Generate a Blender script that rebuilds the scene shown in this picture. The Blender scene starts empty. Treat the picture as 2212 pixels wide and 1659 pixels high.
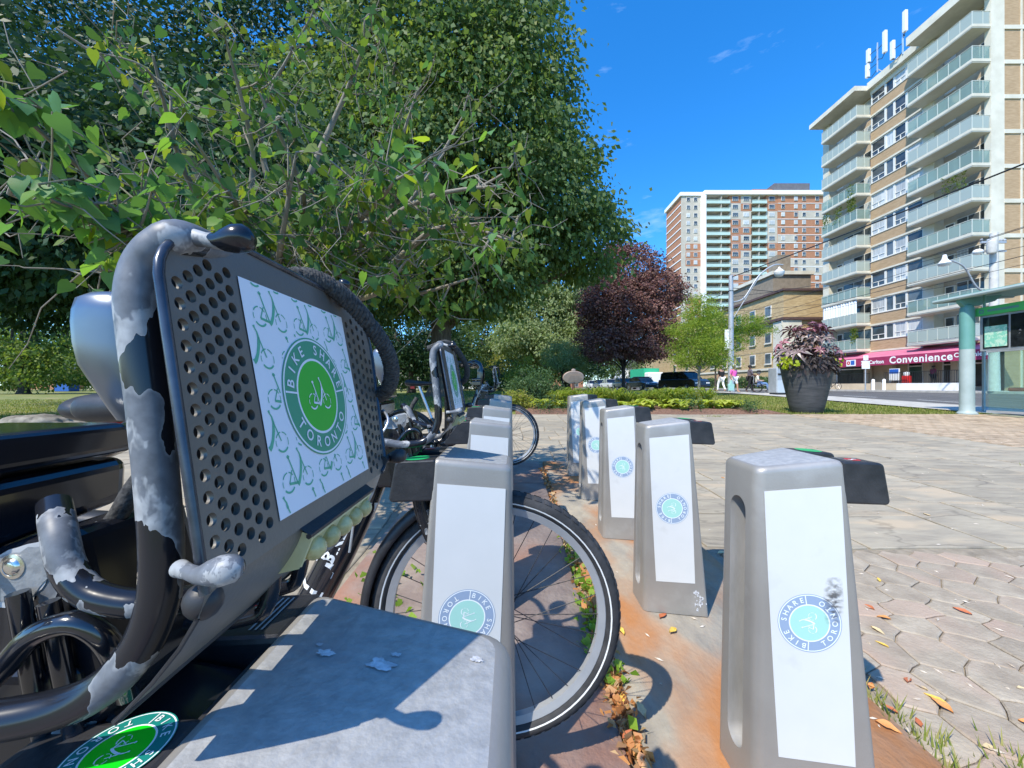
import bpy, bmesh, math, random
import numpy as np
from mathutils import Vector, Matrix, noise
R = math.radians
random.seed(7)
rng = np.random.default_rng(11)
sc = bpy.context.scene

# ------------------------------------------------------------------ camera
cam = bpy.data.objects.new('camera', bpy.data.cameras.new('camera'))
sc.collection.objects.link(cam)
cam.location = (0, 0, 0)
cam.rotation_euler = (R(90), 0, 0)
cam.data.sensor_width = 36
cam.data.lens = 36 * 831 / 2212
cam.data.shift_y = 4.5 / 2212
cam.data.clip_start = 0.02
cam.data.clip_end = 2500
sc.camera = cam

# ------------------------------------------------------------------ sky, sun, exposure
SUN = Vector((-.54, -.577, 1)).normalized()          # towards the sun
sun_el = math.asin(SUN.z)
sun_az = math.atan2(SUN.x, SUN.y)
world = bpy.data.worlds.new('World')
sc.world = world
world.use_nodes = True
nt = world.node_tree
bg = nt.nodes['Background']
sky = nt.nodes.new('ShaderNodeTexSky')
sky.sky_type = 'NISHITA'
sky.sun_disc = False
sky.sun_elevation = sun_el
sky.sun_rotation = sun_az
sky.altitude = 300
sky.air_density = 1.0
sky.dust_density = 0.5
sky.ozone_density = 3.5
hs = nt.nodes.new('ShaderNodeHueSaturation')
hs.inputs['Saturation'].default_value = 1.2
hs.inputs['Value'].default_value = 1.6
tn = nt.nodes.new('ShaderNodeMix'); tn.data_type = 'RGBA'; tn.blend_type = 'MULTIPLY'; tn.inputs[0].default_value = 1
tn.inputs[7].default_value = (.7, .87, 1.04, 1)
nt.links.new(sky.outputs['Color'], tn.inputs[6])
nt.links.new(tn.outputs[2], hs.inputs['Color'])
# thin wisps of high cloud
tc = nt.nodes.new('ShaderNodeTexCoord')
mp = nt.nodes.new('ShaderNodeMapping')
mp.inputs['Scale'].default_value = (2.2, 1.2, 7.0)
mp.inputs['Rotation'].default_value = (0.3, 0.5, 0.2)
nz = nt.nodes.new('ShaderNodeTexNoise')
nz.inputs['Scale'].default_value = 1.9
nz.inputs['Detail'].default_value = 7
nz.inputs['Roughness'].default_value = .62
cr = nt.nodes.new('ShaderNodeValToRGB')
cr.color_ramp.elements[0].position = .6
cr.color_ramp.elements[1].position = .95
mixc = nt.nodes.new('ShaderNodeMix'); mixc.data_type = 'RGBA'
nt.links.new(tc.outputs['Generated'], mp.inputs['Vector'])
nt.links.new(mp.outputs['Vector'], nz.inputs['Vector'])
nt.links.new(nz.outputs['Fac'], cr.inputs['Fac'])
nt.links.new(cr.outputs['Color'], mixc.inputs[0])
nt.links.new(hs.outputs['Color'], mixc.inputs[6])
mixc.inputs[7].default_value = (3.8, 5.2, 7.2, 1)
nt.links.new(mixc.outputs[2], bg.inputs['Color'])
bg.inputs['Strength'].default_value = 0.15
sl = bpy.data.lights.new('sun', 'SUN')
sl.energy = 4.6
sl.angle = R(.53)
sl.color = (1, .925, .79)
so = bpy.data.objects.new('sun', sl)
sc.collection.objects.link(so)
so.location = (-20, -20, 40)
so.rotation_euler = (-SUN).to_track_quat('-Z', 'Y').to_euler()
sc.view_settings.view_transform = 'Standard'
sc.view_settings.look = 'None'
sc.view_settings.gamma = 1
sc.view_settings.exposure = 0.47
sc.cycles.max_bounces = 8
sc.cycles.transparent_max_bounces = 24
sc.cycles.use_denoising = True

# ------------------------------------------------------------------ helpers
def pt(px, py, Y):
    """A point measured on the photograph (2212 px wide) at the distance Y, in metres."""
    return Vector(((px - 1106) / 831 * Y, Y, (834 - py) / 831 * Y))

def sstep(a, b, x):
    t = min(1, max(0, (x - a) / (b - a)))
    return t * t * (3 - 2 * t)

def zg(x, y):
    a, b, k = -1.05 + .03 * y, -.38, .045
    h = -k * math.log(math.exp(-a / k) + math.exp(-b / k)) if a > -1.6 else a
    w = sstep(-17, -4, x)
    return -1.0 * (1 - w) + h * w

class MB:
    def __init__(s):
        s.v, s.f, s.m, s.cur = [], [], [], 0
    def add(s, vs, fs):
        o = len(s.v)
        s.v += [tuple(p) for p in vs]
        for q in fs:
            s.f.append(tuple(i + o for i in q)); s.m.append(s.cur)
        return s
    def box(s, x0, x1, y0, y1, z0, z1, mat=None):
        vs = [Vector((x, y, z)) for z in (z0, z1) for y in (y0, y1) for x in (x0, x1)]
        if mat is not None: vs = [mat @ p for p in vs]
        return s.add(vs, [(0, 2, 3, 1), (4, 5, 7, 6), (0, 1, 5, 4), (2, 6, 7, 3), (0, 4, 6, 2), (1, 3, 7, 5)])
    def prism(s, poly, axis, a, b, mat=None):
        """poly: 2-D points; extruded along axis (0 x, 1 y, 2 z) from a to b."""
        def P(p, d):
            q = [(d, p[0], p[1]), (p[0], d, p[1]), (p[0], p[1], d)][axis]
            q = Vector(q)
            return mat @ q if mat is not None else q
        n = len(poly)
        vs = [P(p, a) for p in poly] + [P(p, b) for p in poly]
        fs = [tuple(range(n))[::-1], tuple(range(n, 2 * n))]
        fs += [(i, (i + 1) % n, n + (i + 1) % n, n + i) for i in range(n)]
        return s.add(vs, fs)
    def tube(s, pts, r, n=10, closed=False, caps=True):
        pts = [Vector(p) for p in pts]
        k = len(pts)
        rs = r if isinstance(r, (list, tuple)) else [r] * k
        t0 = (pts[1] - pts[0]).normalized()
        up = Vector((0, 0, 1)) if abs(t0.z) < .9 else Vector((1, 0, 0))
        u = (up - t0 * up.dot(t0)).normalized()
        vs = []
        for i, p in enumerate(pts):
            if closed: t = pts[(i + 1) % k] - pts[i - 1]
            else: t = pts[min(i + 1, k - 1)] - pts[max(i - 1, 0)]
            if t.length < 1e-9: t = t0
            t.normalize()
            u = u - t * u.dot(t)
            if u.length < 1e-6: u = t.orthogonal()
            u.normalize()
            w = t.cross(u)
            for j in range(n):
                a = 2 * math.pi * j / n
                vs.append(p + (u * math.cos(a) + w * math.sin(a)) * rs[i])
        fs = []
        for i in range(k if closed else k - 1):
            for j in range(n):
                a, b = i * n + j, i * n + (j + 1) % n
                c, d = ((i + 1) % k) * n + (j + 1) % n, ((i + 1) % k) * n + j
                fs.append((a, b, c, d))
        if caps and not closed:
            fs.append(tuple(range(n))[::-1]); fs.append(tuple(range((k - 1) * n, k * n)))
        return s.add(vs, fs)
    def lathe(s, prof, n=24, mat=None, closed=False):
        vs = []
        for r, z in prof:
            for j in range(n):
                a = 2 * math.pi * j / n
                p = Vector((r * math.cos(a), r * math.sin(a), z))
                vs.append(mat @ p if mat is not None else p)
        k = len(prof)
        fs = []
        for i in range(k if closed else k - 1):
            for j in range(n):
                i2 = (i + 1) % k
                fs.append((i * n + j, i * n + (j + 1) % n, i2 * n + (j + 1) % n, i2 * n + j))
        if not closed:
            if prof[0][0] > 1e-4: fs.append(tuple(range(n))[::-1])
            if prof[-1][0] > 1e-4: fs.append(tuple(range((k - 1) * n, k * n)))
        return s.add(vs, fs)
    def ball(s, c, rx, ry=None, rz=None, n=14, m=8, rot=None):
        ry = rx if ry is None else ry; rz = rx if rz is None else rz
        M = Matrix.Translation(c) @ (rot.to_4x4() if rot is not None else Matrix.Identity(4)) @ Matrix.Diagonal((rx, ry, rz, 1))
        pr = [(max(1e-5, math.sin(math.pi * i / m)), -math.cos(math.pi * i / m)) for i in range(m + 1)]
        return s.lathe(pr, n, M)
    def patch(s, fn, nu, nv, flip=False):
        vs = [fn(i / nu, j / nv) for j in range(nv + 1) for i in range(nu + 1)]
        fs = []
        for j in range(nv):
            for i in range(nu):
                a = j * (nu + 1) + i
                q = (a, a + 1, a + nu + 2, a + nu + 1)
                fs.append(q[::-1] if flip else q)
        return s.add(vs, fs)
    def mesh(s, name, mats, smooth=None):
        me = bpy.data.meshes.new(name)
        me.from_pydata(s.v, [], s.f)
        for m in (mats if isinstance(mats, (list, tuple)) else [mats]): me.materials.append(m)
        me.polygons.foreach_set('material_index', s.m)
        if smooth is not None:
            me.polygons.foreach_set('use_smooth', [True] * len(me.polygons))
            me.set_sharp_from_angle(angle=R(smooth))
        me.update()
        return me
    def build(s, name, mats, parent=None, smooth=None, bevel=0, seg=2):
        return place(name, s.mesh(name, mats, smooth), parent, bevel=bevel, seg=seg)

def place(name, me, parent=None, loc=(0, 0, 0), rot=(0, 0, 0), scale=None, bevel=0, seg=2):
    o = bpy.data.objects.new(name, me)
    sc.collection.objects.link(o)
    o.location = loc; o.rotation_euler = rot
    if scale is not None: o.scale = (scale,) * 3 if isinstance(scale, (int, float)) else scale
    if parent is not None: o.parent = parent
    if bevel:
        b = o.modifiers.new('bevel', 'BEVEL'); b.width = bevel; b.segments = seg; b.limit_method = 'ANGLE'; b.angle_limit = R(35)
    return o

def tag(o, label=None, cat=None, group=None, kind=None):
    if label: o['label'] = label
    if cat: o['category'] = cat
    if group: o['group'] = group
    if kind: o['kind'] = kind
    return o

def thing(name, label, cat, loc=(0, 0, 0), rz=0, group=None):
    o = place(name, None, loc=loc, rot=(0, 0, rz))
    o.empty_display_size = .1
    return tag(o, label, cat, group)

def copy_tree(o, parent=None):
    c = o.copy(); sc.collection.objects.link(c)
    if parent is not None: c.parent = parent
    for ch in o.children: copy_tree(ch, c)
    return c

def spline(pts, n=6, closed=False):
    """Catmull-Rom through the points."""
    P = [Vector(p) for p in pts]; out = []; k = len(P)
    for i in range(k if closed else k - 1):
        if closed: a, b, c, d = P[i - 1], P[i], P[(i + 1) % k], P[(i + 2) % k]
        else: a, b, c, d = P[max(0, i - 1)], P[i], P[i + 1], P[min(k - 1, i + 2)]
        for j in range(n):
            t = j / n
            out.append(.5 * ((2 * b) + (c - a) * t + (2 * a - 5 * b + 4 * c - d) * t * t + (3 * b - a - 3 * c + d) * t ** 3))
    if not closed: out.append(P[-1])
    return out

# ------------------------------------------------------------------ materials
def mat_new(name):
    m = bpy.data.materials.new(name); m.use_nodes = True
    n = m.node_tree
    return m, n, n.nodes['Principled BSDF']

def pm(name, c1, c2=None, scale=8, rough=.6, metal=0, bump=0, bscale=None, detail=6, spec=None, lo=.35, hi=.65,
       coord='Object', objrand=0, island=0, coat=0, stretch=None, c3=None, s3=3, f3=.5, rvar=0, emit=0, crack=0):
    m, n, b = mat_new(name)
    L = n.links.new
    b.inputs['Roughness'].default_value = rough
    b.inputs['Metallic'].default_value = metal
    if spec is not None: b.inputs['Specular IOR Level'].default_value = spec
    if coat: b.inputs['Coat Weight'].default_value = coat; b.inputs['Coat Roughness'].default_value = .08
    t = n.nodes.new('ShaderNodeTexCoord')
    src = t.outputs[coord]
    if objrand:
        oi = n.nodes.new('ShaderNodeObjectInfo')
        ad = n.nodes.new('ShaderNodeVectorMath'); ad.operation = 'MULTIPLY_ADD'
        L(oi.outputs['Random'], ad.inputs[0]); ad.inputs[1].default_value = (37, 53, 19); L(src, ad.inputs[2])
        src = ad.outputs[0]
    if stretch:
        mpn = n.nodes.new('ShaderNodeMapping'); mpn.inputs['Scale'].default_value = stretch
        L(src, mpn.inputs['Vector']); src = mpn.outputs['Vector']
    col = None
    if c2 is not None:
        nz = n.nodes.new('ShaderNodeTexNoise'); nz.inputs['Scale'].default_value = scale; nz.inputs['Detail'].default_value = detail
        nz.inputs['Roughness'].default_value = .6
        L(src, nz.inputs['Vector'])
        r = n.nodes.new('ShaderNodeValToRGB')
        r.color_ramp.elements[0].position = lo; r.color_ramp.elements[1].position = hi
        r.color_ramp.elements[0].color = (*c1, 1); r.color_ramp.elements[1].color = (*c2, 1)
        L(nz.outputs['Fac'], r.inputs['Fac'])
        col = r.outputs['Color']
        if rvar:
            mr = n.nodes.new('ShaderNodeMapRange'); mr.inputs[3].default_value = rough - rvar; mr.inputs[4].default_value = rough + rvar
            L(nz.outputs['Fac'], mr.inputs[0]); L(mr.outputs[0], b.inputs['Roughness'])
    if c3 is not None:
        n3 = n.nodes.new('ShaderNodeTexNoise'); n3.inputs['Scale'].default_value = s3; n3.inputs['Detail'].default_value = 5
        L(src, n3.inputs['Vector'])
        r3 = n.nodes.new('ShaderNodeValToRGB'); r3.color_ramp.elements[0].position = f3; r3.color_ramp.elements[1].position = min(1, f3 + .15)
        L(n3.outputs['Fac'], r3.inputs['Fac'])
        mx = n.nodes.new('ShaderNodeMix'); mx.data_type = 'RGBA'
        L(r3.outputs['Color'], mx.inputs[0])
        if col is not None: L(col, mx.inputs[6])
        else: mx.inputs[6].default_value = (*c1, 1)
        mx.inputs[7].default_value = (*c3, 1)
        col = mx.outputs[2]
    if objrand or island:
        if island:
            oi2 = n.nodes.new('ShaderNodeNewGeometry'); so_ = oi2.outputs['Random Per Island']; k = island
        else:
            so_ = oi.outputs['Random']; k = objrand
        mr = n.nodes.new('ShaderNodeMapRange'); mr.inputs[3].default_value = 1 - k; mr.inputs[4].default_value = 1 + k
        L(so_, mr.inputs[0])
        h = n.nodes.new('ShaderNodeHueSaturation')
        L(mr.outputs[0], h.inputs['Value'])
        if col is not None: L(col, h.inputs['Color'])
        else: h.inputs['Color'].default_value = (*c1, 1)
        col = h.outputs['Color']
    if crack:
        wn = n.nodes.new('ShaderNodeTexNoise'); wn.inputs['Scale'].default_value = 3; wn.inputs['Detail'].default_value = 6; L(src, wn.inputs['Vector'])
        wv = n.nodes.new('ShaderNodeVectorMath'); wv.operation = 'MULTIPLY_ADD'; wv.inputs[1].default_value = (.5, .5, .5); L(wn.outputs['Color'], wv.inputs[0]); L(src, wv.inputs[2])
        vo = n.nodes.new('ShaderNodeTexVoronoi'); vo.feature = 'DISTANCE_TO_EDGE'; vo.inputs['Scale'].default_value = crack; L(wv.outputs[0], vo.inputs['Vector'])
        cm_ = n.nodes.new('ShaderNodeMapRange'); cm_.inputs[1].default_value = .004; cm_.inputs[2].default_value = .022; cm_.inputs[3].default_value = .74; cm_.inputs[4].default_value = 1; L(vo.outputs['Distance'], cm_.inputs[0])
        hc = n.nodes.new('ShaderNodeHueSaturation'); L(cm_.outputs[0], hc.inputs['Value']); L(col, hc.inputs['Color']); col = hc.outputs['Color']
    if col is not None: L(col, b.inputs['Base Color'])
    else: b.inputs['Base Color'].default_value = (*c1, 1)
    if emit:
        b.inputs['Emission Strength'].default_value = emit
        b.inputs['Emission Color'].default_value = (*c1, 1)
    if bump:
        nb = n.nodes.new('ShaderNodeTexNoise'); nb.inputs['Scale'].default_value = bscale or scale * 3; nb.inputs['Detail'].default_value = 8
        L(src, nb.inputs['Vector'])
        bp = n.nodes.new('ShaderNodeBump'); bp.inputs['Strength'].default_value = bump; bp.inputs['Distance'].default_value = .01
        L(nb.outputs['Fac'], bp.inputs['Height']); L(bp.outputs['Normal'], b.inputs['Normal'])
    return m

def leafmat(name, cols, trans=.45, rough=.45, tint=(1, 1, .45)):
    """cols: list of colours picked at random per leaf."""
    m, n, b = mat_new(name); L = n.links.new
    g = n.nodes.new('ShaderNodeNewGeometry')
    r = n.nodes.new('ShaderNodeValToRGB')
    e = r.color_ramp.elements
    for i, c in enumerate(cols):
        p = i / max(1, len(cols) - 1)
        if i < 2: e[i].position = p; e[i].color = (*c, 1)
        else: q = e.new(p); q.color = (*c, 1)
    if len(cols) > 2:
        for i, c in enumerate(cols): e[i].position = i / (len(cols) - 1); e[i].color = (*c, 1)
    L(g.outputs['Random Per Island'], r.inputs['Fac'])
    L(r.outputs['Color'], b.inputs['Base Color'])
    b.inputs['Roughness'].default_value = rough
    b.inputs['Specular IOR Level'].default_value = .18; b.inputs['Roughness'].default_value = max(rough, .5)
    tr = n.nodes.new('ShaderNodeBsdfTranslucent')
    mx = n.nodes.new('ShaderNodeMix'); mx.data_type = 'RGBA'; mx.blend_type = 'MULTIPLY'; mx.inputs[0].default_value = 1
    L(r.outputs['Color'], mx.inputs[6]); mx.inputs[7].default_value = (*[min(1, t * 1.0) for t in tint], 1)
    ga = n.nodes.new('ShaderNodeHueSaturation'); ga.inputs['Value'].default_value = 1.9
    L(mx.outputs[2], ga.inputs['Color']); L(ga.outputs['Color'], tr.inputs['Color'])
    ms = n.nodes.new('ShaderNodeMixShader'); ms.inputs[0].default_value = trans
    L(b.outputs[0], ms.inputs[1]); L(tr.outputs[0], ms.inputs[2])
    L(ms.outputs[0], n.nodes['Material Output'].inputs['Surface'])
    return m

def glassmat(name, tint, alpha=.35, rough=.05):
    m, n, b = mat_new(name); L = n.links.new
    b.inputs['Base Color'].default_value = (*tint, 1); b.inputs['Roughness'].default_value = rough
    tp = n.nodes.new('ShaderNodeBsdfTransparent')
    tp.inputs['Color'].default_value = (.85, .95, .92, 1)
    ms = n.nodes.new('ShaderNodeMixShader'); ms.inputs[0].default_value = alpha
    L(tp.outputs[0], ms.inputs[1]); L(b.outputs[0], ms.inputs[2])
    L(ms.outputs[0], n.nodes['Material Output'].inputs['Surface'])
    return m

# ------------------------------------------------------------------ lettering
_gl = {}
def glyph_mesh(txt, size=1, bold=.0, align='CENTER', spacing=1.0):
    key = (txt, size, bold, align, spacing)
    if key in _gl: return _gl[key]
    c = bpy.data.curves.new('t', 'FONT')
    c.body = txt; c.size = size; c.align_x = align; c.align_y = 'CENTER'; c.offset = bold; c.space_character = spacing
    c.resolution_u = 3
    o = bpy.data.objects.new('t', c); sc.collection.objects.link(o)
    dg = bpy.context.evaluated_depsgraph_get(); dg.update()
    me = bpy.data.meshes.new_from_object(o.evaluated_get(dg))
    vs = [(v.co.x, v.co.y) for v in me.vertices]; fs = [tuple(p.vertices) for p in me.polygons]
    bpy.data.objects.remove(o); bpy.data.curves.remove(c); bpy.data.meshes.remove(me)
    _gl[key] = (vs, fs)
    return vs, fs

def flat_text(mb, fn, txt, size, bold=0, align='CENTER', spacing=1.0):
    vs, fs = glyph_mesh(txt, size, bold, align, spacing)
    mb.add([fn(x, y) for x, y in vs], fs)

def arc_text(mb, fn, txt, r, a0, a1, size, inward=False, bold=.02):
    n = len(txt)
    for i, ch in enumerate(txt):
        if ch == ' ': continue
        a = a0 + (a1 - a0) * (i / max(1, n - 1))
        vs, fs = glyph_mesh(ch, size, bold * size)
        ca, sa = math.cos(a), math.sin(a)
        rot = a - math.pi / 2 if not inward else a + math.pi / 2
        cr_, sr = math.cos(rot), math.sin(rot)
        mb.add([fn(r * ca + x * cr_ - y * sr, r * sa + x * sr + y * cr_) for x, y in vs], fs)

def disc(mb, fn, r0, r1, n=48, a0=0, a1=2 * math.pi):
    vs = []; fs = []
    full = abs(a1 - a0 - 2 * math.pi) < 1e-6
    for i in range(n + 1):
        a = a0 + (a1 - a0) * i / n
        vs += [fn(r0 * math.cos(a), r0 * math.sin(a)), fn(r1 * math.cos(a), r1 * math.sin(a))]
    fs = [(2 * i, 2 * i + 1, 2 * i + 3, 2 * i + 2) for i in range(n)]
    mb.add(vs, fs)

def ribbon(mb, fn, pts, w):
    k = len(pts); ws = w if isinstance(w, (list, tuple)) else [w] * k
    vs = []
    for i in range(k):
        a, b = pts[max(0, i - 1)], pts[min(k - 1, i + 1)]
        dx, dy = b[0] - a[0], b[1] - a[1]; l = math.hypot(dx, dy) or 1
        nx, ny = -dy / l * ws[i] / 2, dx / l * ws[i] / 2
        vs += [fn(pts[i][0] + nx, pts[i][1] + ny), fn(pts[i][0] - nx, pts[i][1] - ny)]
    mb.add(vs, [(2 * i, 2 * i + 1, 2 * i + 3, 2 * i + 2) for i in range(k - 1)])

def bike_glyph(mb, fn, cx, cy, s, keep=None, thin=1.0):
    """The step-through bicycle pictogram, about 2 s wide, centred."""
    def g(x, y): return fn(cx + x * s, cy + y * s)
    def ok(pts): return keep is None or all(keep(cx + x * s, cy + y * s) for x, y in pts)
    def rb(pts, w):
        if keep is None: ribbon(mb, g, pts, w); return
        run = []; ws = w if isinstance(w, list) else [w] * len(pts)
        for p, ww in zip(pts, ws):
            if keep(cx + p[0] * s, cy + p[1] * s): run.append((p, ww))
            else:
                if len(run) > 1: ribbon(mb, g, [q[0] for q in run], [q[1] for q in run])
                run = []
        if len(run) > 1: ribbon(mb, g, [q[0] for q in run], [q[1] for q in run])
    def seg(a, b, n=6): return [(a[0] + (b[0] - a[0]) * i / n, a[1] + (b[1] - a[1]) * i / n) for i in range(n + 1)]
    def arc(c, r, a0, a1, n=8): return [(c[0] + r * math.cos(R(a0 + (a1 - a0) * i / n)), c[1] + r * math.sin(R(a0 + (a1 - a0) * i / n))) for i in range(n + 1)]
    for c in ((-.62, -.3), (.66, -.34)):
        for a0, a1, w in ((-140, -40, .075), (-25, 20, .035), (35, 80, .045), (95, 150, .05), (165, 200, .035)):
            rb(arc(c, .36, a0, a1), w * thin)
    rb(seg((-.52, .62), (-.36, .6), 3), [.05, .15, .12, .04])
    rb(seg((-.44, .6), (-.1, -.42)), .065 * thin)
    rb([(.18, .85), (.22, .74), (.3, .62), (.34, .4), (.28, .1), (.16, -.2), (.02, -.42), (-.1, -.5)], [.12, .06, .07, .12, .15, .14, .16, .2])
    rb(seg((.33, .45), (.62, -.3)), .06 * thin)
    rb(seg((-.06, -.44), (-.6, -.36)), .1 * thin)
    rb(seg((-.6, -.36), (-.34, .1)), .05 * thin)

# ------------------------------------------------------------------ leaves
def unit(v): return v / np.maximum(1e-9, np.linalg.norm(v, axis=1, keepdims=True))

def leaf_mesh(name, pos, size, mat, droop=.5, out=None, width=.55, shape='diamond'):
    n = len(pos)
    d = unit(rng.normal(size=(n, 3)) * np.array([1, 1, .6]))
    if out is not None: d = unit(d * .8 + out * .7)
    d[:, 2] -= droop; d = unit(d)
    q = rng.normal(size=(n, 3)); q[:, 2] *= .4
    side = unit(np.cross(d, q))
    nrm = np.cross(side, d)
    up = np.where(nrm[:, 2:3] < 0, -1, 1); nrm *= up
    sz = (size * rng.uniform(.65, 1.25, n))[:, None]
    if shape == 'diamond':
        pr = [(0, 0, 0), (.45, width / 2, .06), (1, 0, -.05), (.45, -width / 2, .06)]
    else:
        pr = [(.0, 0, 0), (-.1, .2, .02), (.1, .38, .06), (.4, .36, .07), (.7, .18, .03), (1.02, 0, -.06), (.7, -.18, .03), (.4, -.36, .07), (.1, -.38, .06), (-.1, -.2, .02)]
    k = len(pr)
    V = np.zeros((n, k, 3))
    for i, (a, b, c) in enumerate(pr):
        V[:, i] = pos + sz * (d * a + side * b + nrm * c)
    V = V.reshape(-1, 3)
    me = bpy.data.meshes.new(name)
    me.vertices.add(n * k); me.vertices.foreach_set('co', V.ravel())
    me.loops.add(n * k); me.loops.foreach_set('vertex_index', np.arange(n * k))
    me.polygons.add(n)
    me.polygons.foreach_set('loop_start', np.arange(n) * k)
    me.polygons.foreach_set('loop_total', np.full(n, k))
    me.materials.append(mat)
    me.update(calc_edges=True)
    return me

def crown_points(blobs, nclump, per, cr, hollow=.5):
    ws = np.array([b[3] * b[4] + b[4] * b[5] + b[3] * b[5] for b in blobs], float); ws /= ws.sum()
    pick = rng.choice(len(blobs), nclump, p=ws)
    B = np.array(blobs)[pick]
    d = unit(rng.normal(size=(nclump, 3)))
    rr = rng.uniform(hollow ** 2, 1, nclump) ** .5
    C = B[:, :3] + d * rr[:, None] * B[:, 3:6]
    idx = np.repeat(np.arange(nclump), per)
    off = rng.normal(size=(nclump * per, 3)) * np.array([1, 1, .55]) * cr * rng.uniform(.6, 1.3, nclump)[idx][:, None]
    return C[idx] + off, d[idx], C

def limb(mb, a, b, r0, r1, wob=.12, n=6, seg=7):
    a, b = Vector(a), Vector(b); l = (b - a).length; pts = []
    for i in range(n + 1):
        t = i / n
        p = a.lerp(b, t)
        if 0 < i < n: p += Vector((random.uniform(-1, 1), random.uniform(-1, 1), random.uniform(-.5, 1))) * wob * l * .35
        pts.append(p)
    mb.tube(pts, [r0 + (r1 - r0) * i / n for i in range(n + 1)], seg)
    return pts

# ================================================================== GROUND
M_grass = pm('lawn_grass', (.11, .14, .022), (.2, .215, .045), 3, .95, bump=.9, bscale=60, c3=(.27, .225, .085), s3=.7, f3=.5)
M_mortar = pm('joint_sand', (.2, .17, .125), (.32, .27, .2), 14, .95, bump=.5, bscale=80)
M_flag = pm('flagstone_slate', (.265, .232, .178), (.385, .338, .25), 2.4, .85, bump=.35, bscale=18, objrand=.11, stretch=(1, 3.2, 1), c3=(.42, .34, .235), s3=1.6, f3=.54, detail=10, crack=.75)
M_paver = pm('paver_stone', (.265, .22, .165), (.385, .33, .25), 9, .9, bump=.5, bscale=70, objrand=.07, c3=(.38, .285, .215), s3=1.6, f3=.5)
M_brick = pm('paving_brick_tan', (.34, .25, .165), (.48, .37, .25), 12, .9, bump=.4, bscale=60, objrand=.2)
M_brick2 = pm('paving_brick_tan_far', (.34, .25, .165), (.48, .37, .25), 3, .9, bump=.4, bscale=60, island=.2)
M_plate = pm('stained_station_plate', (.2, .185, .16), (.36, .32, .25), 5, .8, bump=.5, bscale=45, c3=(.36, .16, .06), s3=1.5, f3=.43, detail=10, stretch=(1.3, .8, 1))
M_plate2 = pm('rusty_shaded_station_plate', (.17, .125, .11), (.29, .235, .2), 4, .8, bump=.5, bscale=45, c3=(.3, .13, .075), s3=1.3, f3=.5, detail=10)  # rusty plate again, darker and redder: the row's shade put into the colour
M_soil = pm('mulch', (.11, .055, .035), (.23, .13, .085), 22, 1, bump=1, bscale=70)
M_asph = pm('asphalt', (.075, .073, .07), (.125, .12, .112), 3, .9, bump=.5, bscale=120, stretch=(1, .2, 1))
M_conc = pm('concrete', (.36, .345, .31), (.5, .48, .43), 3, .9, bump=.3, bscale=60)

def grid_sheet(name, xs, ys, off, mat, kind='structure', parent=None):
    mb = MB()
    offf = off if callable(off) else (lambda x, y: off)
    vs = [(x, y, zg(x, y) + offf(x, y)) for y in ys for x in xs]
    k = len(xs)
    fs = [(j * k + i, j * k + i + 1, (j + 1) * k + i + 1, (j + 1) * k + i) for j in range(len(ys) - 1) for i in range(k - 1)]
    mb.add(vs, fs)
    o = mb.build(name, mat, parent, smooth=60)
    if kind: tag(o, kind=kind)
    return o

def frange(a, b, s):
    n = max(1, round((b - a) / s)); return [a + (b - a) * i / n for i in range(n + 1)]

gx = [-700, -400, -220, -130, -80, -55, -40] + frange(-32, 14.9, .75) + [15.3, 22, 30, 40, 60, 100, 180, 350, 700]
gy = [-300, -120, -60, -30, -15] + frange(-8, 40, .75) + [46, 55, 70, 90, 120, 170, 260, 450, 800, 1400]
ground = grid_sheet('lawn', gx, gy, lambda x, y: (-.3 if x > 15.2 else -.07), M_grass)
plaza = grid_sheet('plaza', frange(-7, 15.3, .5), frange(-4, 10.45, .5), -.032, M_mortar)
road = grid_sheet('road', frange(15.75, 33, 1.5), [-120, -60, -30, -10] + frange(-4, 44, 1.5) + [60, 90, 140, 220, 400], -.13, M_asph)
walk_ = grid_sheet('pavement', frange(33.25, 39, 1.2), [-120, -60, -20] + frange(0, 44, 2) + [60, 90, 140, 220, 400], .015, M_conc)
walk2 = grid_sheet('pavement', frange(13.2, 15.5, .6), frange(10.5, 44, 1) + [60, 90, 140, 220], -.02, M_conc)
def kerb(x0, x1, y0, y1, dz0, dz1):
    mb = MB(); ys = frange(y0, y1, 1.5) if y1 - y0 < 60 else frange(y0, 44, 1.5) + [60, 90, 140, 220]
    for a, b in zip(ys[:-1], ys[1:]):
        vs = [(x, y, zg(x, y) + d) for y in (a, b) for (x, d) in ((x0, dz0), (x0, dz1), (x1, dz1), (x1, dz0))]
        mb.add(vs, [(0, 1, 5, 4), (1, 2, 6, 5), (2, 3, 7, 6)])
    tag(mb.build('kerb', M_conc), kind='structure')
kerb(15.5, 15.75, -8, 220, -.2, -.012)
kerb(33.0, 33.25, -8, 220, -.2, .02)
# tram rails and the worn lane line on the road
M_rail = pm('rail_steel', (.2, .19, .18), (.3, .29, .27), 8, .45, .6)
for x in (21.6, 23.1, 26.2, 27.7):
    mb = MB(); ys = frange(-6, 120, 3)
    for a, b in zip(ys[:-1], ys[1:]):
        mb.add([(x - .06, a, zg(x, a) - .124), (x + .06, a, zg(x, a) - .124), (x + .06, b, zg(x, b) - .124), (x - .06, b, zg(x, b) - .124)], [(0, 1, 2, 3)])
    tag(mb.build('tram_rail', M_rail), kind='structure')
M_paint = pm('road_paint_white', (.6, .6, .57), (.75, .75, .72), 6, .8)
mb = MB()
for y in frange(-4, 100, 4):
    mb.add([(18.9, y, zg(19, y) - .125), (19.03, y, zg(19, y) - .125), (19.03, y + 2, zg(19, y + 2) - .125), (18.9, y + 2, zg(19, y + 2) - .125)], [(0, 1, 2, 3)])
tag(mb.build('road_marking', M_paint), kind='structure')

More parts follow.
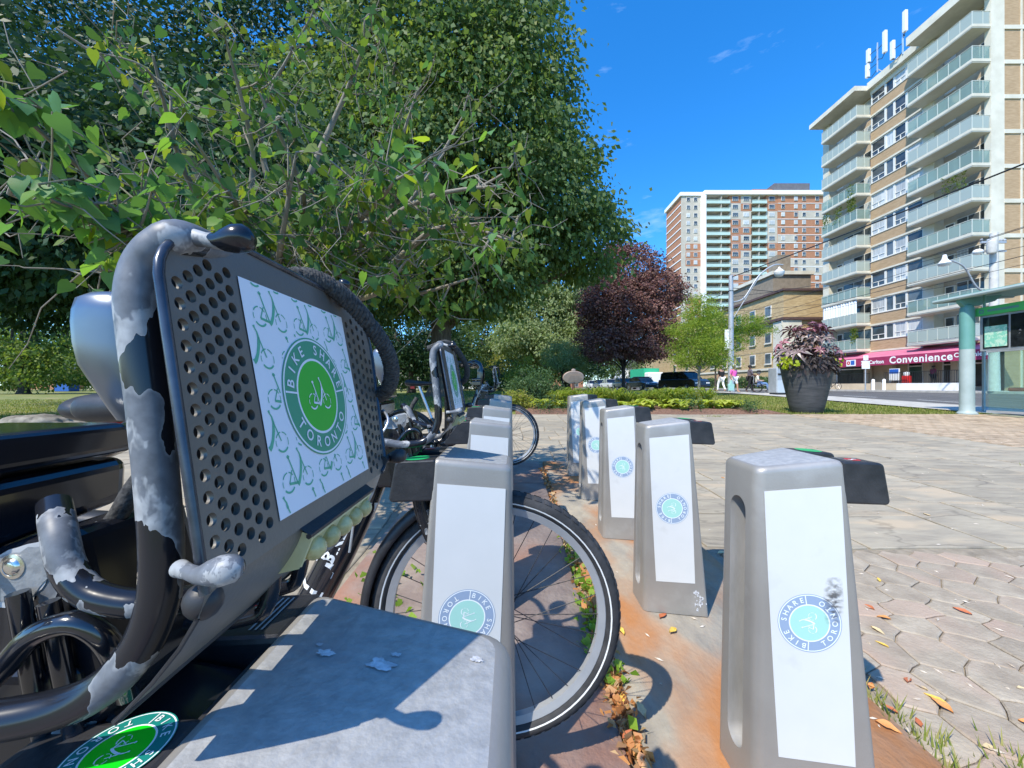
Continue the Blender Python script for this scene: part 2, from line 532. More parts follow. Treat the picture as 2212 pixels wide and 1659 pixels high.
# ---- paving pieces, each a part of the plaza
def warp(x, y, a=.05):
    v = noise.noise_vector(Vector((x * .9, y * .9, 3.1)))
    return x + v.x * a, y + v.y * a

def paving_piece(name, poly, mat, off, th=.03, bev=.008, drop=.004):
    n = len(poly)
    cx = sum(p[0] for p in poly) / n; cy = sum(p[1] for p in poly) / n
    ring = []
    for x, y in poly:
        d = math.hypot(x - cx, y - cy) or 1
        ring.append((x - (x - cx) / d * bev, y - (y - cy) / d * bev))
    vs = [(x - cx, y - cy, zg(x, y) - th + off) for x, y in poly] + [(x - cx, y - cy, zg(x, y) + off - drop) for x, y in poly] + [(x - cx, y - cy, zg(x, y) + off) for x, y in ring]
    z0 = zg(cx, cy)
    vs = [(a, b, c - z0) for a, b, c in vs]
    fs = []
    for k in (0, n):
        fs += [(k + i, k + (i + 1) % n, k + n + (i + 1) % n, k + n + i) for i in range(n)]
    fs.append(tuple(range(2 * n, 3 * n)))
    me = MB().add(vs, fs).mesh(name, mat)
    return place(name, me, plaza, loc=(cx, cy, z0))

def split(x0, x1, y0, y1, amax):
    w, h = x1 - x0, y1 - y0
    if w * h < amax * random.uniform(.5, 1.5) and max(w, h) < 1.7: return [(x0, x1, y0, y1)]
    if w > h * random.uniform(.8, 1.2):
        m = x0 + w * random.uniform(.33, .67); return split(x0, m, y0, y1, amax) + split(m, x1, y0, y1, amax)
    m = y0 + h * random.uniform(.33, .67); return split(x0, x1, y0, m, amax) + split(x0, x1, m, y1, amax)

rects = split(1.2, 7.45, 2.38, 10.35, .62) + split(-1.2, 1.2, 4.7, 10.35, .55) + split(-6.5, -.9, 1.6, 4.7, .9) + split(-6.5, -1.2, 4.7, 11.0, 1.0) + split(7.45, 9.3, 2.4, 5.7, .8)
for (x0, x1, y0, y1) in rects:
    g = .009
    pts = []
    for (a, b), (c, d) in (((x0, y0), (x1, y0)), ((x1, y0), (x1, y1)), ((x1, y1), (x0, y1)), ((x0, y1), (x0, y0))):
        for t in (0, .36, .7):
            x, y = a + (c - a) * t, b + (d - b) * t
            X, Y = warp(x, y); jx, jy = random.uniform(-.006, .006), random.uniform(-.006, .006)
            cx, cy = (x0 + x1) / 2, (y0 + y1) / 2
            X += jx - g * (1 if x > cx else -1) * (abs(x - cx) > .3 * (x1 - x0)); Y += jy - g * (1 if y > cy else -1) * (abs(y - cy) > .3 * (y1 - y0))
            pts.append((X, Y))
    paving_piece('flagstone', pts, M_flag, -.02 + random.uniform(-.004, .004))

# interlocking pavers near the camera, hex-like with wavy edges
s = .108
hv = {}
row = 0
y = .72
while y < 2.3:
    x = 1.14 + (s * math.sqrt(3) / 2 if row % 2 else 0)
    while x < 3.25:
        poly = []
        for k in range(6):
            a = math.pi / 6 + k * math.pi / 3
            px, py = x + s * math.cos(a), y + s * .92 * math.sin(a)
            for t in (0, .5):
                a2 = a + math.pi / 3
                qx, qy = x + s * math.cos(a2), y + s * .92 * math.sin(a2)
                X, Y = px + (qx - px) * t, py + (qy - py) * t
                v = noise.noise_vector(Vector((X * 7, Y * 7, 1.7)))
                v2 = noise.noise_vector(Vector((X * 2.2, Y * 2.2, 4.7)))
                poly.append((X + v.x * .034 + v2.x * .07, Y + v.y * .034 + v2.y * .07))
        cx = sum(p[0] for p in poly) / 12; cy = sum(p[1] for p in poly) / 12
        poly = [(cx + (a - cx) * .978, cy + (b - cy) * .978) for a, b in poly]
        if min(a for a, b in poly) > 1.13 and max(b for a, b in poly) < 2.5:
            paving_piece('paver', poly, M_paver, -.018 + random.uniform(-.002, .002), .02, .006, .004)
        x += s * math.sqrt(3)
    y += s * .92 * 1.5; row += 1

# tan brick strip along the shelter: the nearest as parts, the rest one mass
cells = []
yy = 5.75; rowi = 0
while yy < 10.35:
    xl = 7.55 + (0 if yy > 6 else 0)
    x = xl + (.11 if rowi % 2 else 0)
    while x < 13.1:
        cells.append((x, yy)); x += .22
    yy += .112; rowi += 1
cells.sort(key=lambda c: c[1] + .25 * c[0])
bmesh_b = MB().box(-.104, .104, -.05, .05, -.03, 0).mesh('brick', M_brick)
rest = MB()
for i, (x, y) in enumerate(cells):
    z = zg(x, y) - .018 + random.uniform(-.004, .003)
    if i < 300:
        place('brick', bmesh_b, plaza, loc=(x, y, z), rot=(R(1.7) + random.uniform(-.02, .02), random.uniform(-.02, .02), random.uniform(-.03, .03)))
    else:
        Mx = Matrix.Translation((x, y, z)) @ Matrix.Rotation(R(1.7), 4, 'X')
        rest.box(-.104, .104, -.05, .05, -.02, 0, Mx)
tag(rest.build('brick_field', M_brick2, plaza), kind='stuff')
MB_ = MB().box(7.45, 7.53, 5.7, 10.4, -.9, 0)

# ---- the station's ground plates
def plate(x0, x1, y0, y1, mat, label):
    cx, cy = (x0 + x1) / 2, (y0 + y1) / 2
    z0 = zg(cx, cy)
    mb = MB()
    xs = [x0, x0 + .006, x1 - .006, x1]; ys = [y0, y0 + .006] + frange(y0 + .3, y1 - .3, .4) + [y1 - .006, y1]
    vs = []
    for j, y in enumerate(ys):
        for i, x in enumerate(xs):
            e = (i in (0, 3)) or (j in (0, len(ys) - 1))
            vs.append((x - cx, y - cy, zg(0, y) - z0 - (.006 if e else 0)))
    k = 4
    fs = [(j * k + i, j * k + i + 1, (j + 1) * k + i + 1, (j + 1) * k + i) for j in range(len(ys) - 1) for i in range(3)]
    mb.add(vs, fs)
    for (a, b) in (((x0, y0), (x1, y0)), ((x1, y0), (x1, y1)), ((x1, y1), (x0, y1)), ((x0, y1), (x0, y0))):
        p = [(a[0] - cx, a[1] - cy, zg(0, a[1]) - z0 - .006), (b[0] - cx, b[1] - cy, zg(0, b[1]) - z0 - .006)]
        mb.add(p + [(q[0], q[1], q[2] - .05) for q in p[::-1]], [(0, 3, 2, 1)])
    o = place('station_plate', mb.mesh('station_plate', mat, 50), loc=(cx, cy, z0))
    tag(o, label, 'base plate', 'ground plates under the docks')
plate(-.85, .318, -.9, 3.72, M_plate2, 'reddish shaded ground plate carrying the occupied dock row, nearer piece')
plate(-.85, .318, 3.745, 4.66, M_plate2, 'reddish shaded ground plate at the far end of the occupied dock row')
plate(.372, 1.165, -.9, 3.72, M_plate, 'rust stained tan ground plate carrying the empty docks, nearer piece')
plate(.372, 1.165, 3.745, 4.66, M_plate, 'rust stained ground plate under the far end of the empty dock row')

# ================================================================== DOCKS
M_dock = pm('dock_cast_metal', (.285, .27, .248), (.34, .325, .3), 3, .42, .35, bump=.06, bscale=240, c3=(.4, .385, .365), s3=7, f3=.6, rvar=.1)
M_docktop = pm('dock_worn_top', (.33, .335, .335), (.45, .45, .44), 75, .5, .25, bump=.15, bscale=160, c3=(.34, .345, .35), s3=12, f3=.56, detail=9)
M_slot = pm('slot_lining', (.33, .325, .31), (.42, .41, .4), 20, .5, .3, bump=.15, bscale=50, stretch=(1, 1, .3))
M_label = pm('white_vinyl', (.56, .575, .57), (.61, .62, .615), 3, .42, c3=(.5, .51, .5), s3=9, f3=.62)
M_head = pm('dock_black_plastic', (.014, .015, .018), (.035, .035, .038), 14, .42, bump=.08, bscale=150)
M_ring = pm('faded_ring_print', (.25, .33, .46), rough=.45)
M_disc = pm('faded_disc_print', (.33, .6, .53), rough=.45)
M_print = pm('white_print', (.75, .8, .8), rough=.45)
M_scuff = pm('scuffed_bare_patch', (.4, .41, .43), (.66, .67, .7), 90, .6, bump=.3, bscale=200)
M_red = pm('icon_red', (.62, .012, .03), rough=.35)
M_grn = pm('icon_green', (.02, .42, .14), rough=.35)
M_grnb = pm('sticker_bright_green', (.005, .58, .012), rough=.35)
M_teal = pm('sticker_teal', (.01, .2, .165), rough=.35)
M_smudge = pm('black_rubber_smudge', (.2, .2, .2), (.3, .3, .3), 40, .7)

Bc = dict(r=(-.012, .085, 0), f=(.255, .132, 0)); Tc = dict(r=(0, .075, .82), f=(.19, .104, .845))
def dock_side(a, b, sg, lift=0):
    """A point on a side face: a from rear to bike end, b from foot to top."""
    p0 = Vector(Bc['r']).lerp(Vector(Bc['f']), a); p1 = Vector(Tc['r']).lerp(Vector(Tc['f']), a)
    p = p0.lerp(p1, b)
    e1 = (Vector(Bc['f']) - Vector(Bc['r'])).lerp(Vector(Tc['f']) - Vector(Tc['r']), b); e2 = p1 - p0
    n = e2.cross(e1).normalized()
    p = p + n * lift
    return Vector((p.x, p.y * sg, p.z))

def dock_ring(b, inset=0, up=0):
    pts = []
    cs = []
    for k, sg in (('r', -1), ('f', -1), ('f', 1), ('r', 1)):
        p = Vector(Bc[k]).lerp(Vector(Tc[k]), b); cs.append(Vector((p.x, p.y * sg)))
    cen = sum(cs, Vector((0, 0))) / 4
    for i in range(4):
        c = cs[i]; rad = .024 if i in (0, 3) else .013
        a = c + (cs[i - 1] - c).normalized() * rad; d = c + (cs[(i + 1) % 4] - c).normalized() * rad
        for j in range(6):
            t = j / 5
            q = a * (1 - t) ** 2 + c * 2 * t * (1 - t) + d * t * t
            if inset: q = q + (cen - q).normalized() * inset
            pts.append(Vector((q.x, q.y, b * (.82 + .025 * max(0, q.x) / .19) + up)))
    return pts

def make_dock_body():
    mb = MB(); rings = []
    for i in range(13): rings.append(dock_ring(i / 12 * (1 - .016 / .83)))
    rt = .016
    for k in range(1, 6):
        a = math.pi / 2 * k / 5
        rings.append(dock_ring(1 - rt / .83, rt * (1 - math.cos(a)), rt * math.sin(a)))
    n = len(rings[0])
    vs = [p for r in rings for p in r]
    fs = [(i * n + j, i * n + (j + 1) % n, (i + 1) * n + (j + 1) % n, (i + 1) * n + j) for i in range(len(rings) - 1) for j in range(n)]
    fs.append(tuple(range(n))[::-1])
    mb.add(vs, fs)
    mb.cur = 1
    top = list(range((len(rings) - 1) * n, len(rings) * n))
    mb.f.append(tuple(top)); mb.m.append(1)
    o = mb.build('body', [M_dock, M_docktop, M_slot], smooth=40)
    # through slot
    cut = MB(); w = .033
    poly = [(w * math.cos(a), .70 + w * math.sin(a)) for a in [math.pi * i / 10 for i in range(11)]] + [(w * math.cos(a), .115 + w * math.sin(a)) for a in [math.pi + math.pi * i / 10 for i in range(11)]]
    cut.cur = 2
    cut.prism(poly, 0, -.1, .4)
    co = cut.build('cut', [M_dock, M_docktop, M_slot], smooth=40)
    bm_ = o.modifiers.new('slot', 'BOOLEAN'); bm_.object = co; bm_.operation = 'DIFFERENCE'; bm_.solver = 'EXACT'
    dg = bpy.context.evaluated_depsgraph_get(); dg.update()
    me = bpy.data.meshes.new_from_object(o.evaluated_get(dg))
    bpy.data.objects.remove(o); bpy.data.objects.remove(co)
    me.polygons.foreach_set('use_smooth', [True] * len(me.polygons)); me.set_sharp_from_angle(angle=R(38))
    me.name = 'dock_body'
    return me

def emblem(fn, Rr, mats, parent, name='emblem', rot=0, txt=True, bold=.012):
    """Round badge: ring with lettering, disc, white pictogram. mats: ring, disc, print, rim."""
    mb = MB()
    def f(lift):
        c, s_ = math.cos(rot), math.sin(rot)
        return lambda x, y: fn(Rr * (x * c - y * s_), Rr * (x * s_ + y * c), lift)
    mb.cur = 0; disc(mb, f(.0002), .66, .97, 64); disc(mb, f(.0002), 1.0, 1.025, 64)
    mb.cur = 1; disc(mb, f(.0002), 0, .62, 48)
    mb.cur = 2; disc(mb, f(.0002), .62, .66, 48); disc(mb, f(.0002), .97, 1.0, 64)
    for a in (math.pi * .97, math.pi * .03):
        q = f(.0005); c, s_ = math.cos(a), math.sin(a)
        ribbon(mb, lambda x, y: q(x, y), [(.66 * c, .66 * s_), (.97 * c, .97 * s_)], .03)
    if txt:
        arc_text(mb, f(.0006), 'BIKE SHARE', .815, R(165), R(15), .25, bold=bold)
        arc_text(mb, f(.0006), 'TORONTO', .815, R(212), R(328), .25, inward=True, bold=bold)
    bike_glyph(mb, f(.0006), 0, .02, .36)
    return mb.build(name, list(mats), parent)

M_bodymesh = make_dock_body()

def dock_label(root, sg):
    def cell(u, v, lift):           # u,v 0..1 over the label
        a0, a1 = .085 + .115 * (1 - v), .925 - .1 * (1 - v)
        return dock_side(a0 + (a1 - a0) * u, .165 + (.93 - .165) * v, sg, .0012 + lift)
    mb = MB().patch(lambda u, v: cell(u, v, 0), 8, 16, flip=sg > 0)
    # a thin edge all round, so the vinyl has a thickness
    e = [(u / 8, 0) for u in range(9)] + [(1, v / 16) for v in range(1, 17)] + [(u / 8, 1) for u in range(7, -1, -1)] + [(0, v / 16) for v in range(15, 0, -1)]
    vs = [cell(u, v, 0) for u, v in e] + [cell(u, v, -.0012) for u, v in e]; k = len(e)
    mb.add(vs, [(i, (i + 1) % k, k + (i + 1) % k, k + i) for i in range(k)])
    lab = mb.build('label_sticker', M_label, root, smooth=60)
    def fn(x, y, lift):             # centred on the badge, x towards the bike end, y up, metres
        w = .165; h = .83 * .765
        return cell(.5 + x / w, .505 + y / h, lift + .0004)
    # the badge is turned so that its top points to the rear of the dock
    if sg < 0: emblem(fn, .066, (M_ring, M_disc, M_print), lab, rot=R(90))
    else: emblem(lambda x, y, l: fn(-x, y, l), .066, (M_ring, M_disc, M_print), lab, rot=R(-90))
    return lab

def head_lobe(v0, v1):
    """One jaw of the locking head; top slightly dished, nose undercut outward."""
    z1 = .842
    prof = [(.185, .742), (.292, .738), (.298, .746), (.283, .832), (.276, .838), (.185, z1)]
    return MB().prism([(u, z) for u, z in prof], 1, v0, v1)

def make_dock(label, cat='bike dock'):
    root = thing('bike_dock', label, cat)
    place('body', M_bodymesh, root)
    for sg in (-1, 1): dock_label(root, sg)
    for (v0, v1, ic) in ((-.104, -.036, 'r'), (.036, .104, 'g')):
        j = head_lobe(v0, v1).build('locking_jaw', M_head, root, bevel=.005)
        cv = (v0 + v1) / 2
        def fn(x, y, l, cv=cv):
            u = .236 + x
            return Vector((u, cv + y, .8419 - (u - .185) * .044 + l + .0008))
        if ic == 'g':
            mb = MB(); mb.cur = 0; disc(mb, lambda x, y: fn(x, y, 0), .0, .031, 32)
            mb.build('green_sticker', [M_grn], j)
        else:
            mb = MB(); mb.add([fn(.019 * math.cos(R(60 * k)), .016 * math.sin(R(60 * k)), 0) for k in range(6)], [tuple(range(6))])
            mb.cur = 1
            ribbon(mb, lambda x, y: fn(x, y, .0004), [(-.009, -.005), (.009, .005)], .0035)
            disc(mb, lambda x, y: fn(x + .009, y + .005, .0004), .002, .0045, 10); disc(mb, lambda x, y: fn(x - .009, y - .005, .0004), .002, .0045, 10)
            mb.build('red_icon', [M_red, M_print], j)
            mb = MB()
            for i in range(3):
                ribbon(mb, lambda x, y: fn(x, y, .0002), [(-.02 - i * .005, -.024), (-.02 - i * .005, .024)], .0018)
            mb.build('small_print', [pm('grey_print', (.3, .32, .32), rough=.5)], j)
    MB().box(.15, .2, -.036, .036, .74, .83).build('lock_slot', M_head, root)
    return root

dock0 = make_dock('x')
dock_rows = []
def put_dock(x, yc, rz, label, first=False):
    d = dock0 if first else copy_tree(dock0)
    d.location = (x, yc, zg(0, yc)); d.rotation_euler = (0, 0, rz)
    d['label'] = label; d['group'] = 'bike docks'
    return d
YC = [.27 + .76 * i for i in range(7)]
R0 = put_dock(.595, YC[1] - .02, 0, 'large empty bike dock nearest on the right, black rubber smudge over its round badge', True)
for i, lab in ((2, 'empty bike dock second in the right row, bare scuffed patch on its front foot'),
               (3, 'empty bike dock third in the right row, white sunlit sticker, standing between two others'),
               (4, 'empty bike dock fourth in the right row, its sticker in bluish tree shade'),
               (5, 'empty bike dock last and smallest of the right row, beside the flower bed')):
    dk = put_dock(.595, YC[i], 0, lab)
    if i == 2:
        mb = MB()
        def sfn(x, y): return dock_side(.86 + x, .085 + y, -1, .0016)
        for k in range(26):
            cx, cy = random.gauss(0, .045), random.gauss(0, .03); r = random.uniform(.006, .022)
            n = 7; mb.add([sfn(cx + r * random.uniform(.5, 1.2) * math.cos(a) * 1.1, cy + r * .55 * random.uniform(.5, 1.2) * math.sin(a)) for a in [2 * math.pi * i_ / n for i_ in range(n)]], [tuple(range(n))])
        tag(mb.build('scuff_mark', M_scuff, dk), kind='stuff')
A0 = put_dock(0, YC[0], math.pi, 'worn flat topped grey dock nearest the camera, right under the big basket')
put_dock(0, YC[1], math.pi, 'grey dock with a bicycle wheel passing through it, partly behind the nearest dock top')
put_dock(0, YC[2], math.pi, 'empty grey dock of the left row directly behind the dock with the wheel')
put_dock(0, YC[3], math.pi, 'fourth dock of the left row, only a white patched top showing above the others')
put_dock(0, YC[4], math.pi, 'fifth dock of the left row, a shaded top just below the black handlebar stem')
put_dock(0, YC[5], math.pi, 'farthest dock of the left row, holding the bicycle with the black stem')
# smudge on the first right dock
def rfn(x, y):
    return dock_side(.70 + x, .60 + y, -1, .0024)
def smudge_mat():
    m, n, b = mat_new('tyre_rub'); L = n.links.new
    b.inputs['Base Color'].default_value = (.1, .1, .1, 1); b.inputs['Roughness'].default_value = .8
    t = n.nodes.new('ShaderNodeTexCoord')
    d = n.nodes.new('ShaderNodeVectorMath'); d.operation = 'DISTANCE'; d.inputs[1].default_value = (.5, .5, .5); L(t.outputs['Generated'], d.inputs[0])
    r = n.nodes.new('ShaderNodeMapRange'); r.inputs[1].default_value = .15; r.inputs[2].default_value = .62; r.inputs[3].default_value = .8; r.inputs[4].default_value = 0; L(d.outputs['Value'], r.inputs[0])
    mp_ = n.nodes.new('ShaderNodeMapping'); mp_.inputs['Scale'].default_value = (2, 1, 9); mp_.inputs['Rotation'].default_value = (0, .12, 0); L(t.outputs['Generated'], mp_.inputs['Vector'])
    z = n.nodes.new('ShaderNodeTexNoise'); z.inputs['Scale'].default_value = 1.6; z.inputs['Detail'].default_value = 5; L(mp_.outputs['Vector'], z.inputs['Vector'])
    q = n.nodes.new('ShaderNodeMapRange'); q.inputs[1].default_value = .4; q.inputs[2].default_value = .62; L(z.outputs['Fac'], q.inputs[0])
    mu = n.nodes.new('ShaderNodeMath'); mu.operation = 'MULTIPLY'; L(r.outputs[0], mu.inputs[0]); L(q.outputs[0], mu.inputs[1])
    tp = n.nodes.new('ShaderNodeBsdfTransparent'); ms = n.nodes.new('ShaderNodeMixShader')
    L(mu.outputs[0], ms.inputs[0]); L(tp.outputs[0], ms.inputs[1]); L(b.outputs[0], ms.inputs[2]); L(ms.outputs[0], n.nodes['Material Output'].inputs['Surface'])
    return m
MB().patch(lambda u, v: rfn(-.055 + .20 * u, -.05 + .13 * v), 8, 8).build('rubber_smudge', smudge_mat(), R0, smooth=60)
# worn patches on the nearest dock's top
mb = MB()
def tfn(u, v): return Vector((u, v, .8202 + .025 * u / .19 + .016 * 0 + .0009 + .0))
for (u0, v0, sr) in ((.098, -.018, .011), (.142, -.022, .007), (.028, -.036, .006), (.09, -.03, .004), (.15, -.03, .003)):
    n = 40; ph = random.uniform(0, 9)
    mb.add([tfn(u0 + sr * rr * 1.15 * math.cos(a), v0 + sr * .62 * rr * math.sin(a)) for a, rr in [(2 * math.pi * i_ / n, .8 + .42 * noise.noise(Vector((math.cos(2 * math.pi * i_ / n) * 1.7 + ph, math.sin(2 * math.pi * i_ / n) * 1.7, ph))) + .18 * random.uniform(-1, 1)) for i_ in range(n)]], [tuple(range(n))])
tag(mb.build('peeled_sticker_residue', M_scuff, A0), kind='stuff')
# the nearest dock carries the big round service sticker on its near jaw
for j in [c for c in A0.children if c.name.startswith('locking_jaw')]:
    for k in list(j.children):
        if k.name.startswith('green_sticker'):
            bpy.data.objects.remove(k)
            emblem(lambda x, y, l: Vector((.217 + x, .058 + y, .8419 - (.217 + x - .185) * .044 + l + .0008)), (.0245), (M_teal, M_grnb, M_print), j, name='round_sticker', rot=R(90))
            break

# ================================================================== BICYCLES
M_black = pm('gloss_black_paint', (.006, .007, .01), (.012, .013, .018), 4, .16, spec=.6, coat=.6)
M_dark = pm('satin_black', (.012, .012, .014), (.03, .03, .033), 20, .5, bump=.05, bscale=200)
M_rubber = pm('tyre_rubber', (.02, .021, .023), (.05, .05, .052), 18, .8, bump=.15, bscale=120)
M_alu = pm('aluminium', (.6, .61, .63), (.72, .72, .74), 6, .35, .85)
M_rim = pm('grey_rim', (.42, .44, .46), (.52, .53, .54), 6, .4, .5)
M_refl = pm('reflective_stripe', (.72, .73, .72), rough=.35)
M_panelm = pm('bronze_grey_plate', (.13, .122, .108), (.19, .18, .162), 2.5, .42, .35, bump=.06, bscale=300)
M_rimb = pm('plate_edge', (.03, .037, .05), (.08, .092, .115), 30, .25, .5)
M_shell = pm('silver_shell', (.17, .185, .21), (.24, .26, .285), 5, .3, .75)
M_white = pm('advert_white', (.74, .76, .8), (.78, .79, .82), 4, .5)
M_green = pm('advert_green', (.10, .42, .26), rough=.5)
M_ringg = pm('badge_ring_green', (.05, .3, .17), rough=.5)
M_discg = pm('badge_disc_green', (.035, .44, .035), rough=.5)
M_cord = pm('braided_cord', (.018, .018, .019), (.075, .075, .072), 300, .95, bump=.25, bscale=260)
M_lens = glassmat('yellowed_lens', (.8, .76, .5), .3, .03)
M_lensb = pm('lens_body', (.5, .46, .24), (.62, .58, .34), 30, .25)
M_lensb2 = pm('lamp_dome', (.36, .3, .11), (.58, .5, .24), 90, .22, spec=.5)
M_worn1 = pm('bare_primer', (.36, .38, .4), (.46, .47, .48), 60, .55)
M_worn2 = pm('bare_steel', (.17, .185, .2), (.25, .265, .28), 40, .45, bump=.2, bscale=120)
M_brass = pm('bolt_metal', (.55, .53, .48), (.75, .73, .68), 40, .22, .95)
M_redp = pm('red_plastic', (.6, .02, .02), rough=.3)

def peeled(name, amount, scale=16):
    """Black paint worn through to pale primer, and grey metal inside the primer."""
    m, n, b = mat_new(name); L = n.links.new
    t = n.nodes.new('ShaderNodeTexCoord')
    mp = n.nodes.new('ShaderNodeMapping'); mp.inputs['Scale'].default_value = (1, 1, .62); mp.inputs['Location'].default_value = (.37, .11, .2); L(t.outputs['Object'], mp.inputs['Vector'])
    wz = n.nodes.new('ShaderNodeTexNoise'); wz.inputs['Scale'].default_value = scale * 5; wz.inputs['Detail'].default_value = 3
    L(mp.outputs['Vector'], wz.inputs['Vector'])
    ws = n.nodes.new('ShaderNodeVectorMath'); ws.operation = 'SCALE'; ws.inputs['Scale'].default_value = .008; L(wz.outputs['Color'], ws.inputs[0])
    wa = n.nodes.new('ShaderNodeVectorMath'); wa.operation = 'ADD'; L(mp.outputs['Vector'], wa.inputs[0]); L(ws.outputs[0], wa.inputs[1])
    z = n.nodes.new('ShaderNodeTexNoise'); z.inputs['Scale'].default_value = scale; z.inputs['Detail'].default_value = 4; z.inputs['Roughness'].default_value = .45
    L(wa.outputs[0], z.inputs['Vector'])
    r = n.nodes.new('ShaderNodeValToRGB'); r.color_ramp.interpolation = 'CONSTANT'
    e = r.color_ramp.elements
    e[0].position = 0; e[0].color = (0, 0, 0, 1); e[1].position = amount; e[1].color = (1, 1, 1, 1)
    L(z.outputs['Fac'], r.inputs['Fac'])
    # inside the worn area: pale primer in ragged islands, darker bare metal elsewhere, both mottled
    z2 = n.nodes.new('ShaderNodeTexNoise'); z2.inputs['Scale'].default_value = scale * 2.1; z2.inputs['Detail'].default_value = 4; z2.inputs['Roughness'].default_value = .6
    of = n.nodes.new('ShaderNodeVectorMath'); of.operation = 'ADD'; of.inputs[1].default_value = (3.1, 7.7, 1.3); L(wa.outputs[0], of.inputs[0]); L(of.outputs[0], z2.inputs['Vector'])
    ri = n.nodes.new('ShaderNodeValToRGB'); ri.color_ramp.elements[0].position = .53; ri.color_ramp.elements[1].position = .57
    L(z2.outputs['Fac'], ri.inputs['Fac'])
    rb = n.nodes.new('ShaderNodeMapRange'); rb.inputs[1].default_value = amount; rb.inputs[2].default_value = amount + .02; rb.inputs[3].default_value = .75; rb.inputs[4].default_value = 0; L(z.outputs['Fac'], rb.inputs[0])
    mxx = n.nodes.new('ShaderNodeMath'); mxx.operation = 'MAXIMUM'; L(ri.outputs['Color'], mxx.inputs[0]); L(rb.outputs[0], mxx.inputs[1])
    z3 = n.nodes.new('ShaderNodeTexNoise'); z3.inputs['Scale'].default_value = 160; z3.inputs['Detail'].default_value = 4; L(t.outputs['Object'], z3.inputs['Vector'])
    gm = n.nodes.new('ShaderNodeMapRange'); gm.inputs[1].default_value = .3; gm.inputs[2].default_value = .7; gm.inputs[3].default_value = .75; gm.inputs[4].default_value = 1.2; L(z3.outputs['Fac'], gm.inputs[0])
    m1 = n.nodes.new('ShaderNodeMix'); m1.data_type = 'RGBA'; L(mxx.outputs[0], m1.inputs[0]); m1.inputs[6].default_value = (.125, .135, .15, 1); m1.inputs[7].default_value = (.3, .31, .315, 1)
    hv = n.nodes.new('ShaderNodeHueSaturation'); L(gm.outputs[0], hv.inputs['Value']); L(m1.outputs[2], hv.inputs['Color'])
    m2 = n.nodes.new('ShaderNodeMix'); m2.data_type = 'RGBA'; L(r.outputs['Color'], m2.inputs[0]); m2.inputs[6].default_value = (.011, .012, .016, 1); L(hv.outputs['Color'], m2.inputs[7])
    L(m2.outputs[2], b.inputs['Base Color'])
    r2 = n.nodes.new('ShaderNodeValToRGB'); r2.color_ramp.interpolation = 'CONSTANT'
    r2.color_ramp.elements[0].color = (.2,) * 3 + (1,); r2.color_ramp.elements[1].position = amount; r2.color_ramp.elements[1].color = (.5,) * 3 + (1,)
    L(z.outputs['Fac'], r2.inputs['Fac']); L(r2.outputs['Color'], b.inputs['Roughness'])
    bp = n.nodes.new('ShaderNodeBump'); bp.inputs['Strength'].default_value = .5; bp.inputs['Distance'].default_value = .0012; bp.invert = True
    L(r.outputs['Color'], bp.inputs['Height']); L(bp.outputs['Normal'], b.inputs['Normal'])
    return m
M_peel = peeled('worn_black_paint', .43, 19)
M_peel2 = peeled('lightly_chipped_black_paint', .64, 22)
M_peel4 = peeled('worn_bracket_paint', .5, 20)
M_peel5 = peeled('half_worn_black_paint', .535, 26)
M_peel3 = peeled('heavily_worn_knob', .42, 40)

O = Vector((0, .27, zg(0, .27)))
def lp(px, py, Y): return pt(px, py, Y) - O           # photo measurement -> bike space (origin at the dock's foot)

# ---- front plate: bilinear between four measured corners
PTL, PBL = Vector((-.1797, .190, .092)) - O, Vector((-.1444, .181, -.098)) - O
PTR, PBR = Vector((-.1797, .474, .092)) - O, Vector((-.1444, .441, -.096)) - O
def P(s, t, lift=0):
    a = PBL.lerp(PBR, s); b = PTL.lerp(PTR, s)
    p = a.lerp(b, t)
    if lift:
        e1 = (PBR - PBL).lerp(PTR - PTL, t); e2 = b - a
        p = p + e1.cross(e2).normalized() * lift
    return p
def ttop(s):
    if s < .22: return 1 - .2 * (1 - math.sqrt(max(0, 1 - ((.22 - s) / .2201) ** 2)))
    if s > .76: return 1 - .31 * (1 - math.sqrt(max(0, 1 - ((s - .76) / .2401) ** 2 if s < 1 else 0)))
    return 1
def tbot(s):
    if s > .9: return .07 * (1 - math.sqrt(max(0, 1 - ((s - .9) / .1001) ** 2)))
    return 0
LS0 = lambda t: .236 - .04 * t           # edges of the advert
LS1 = lambda t: .81 - .09 * t
TL0, TL1 = .065, .885

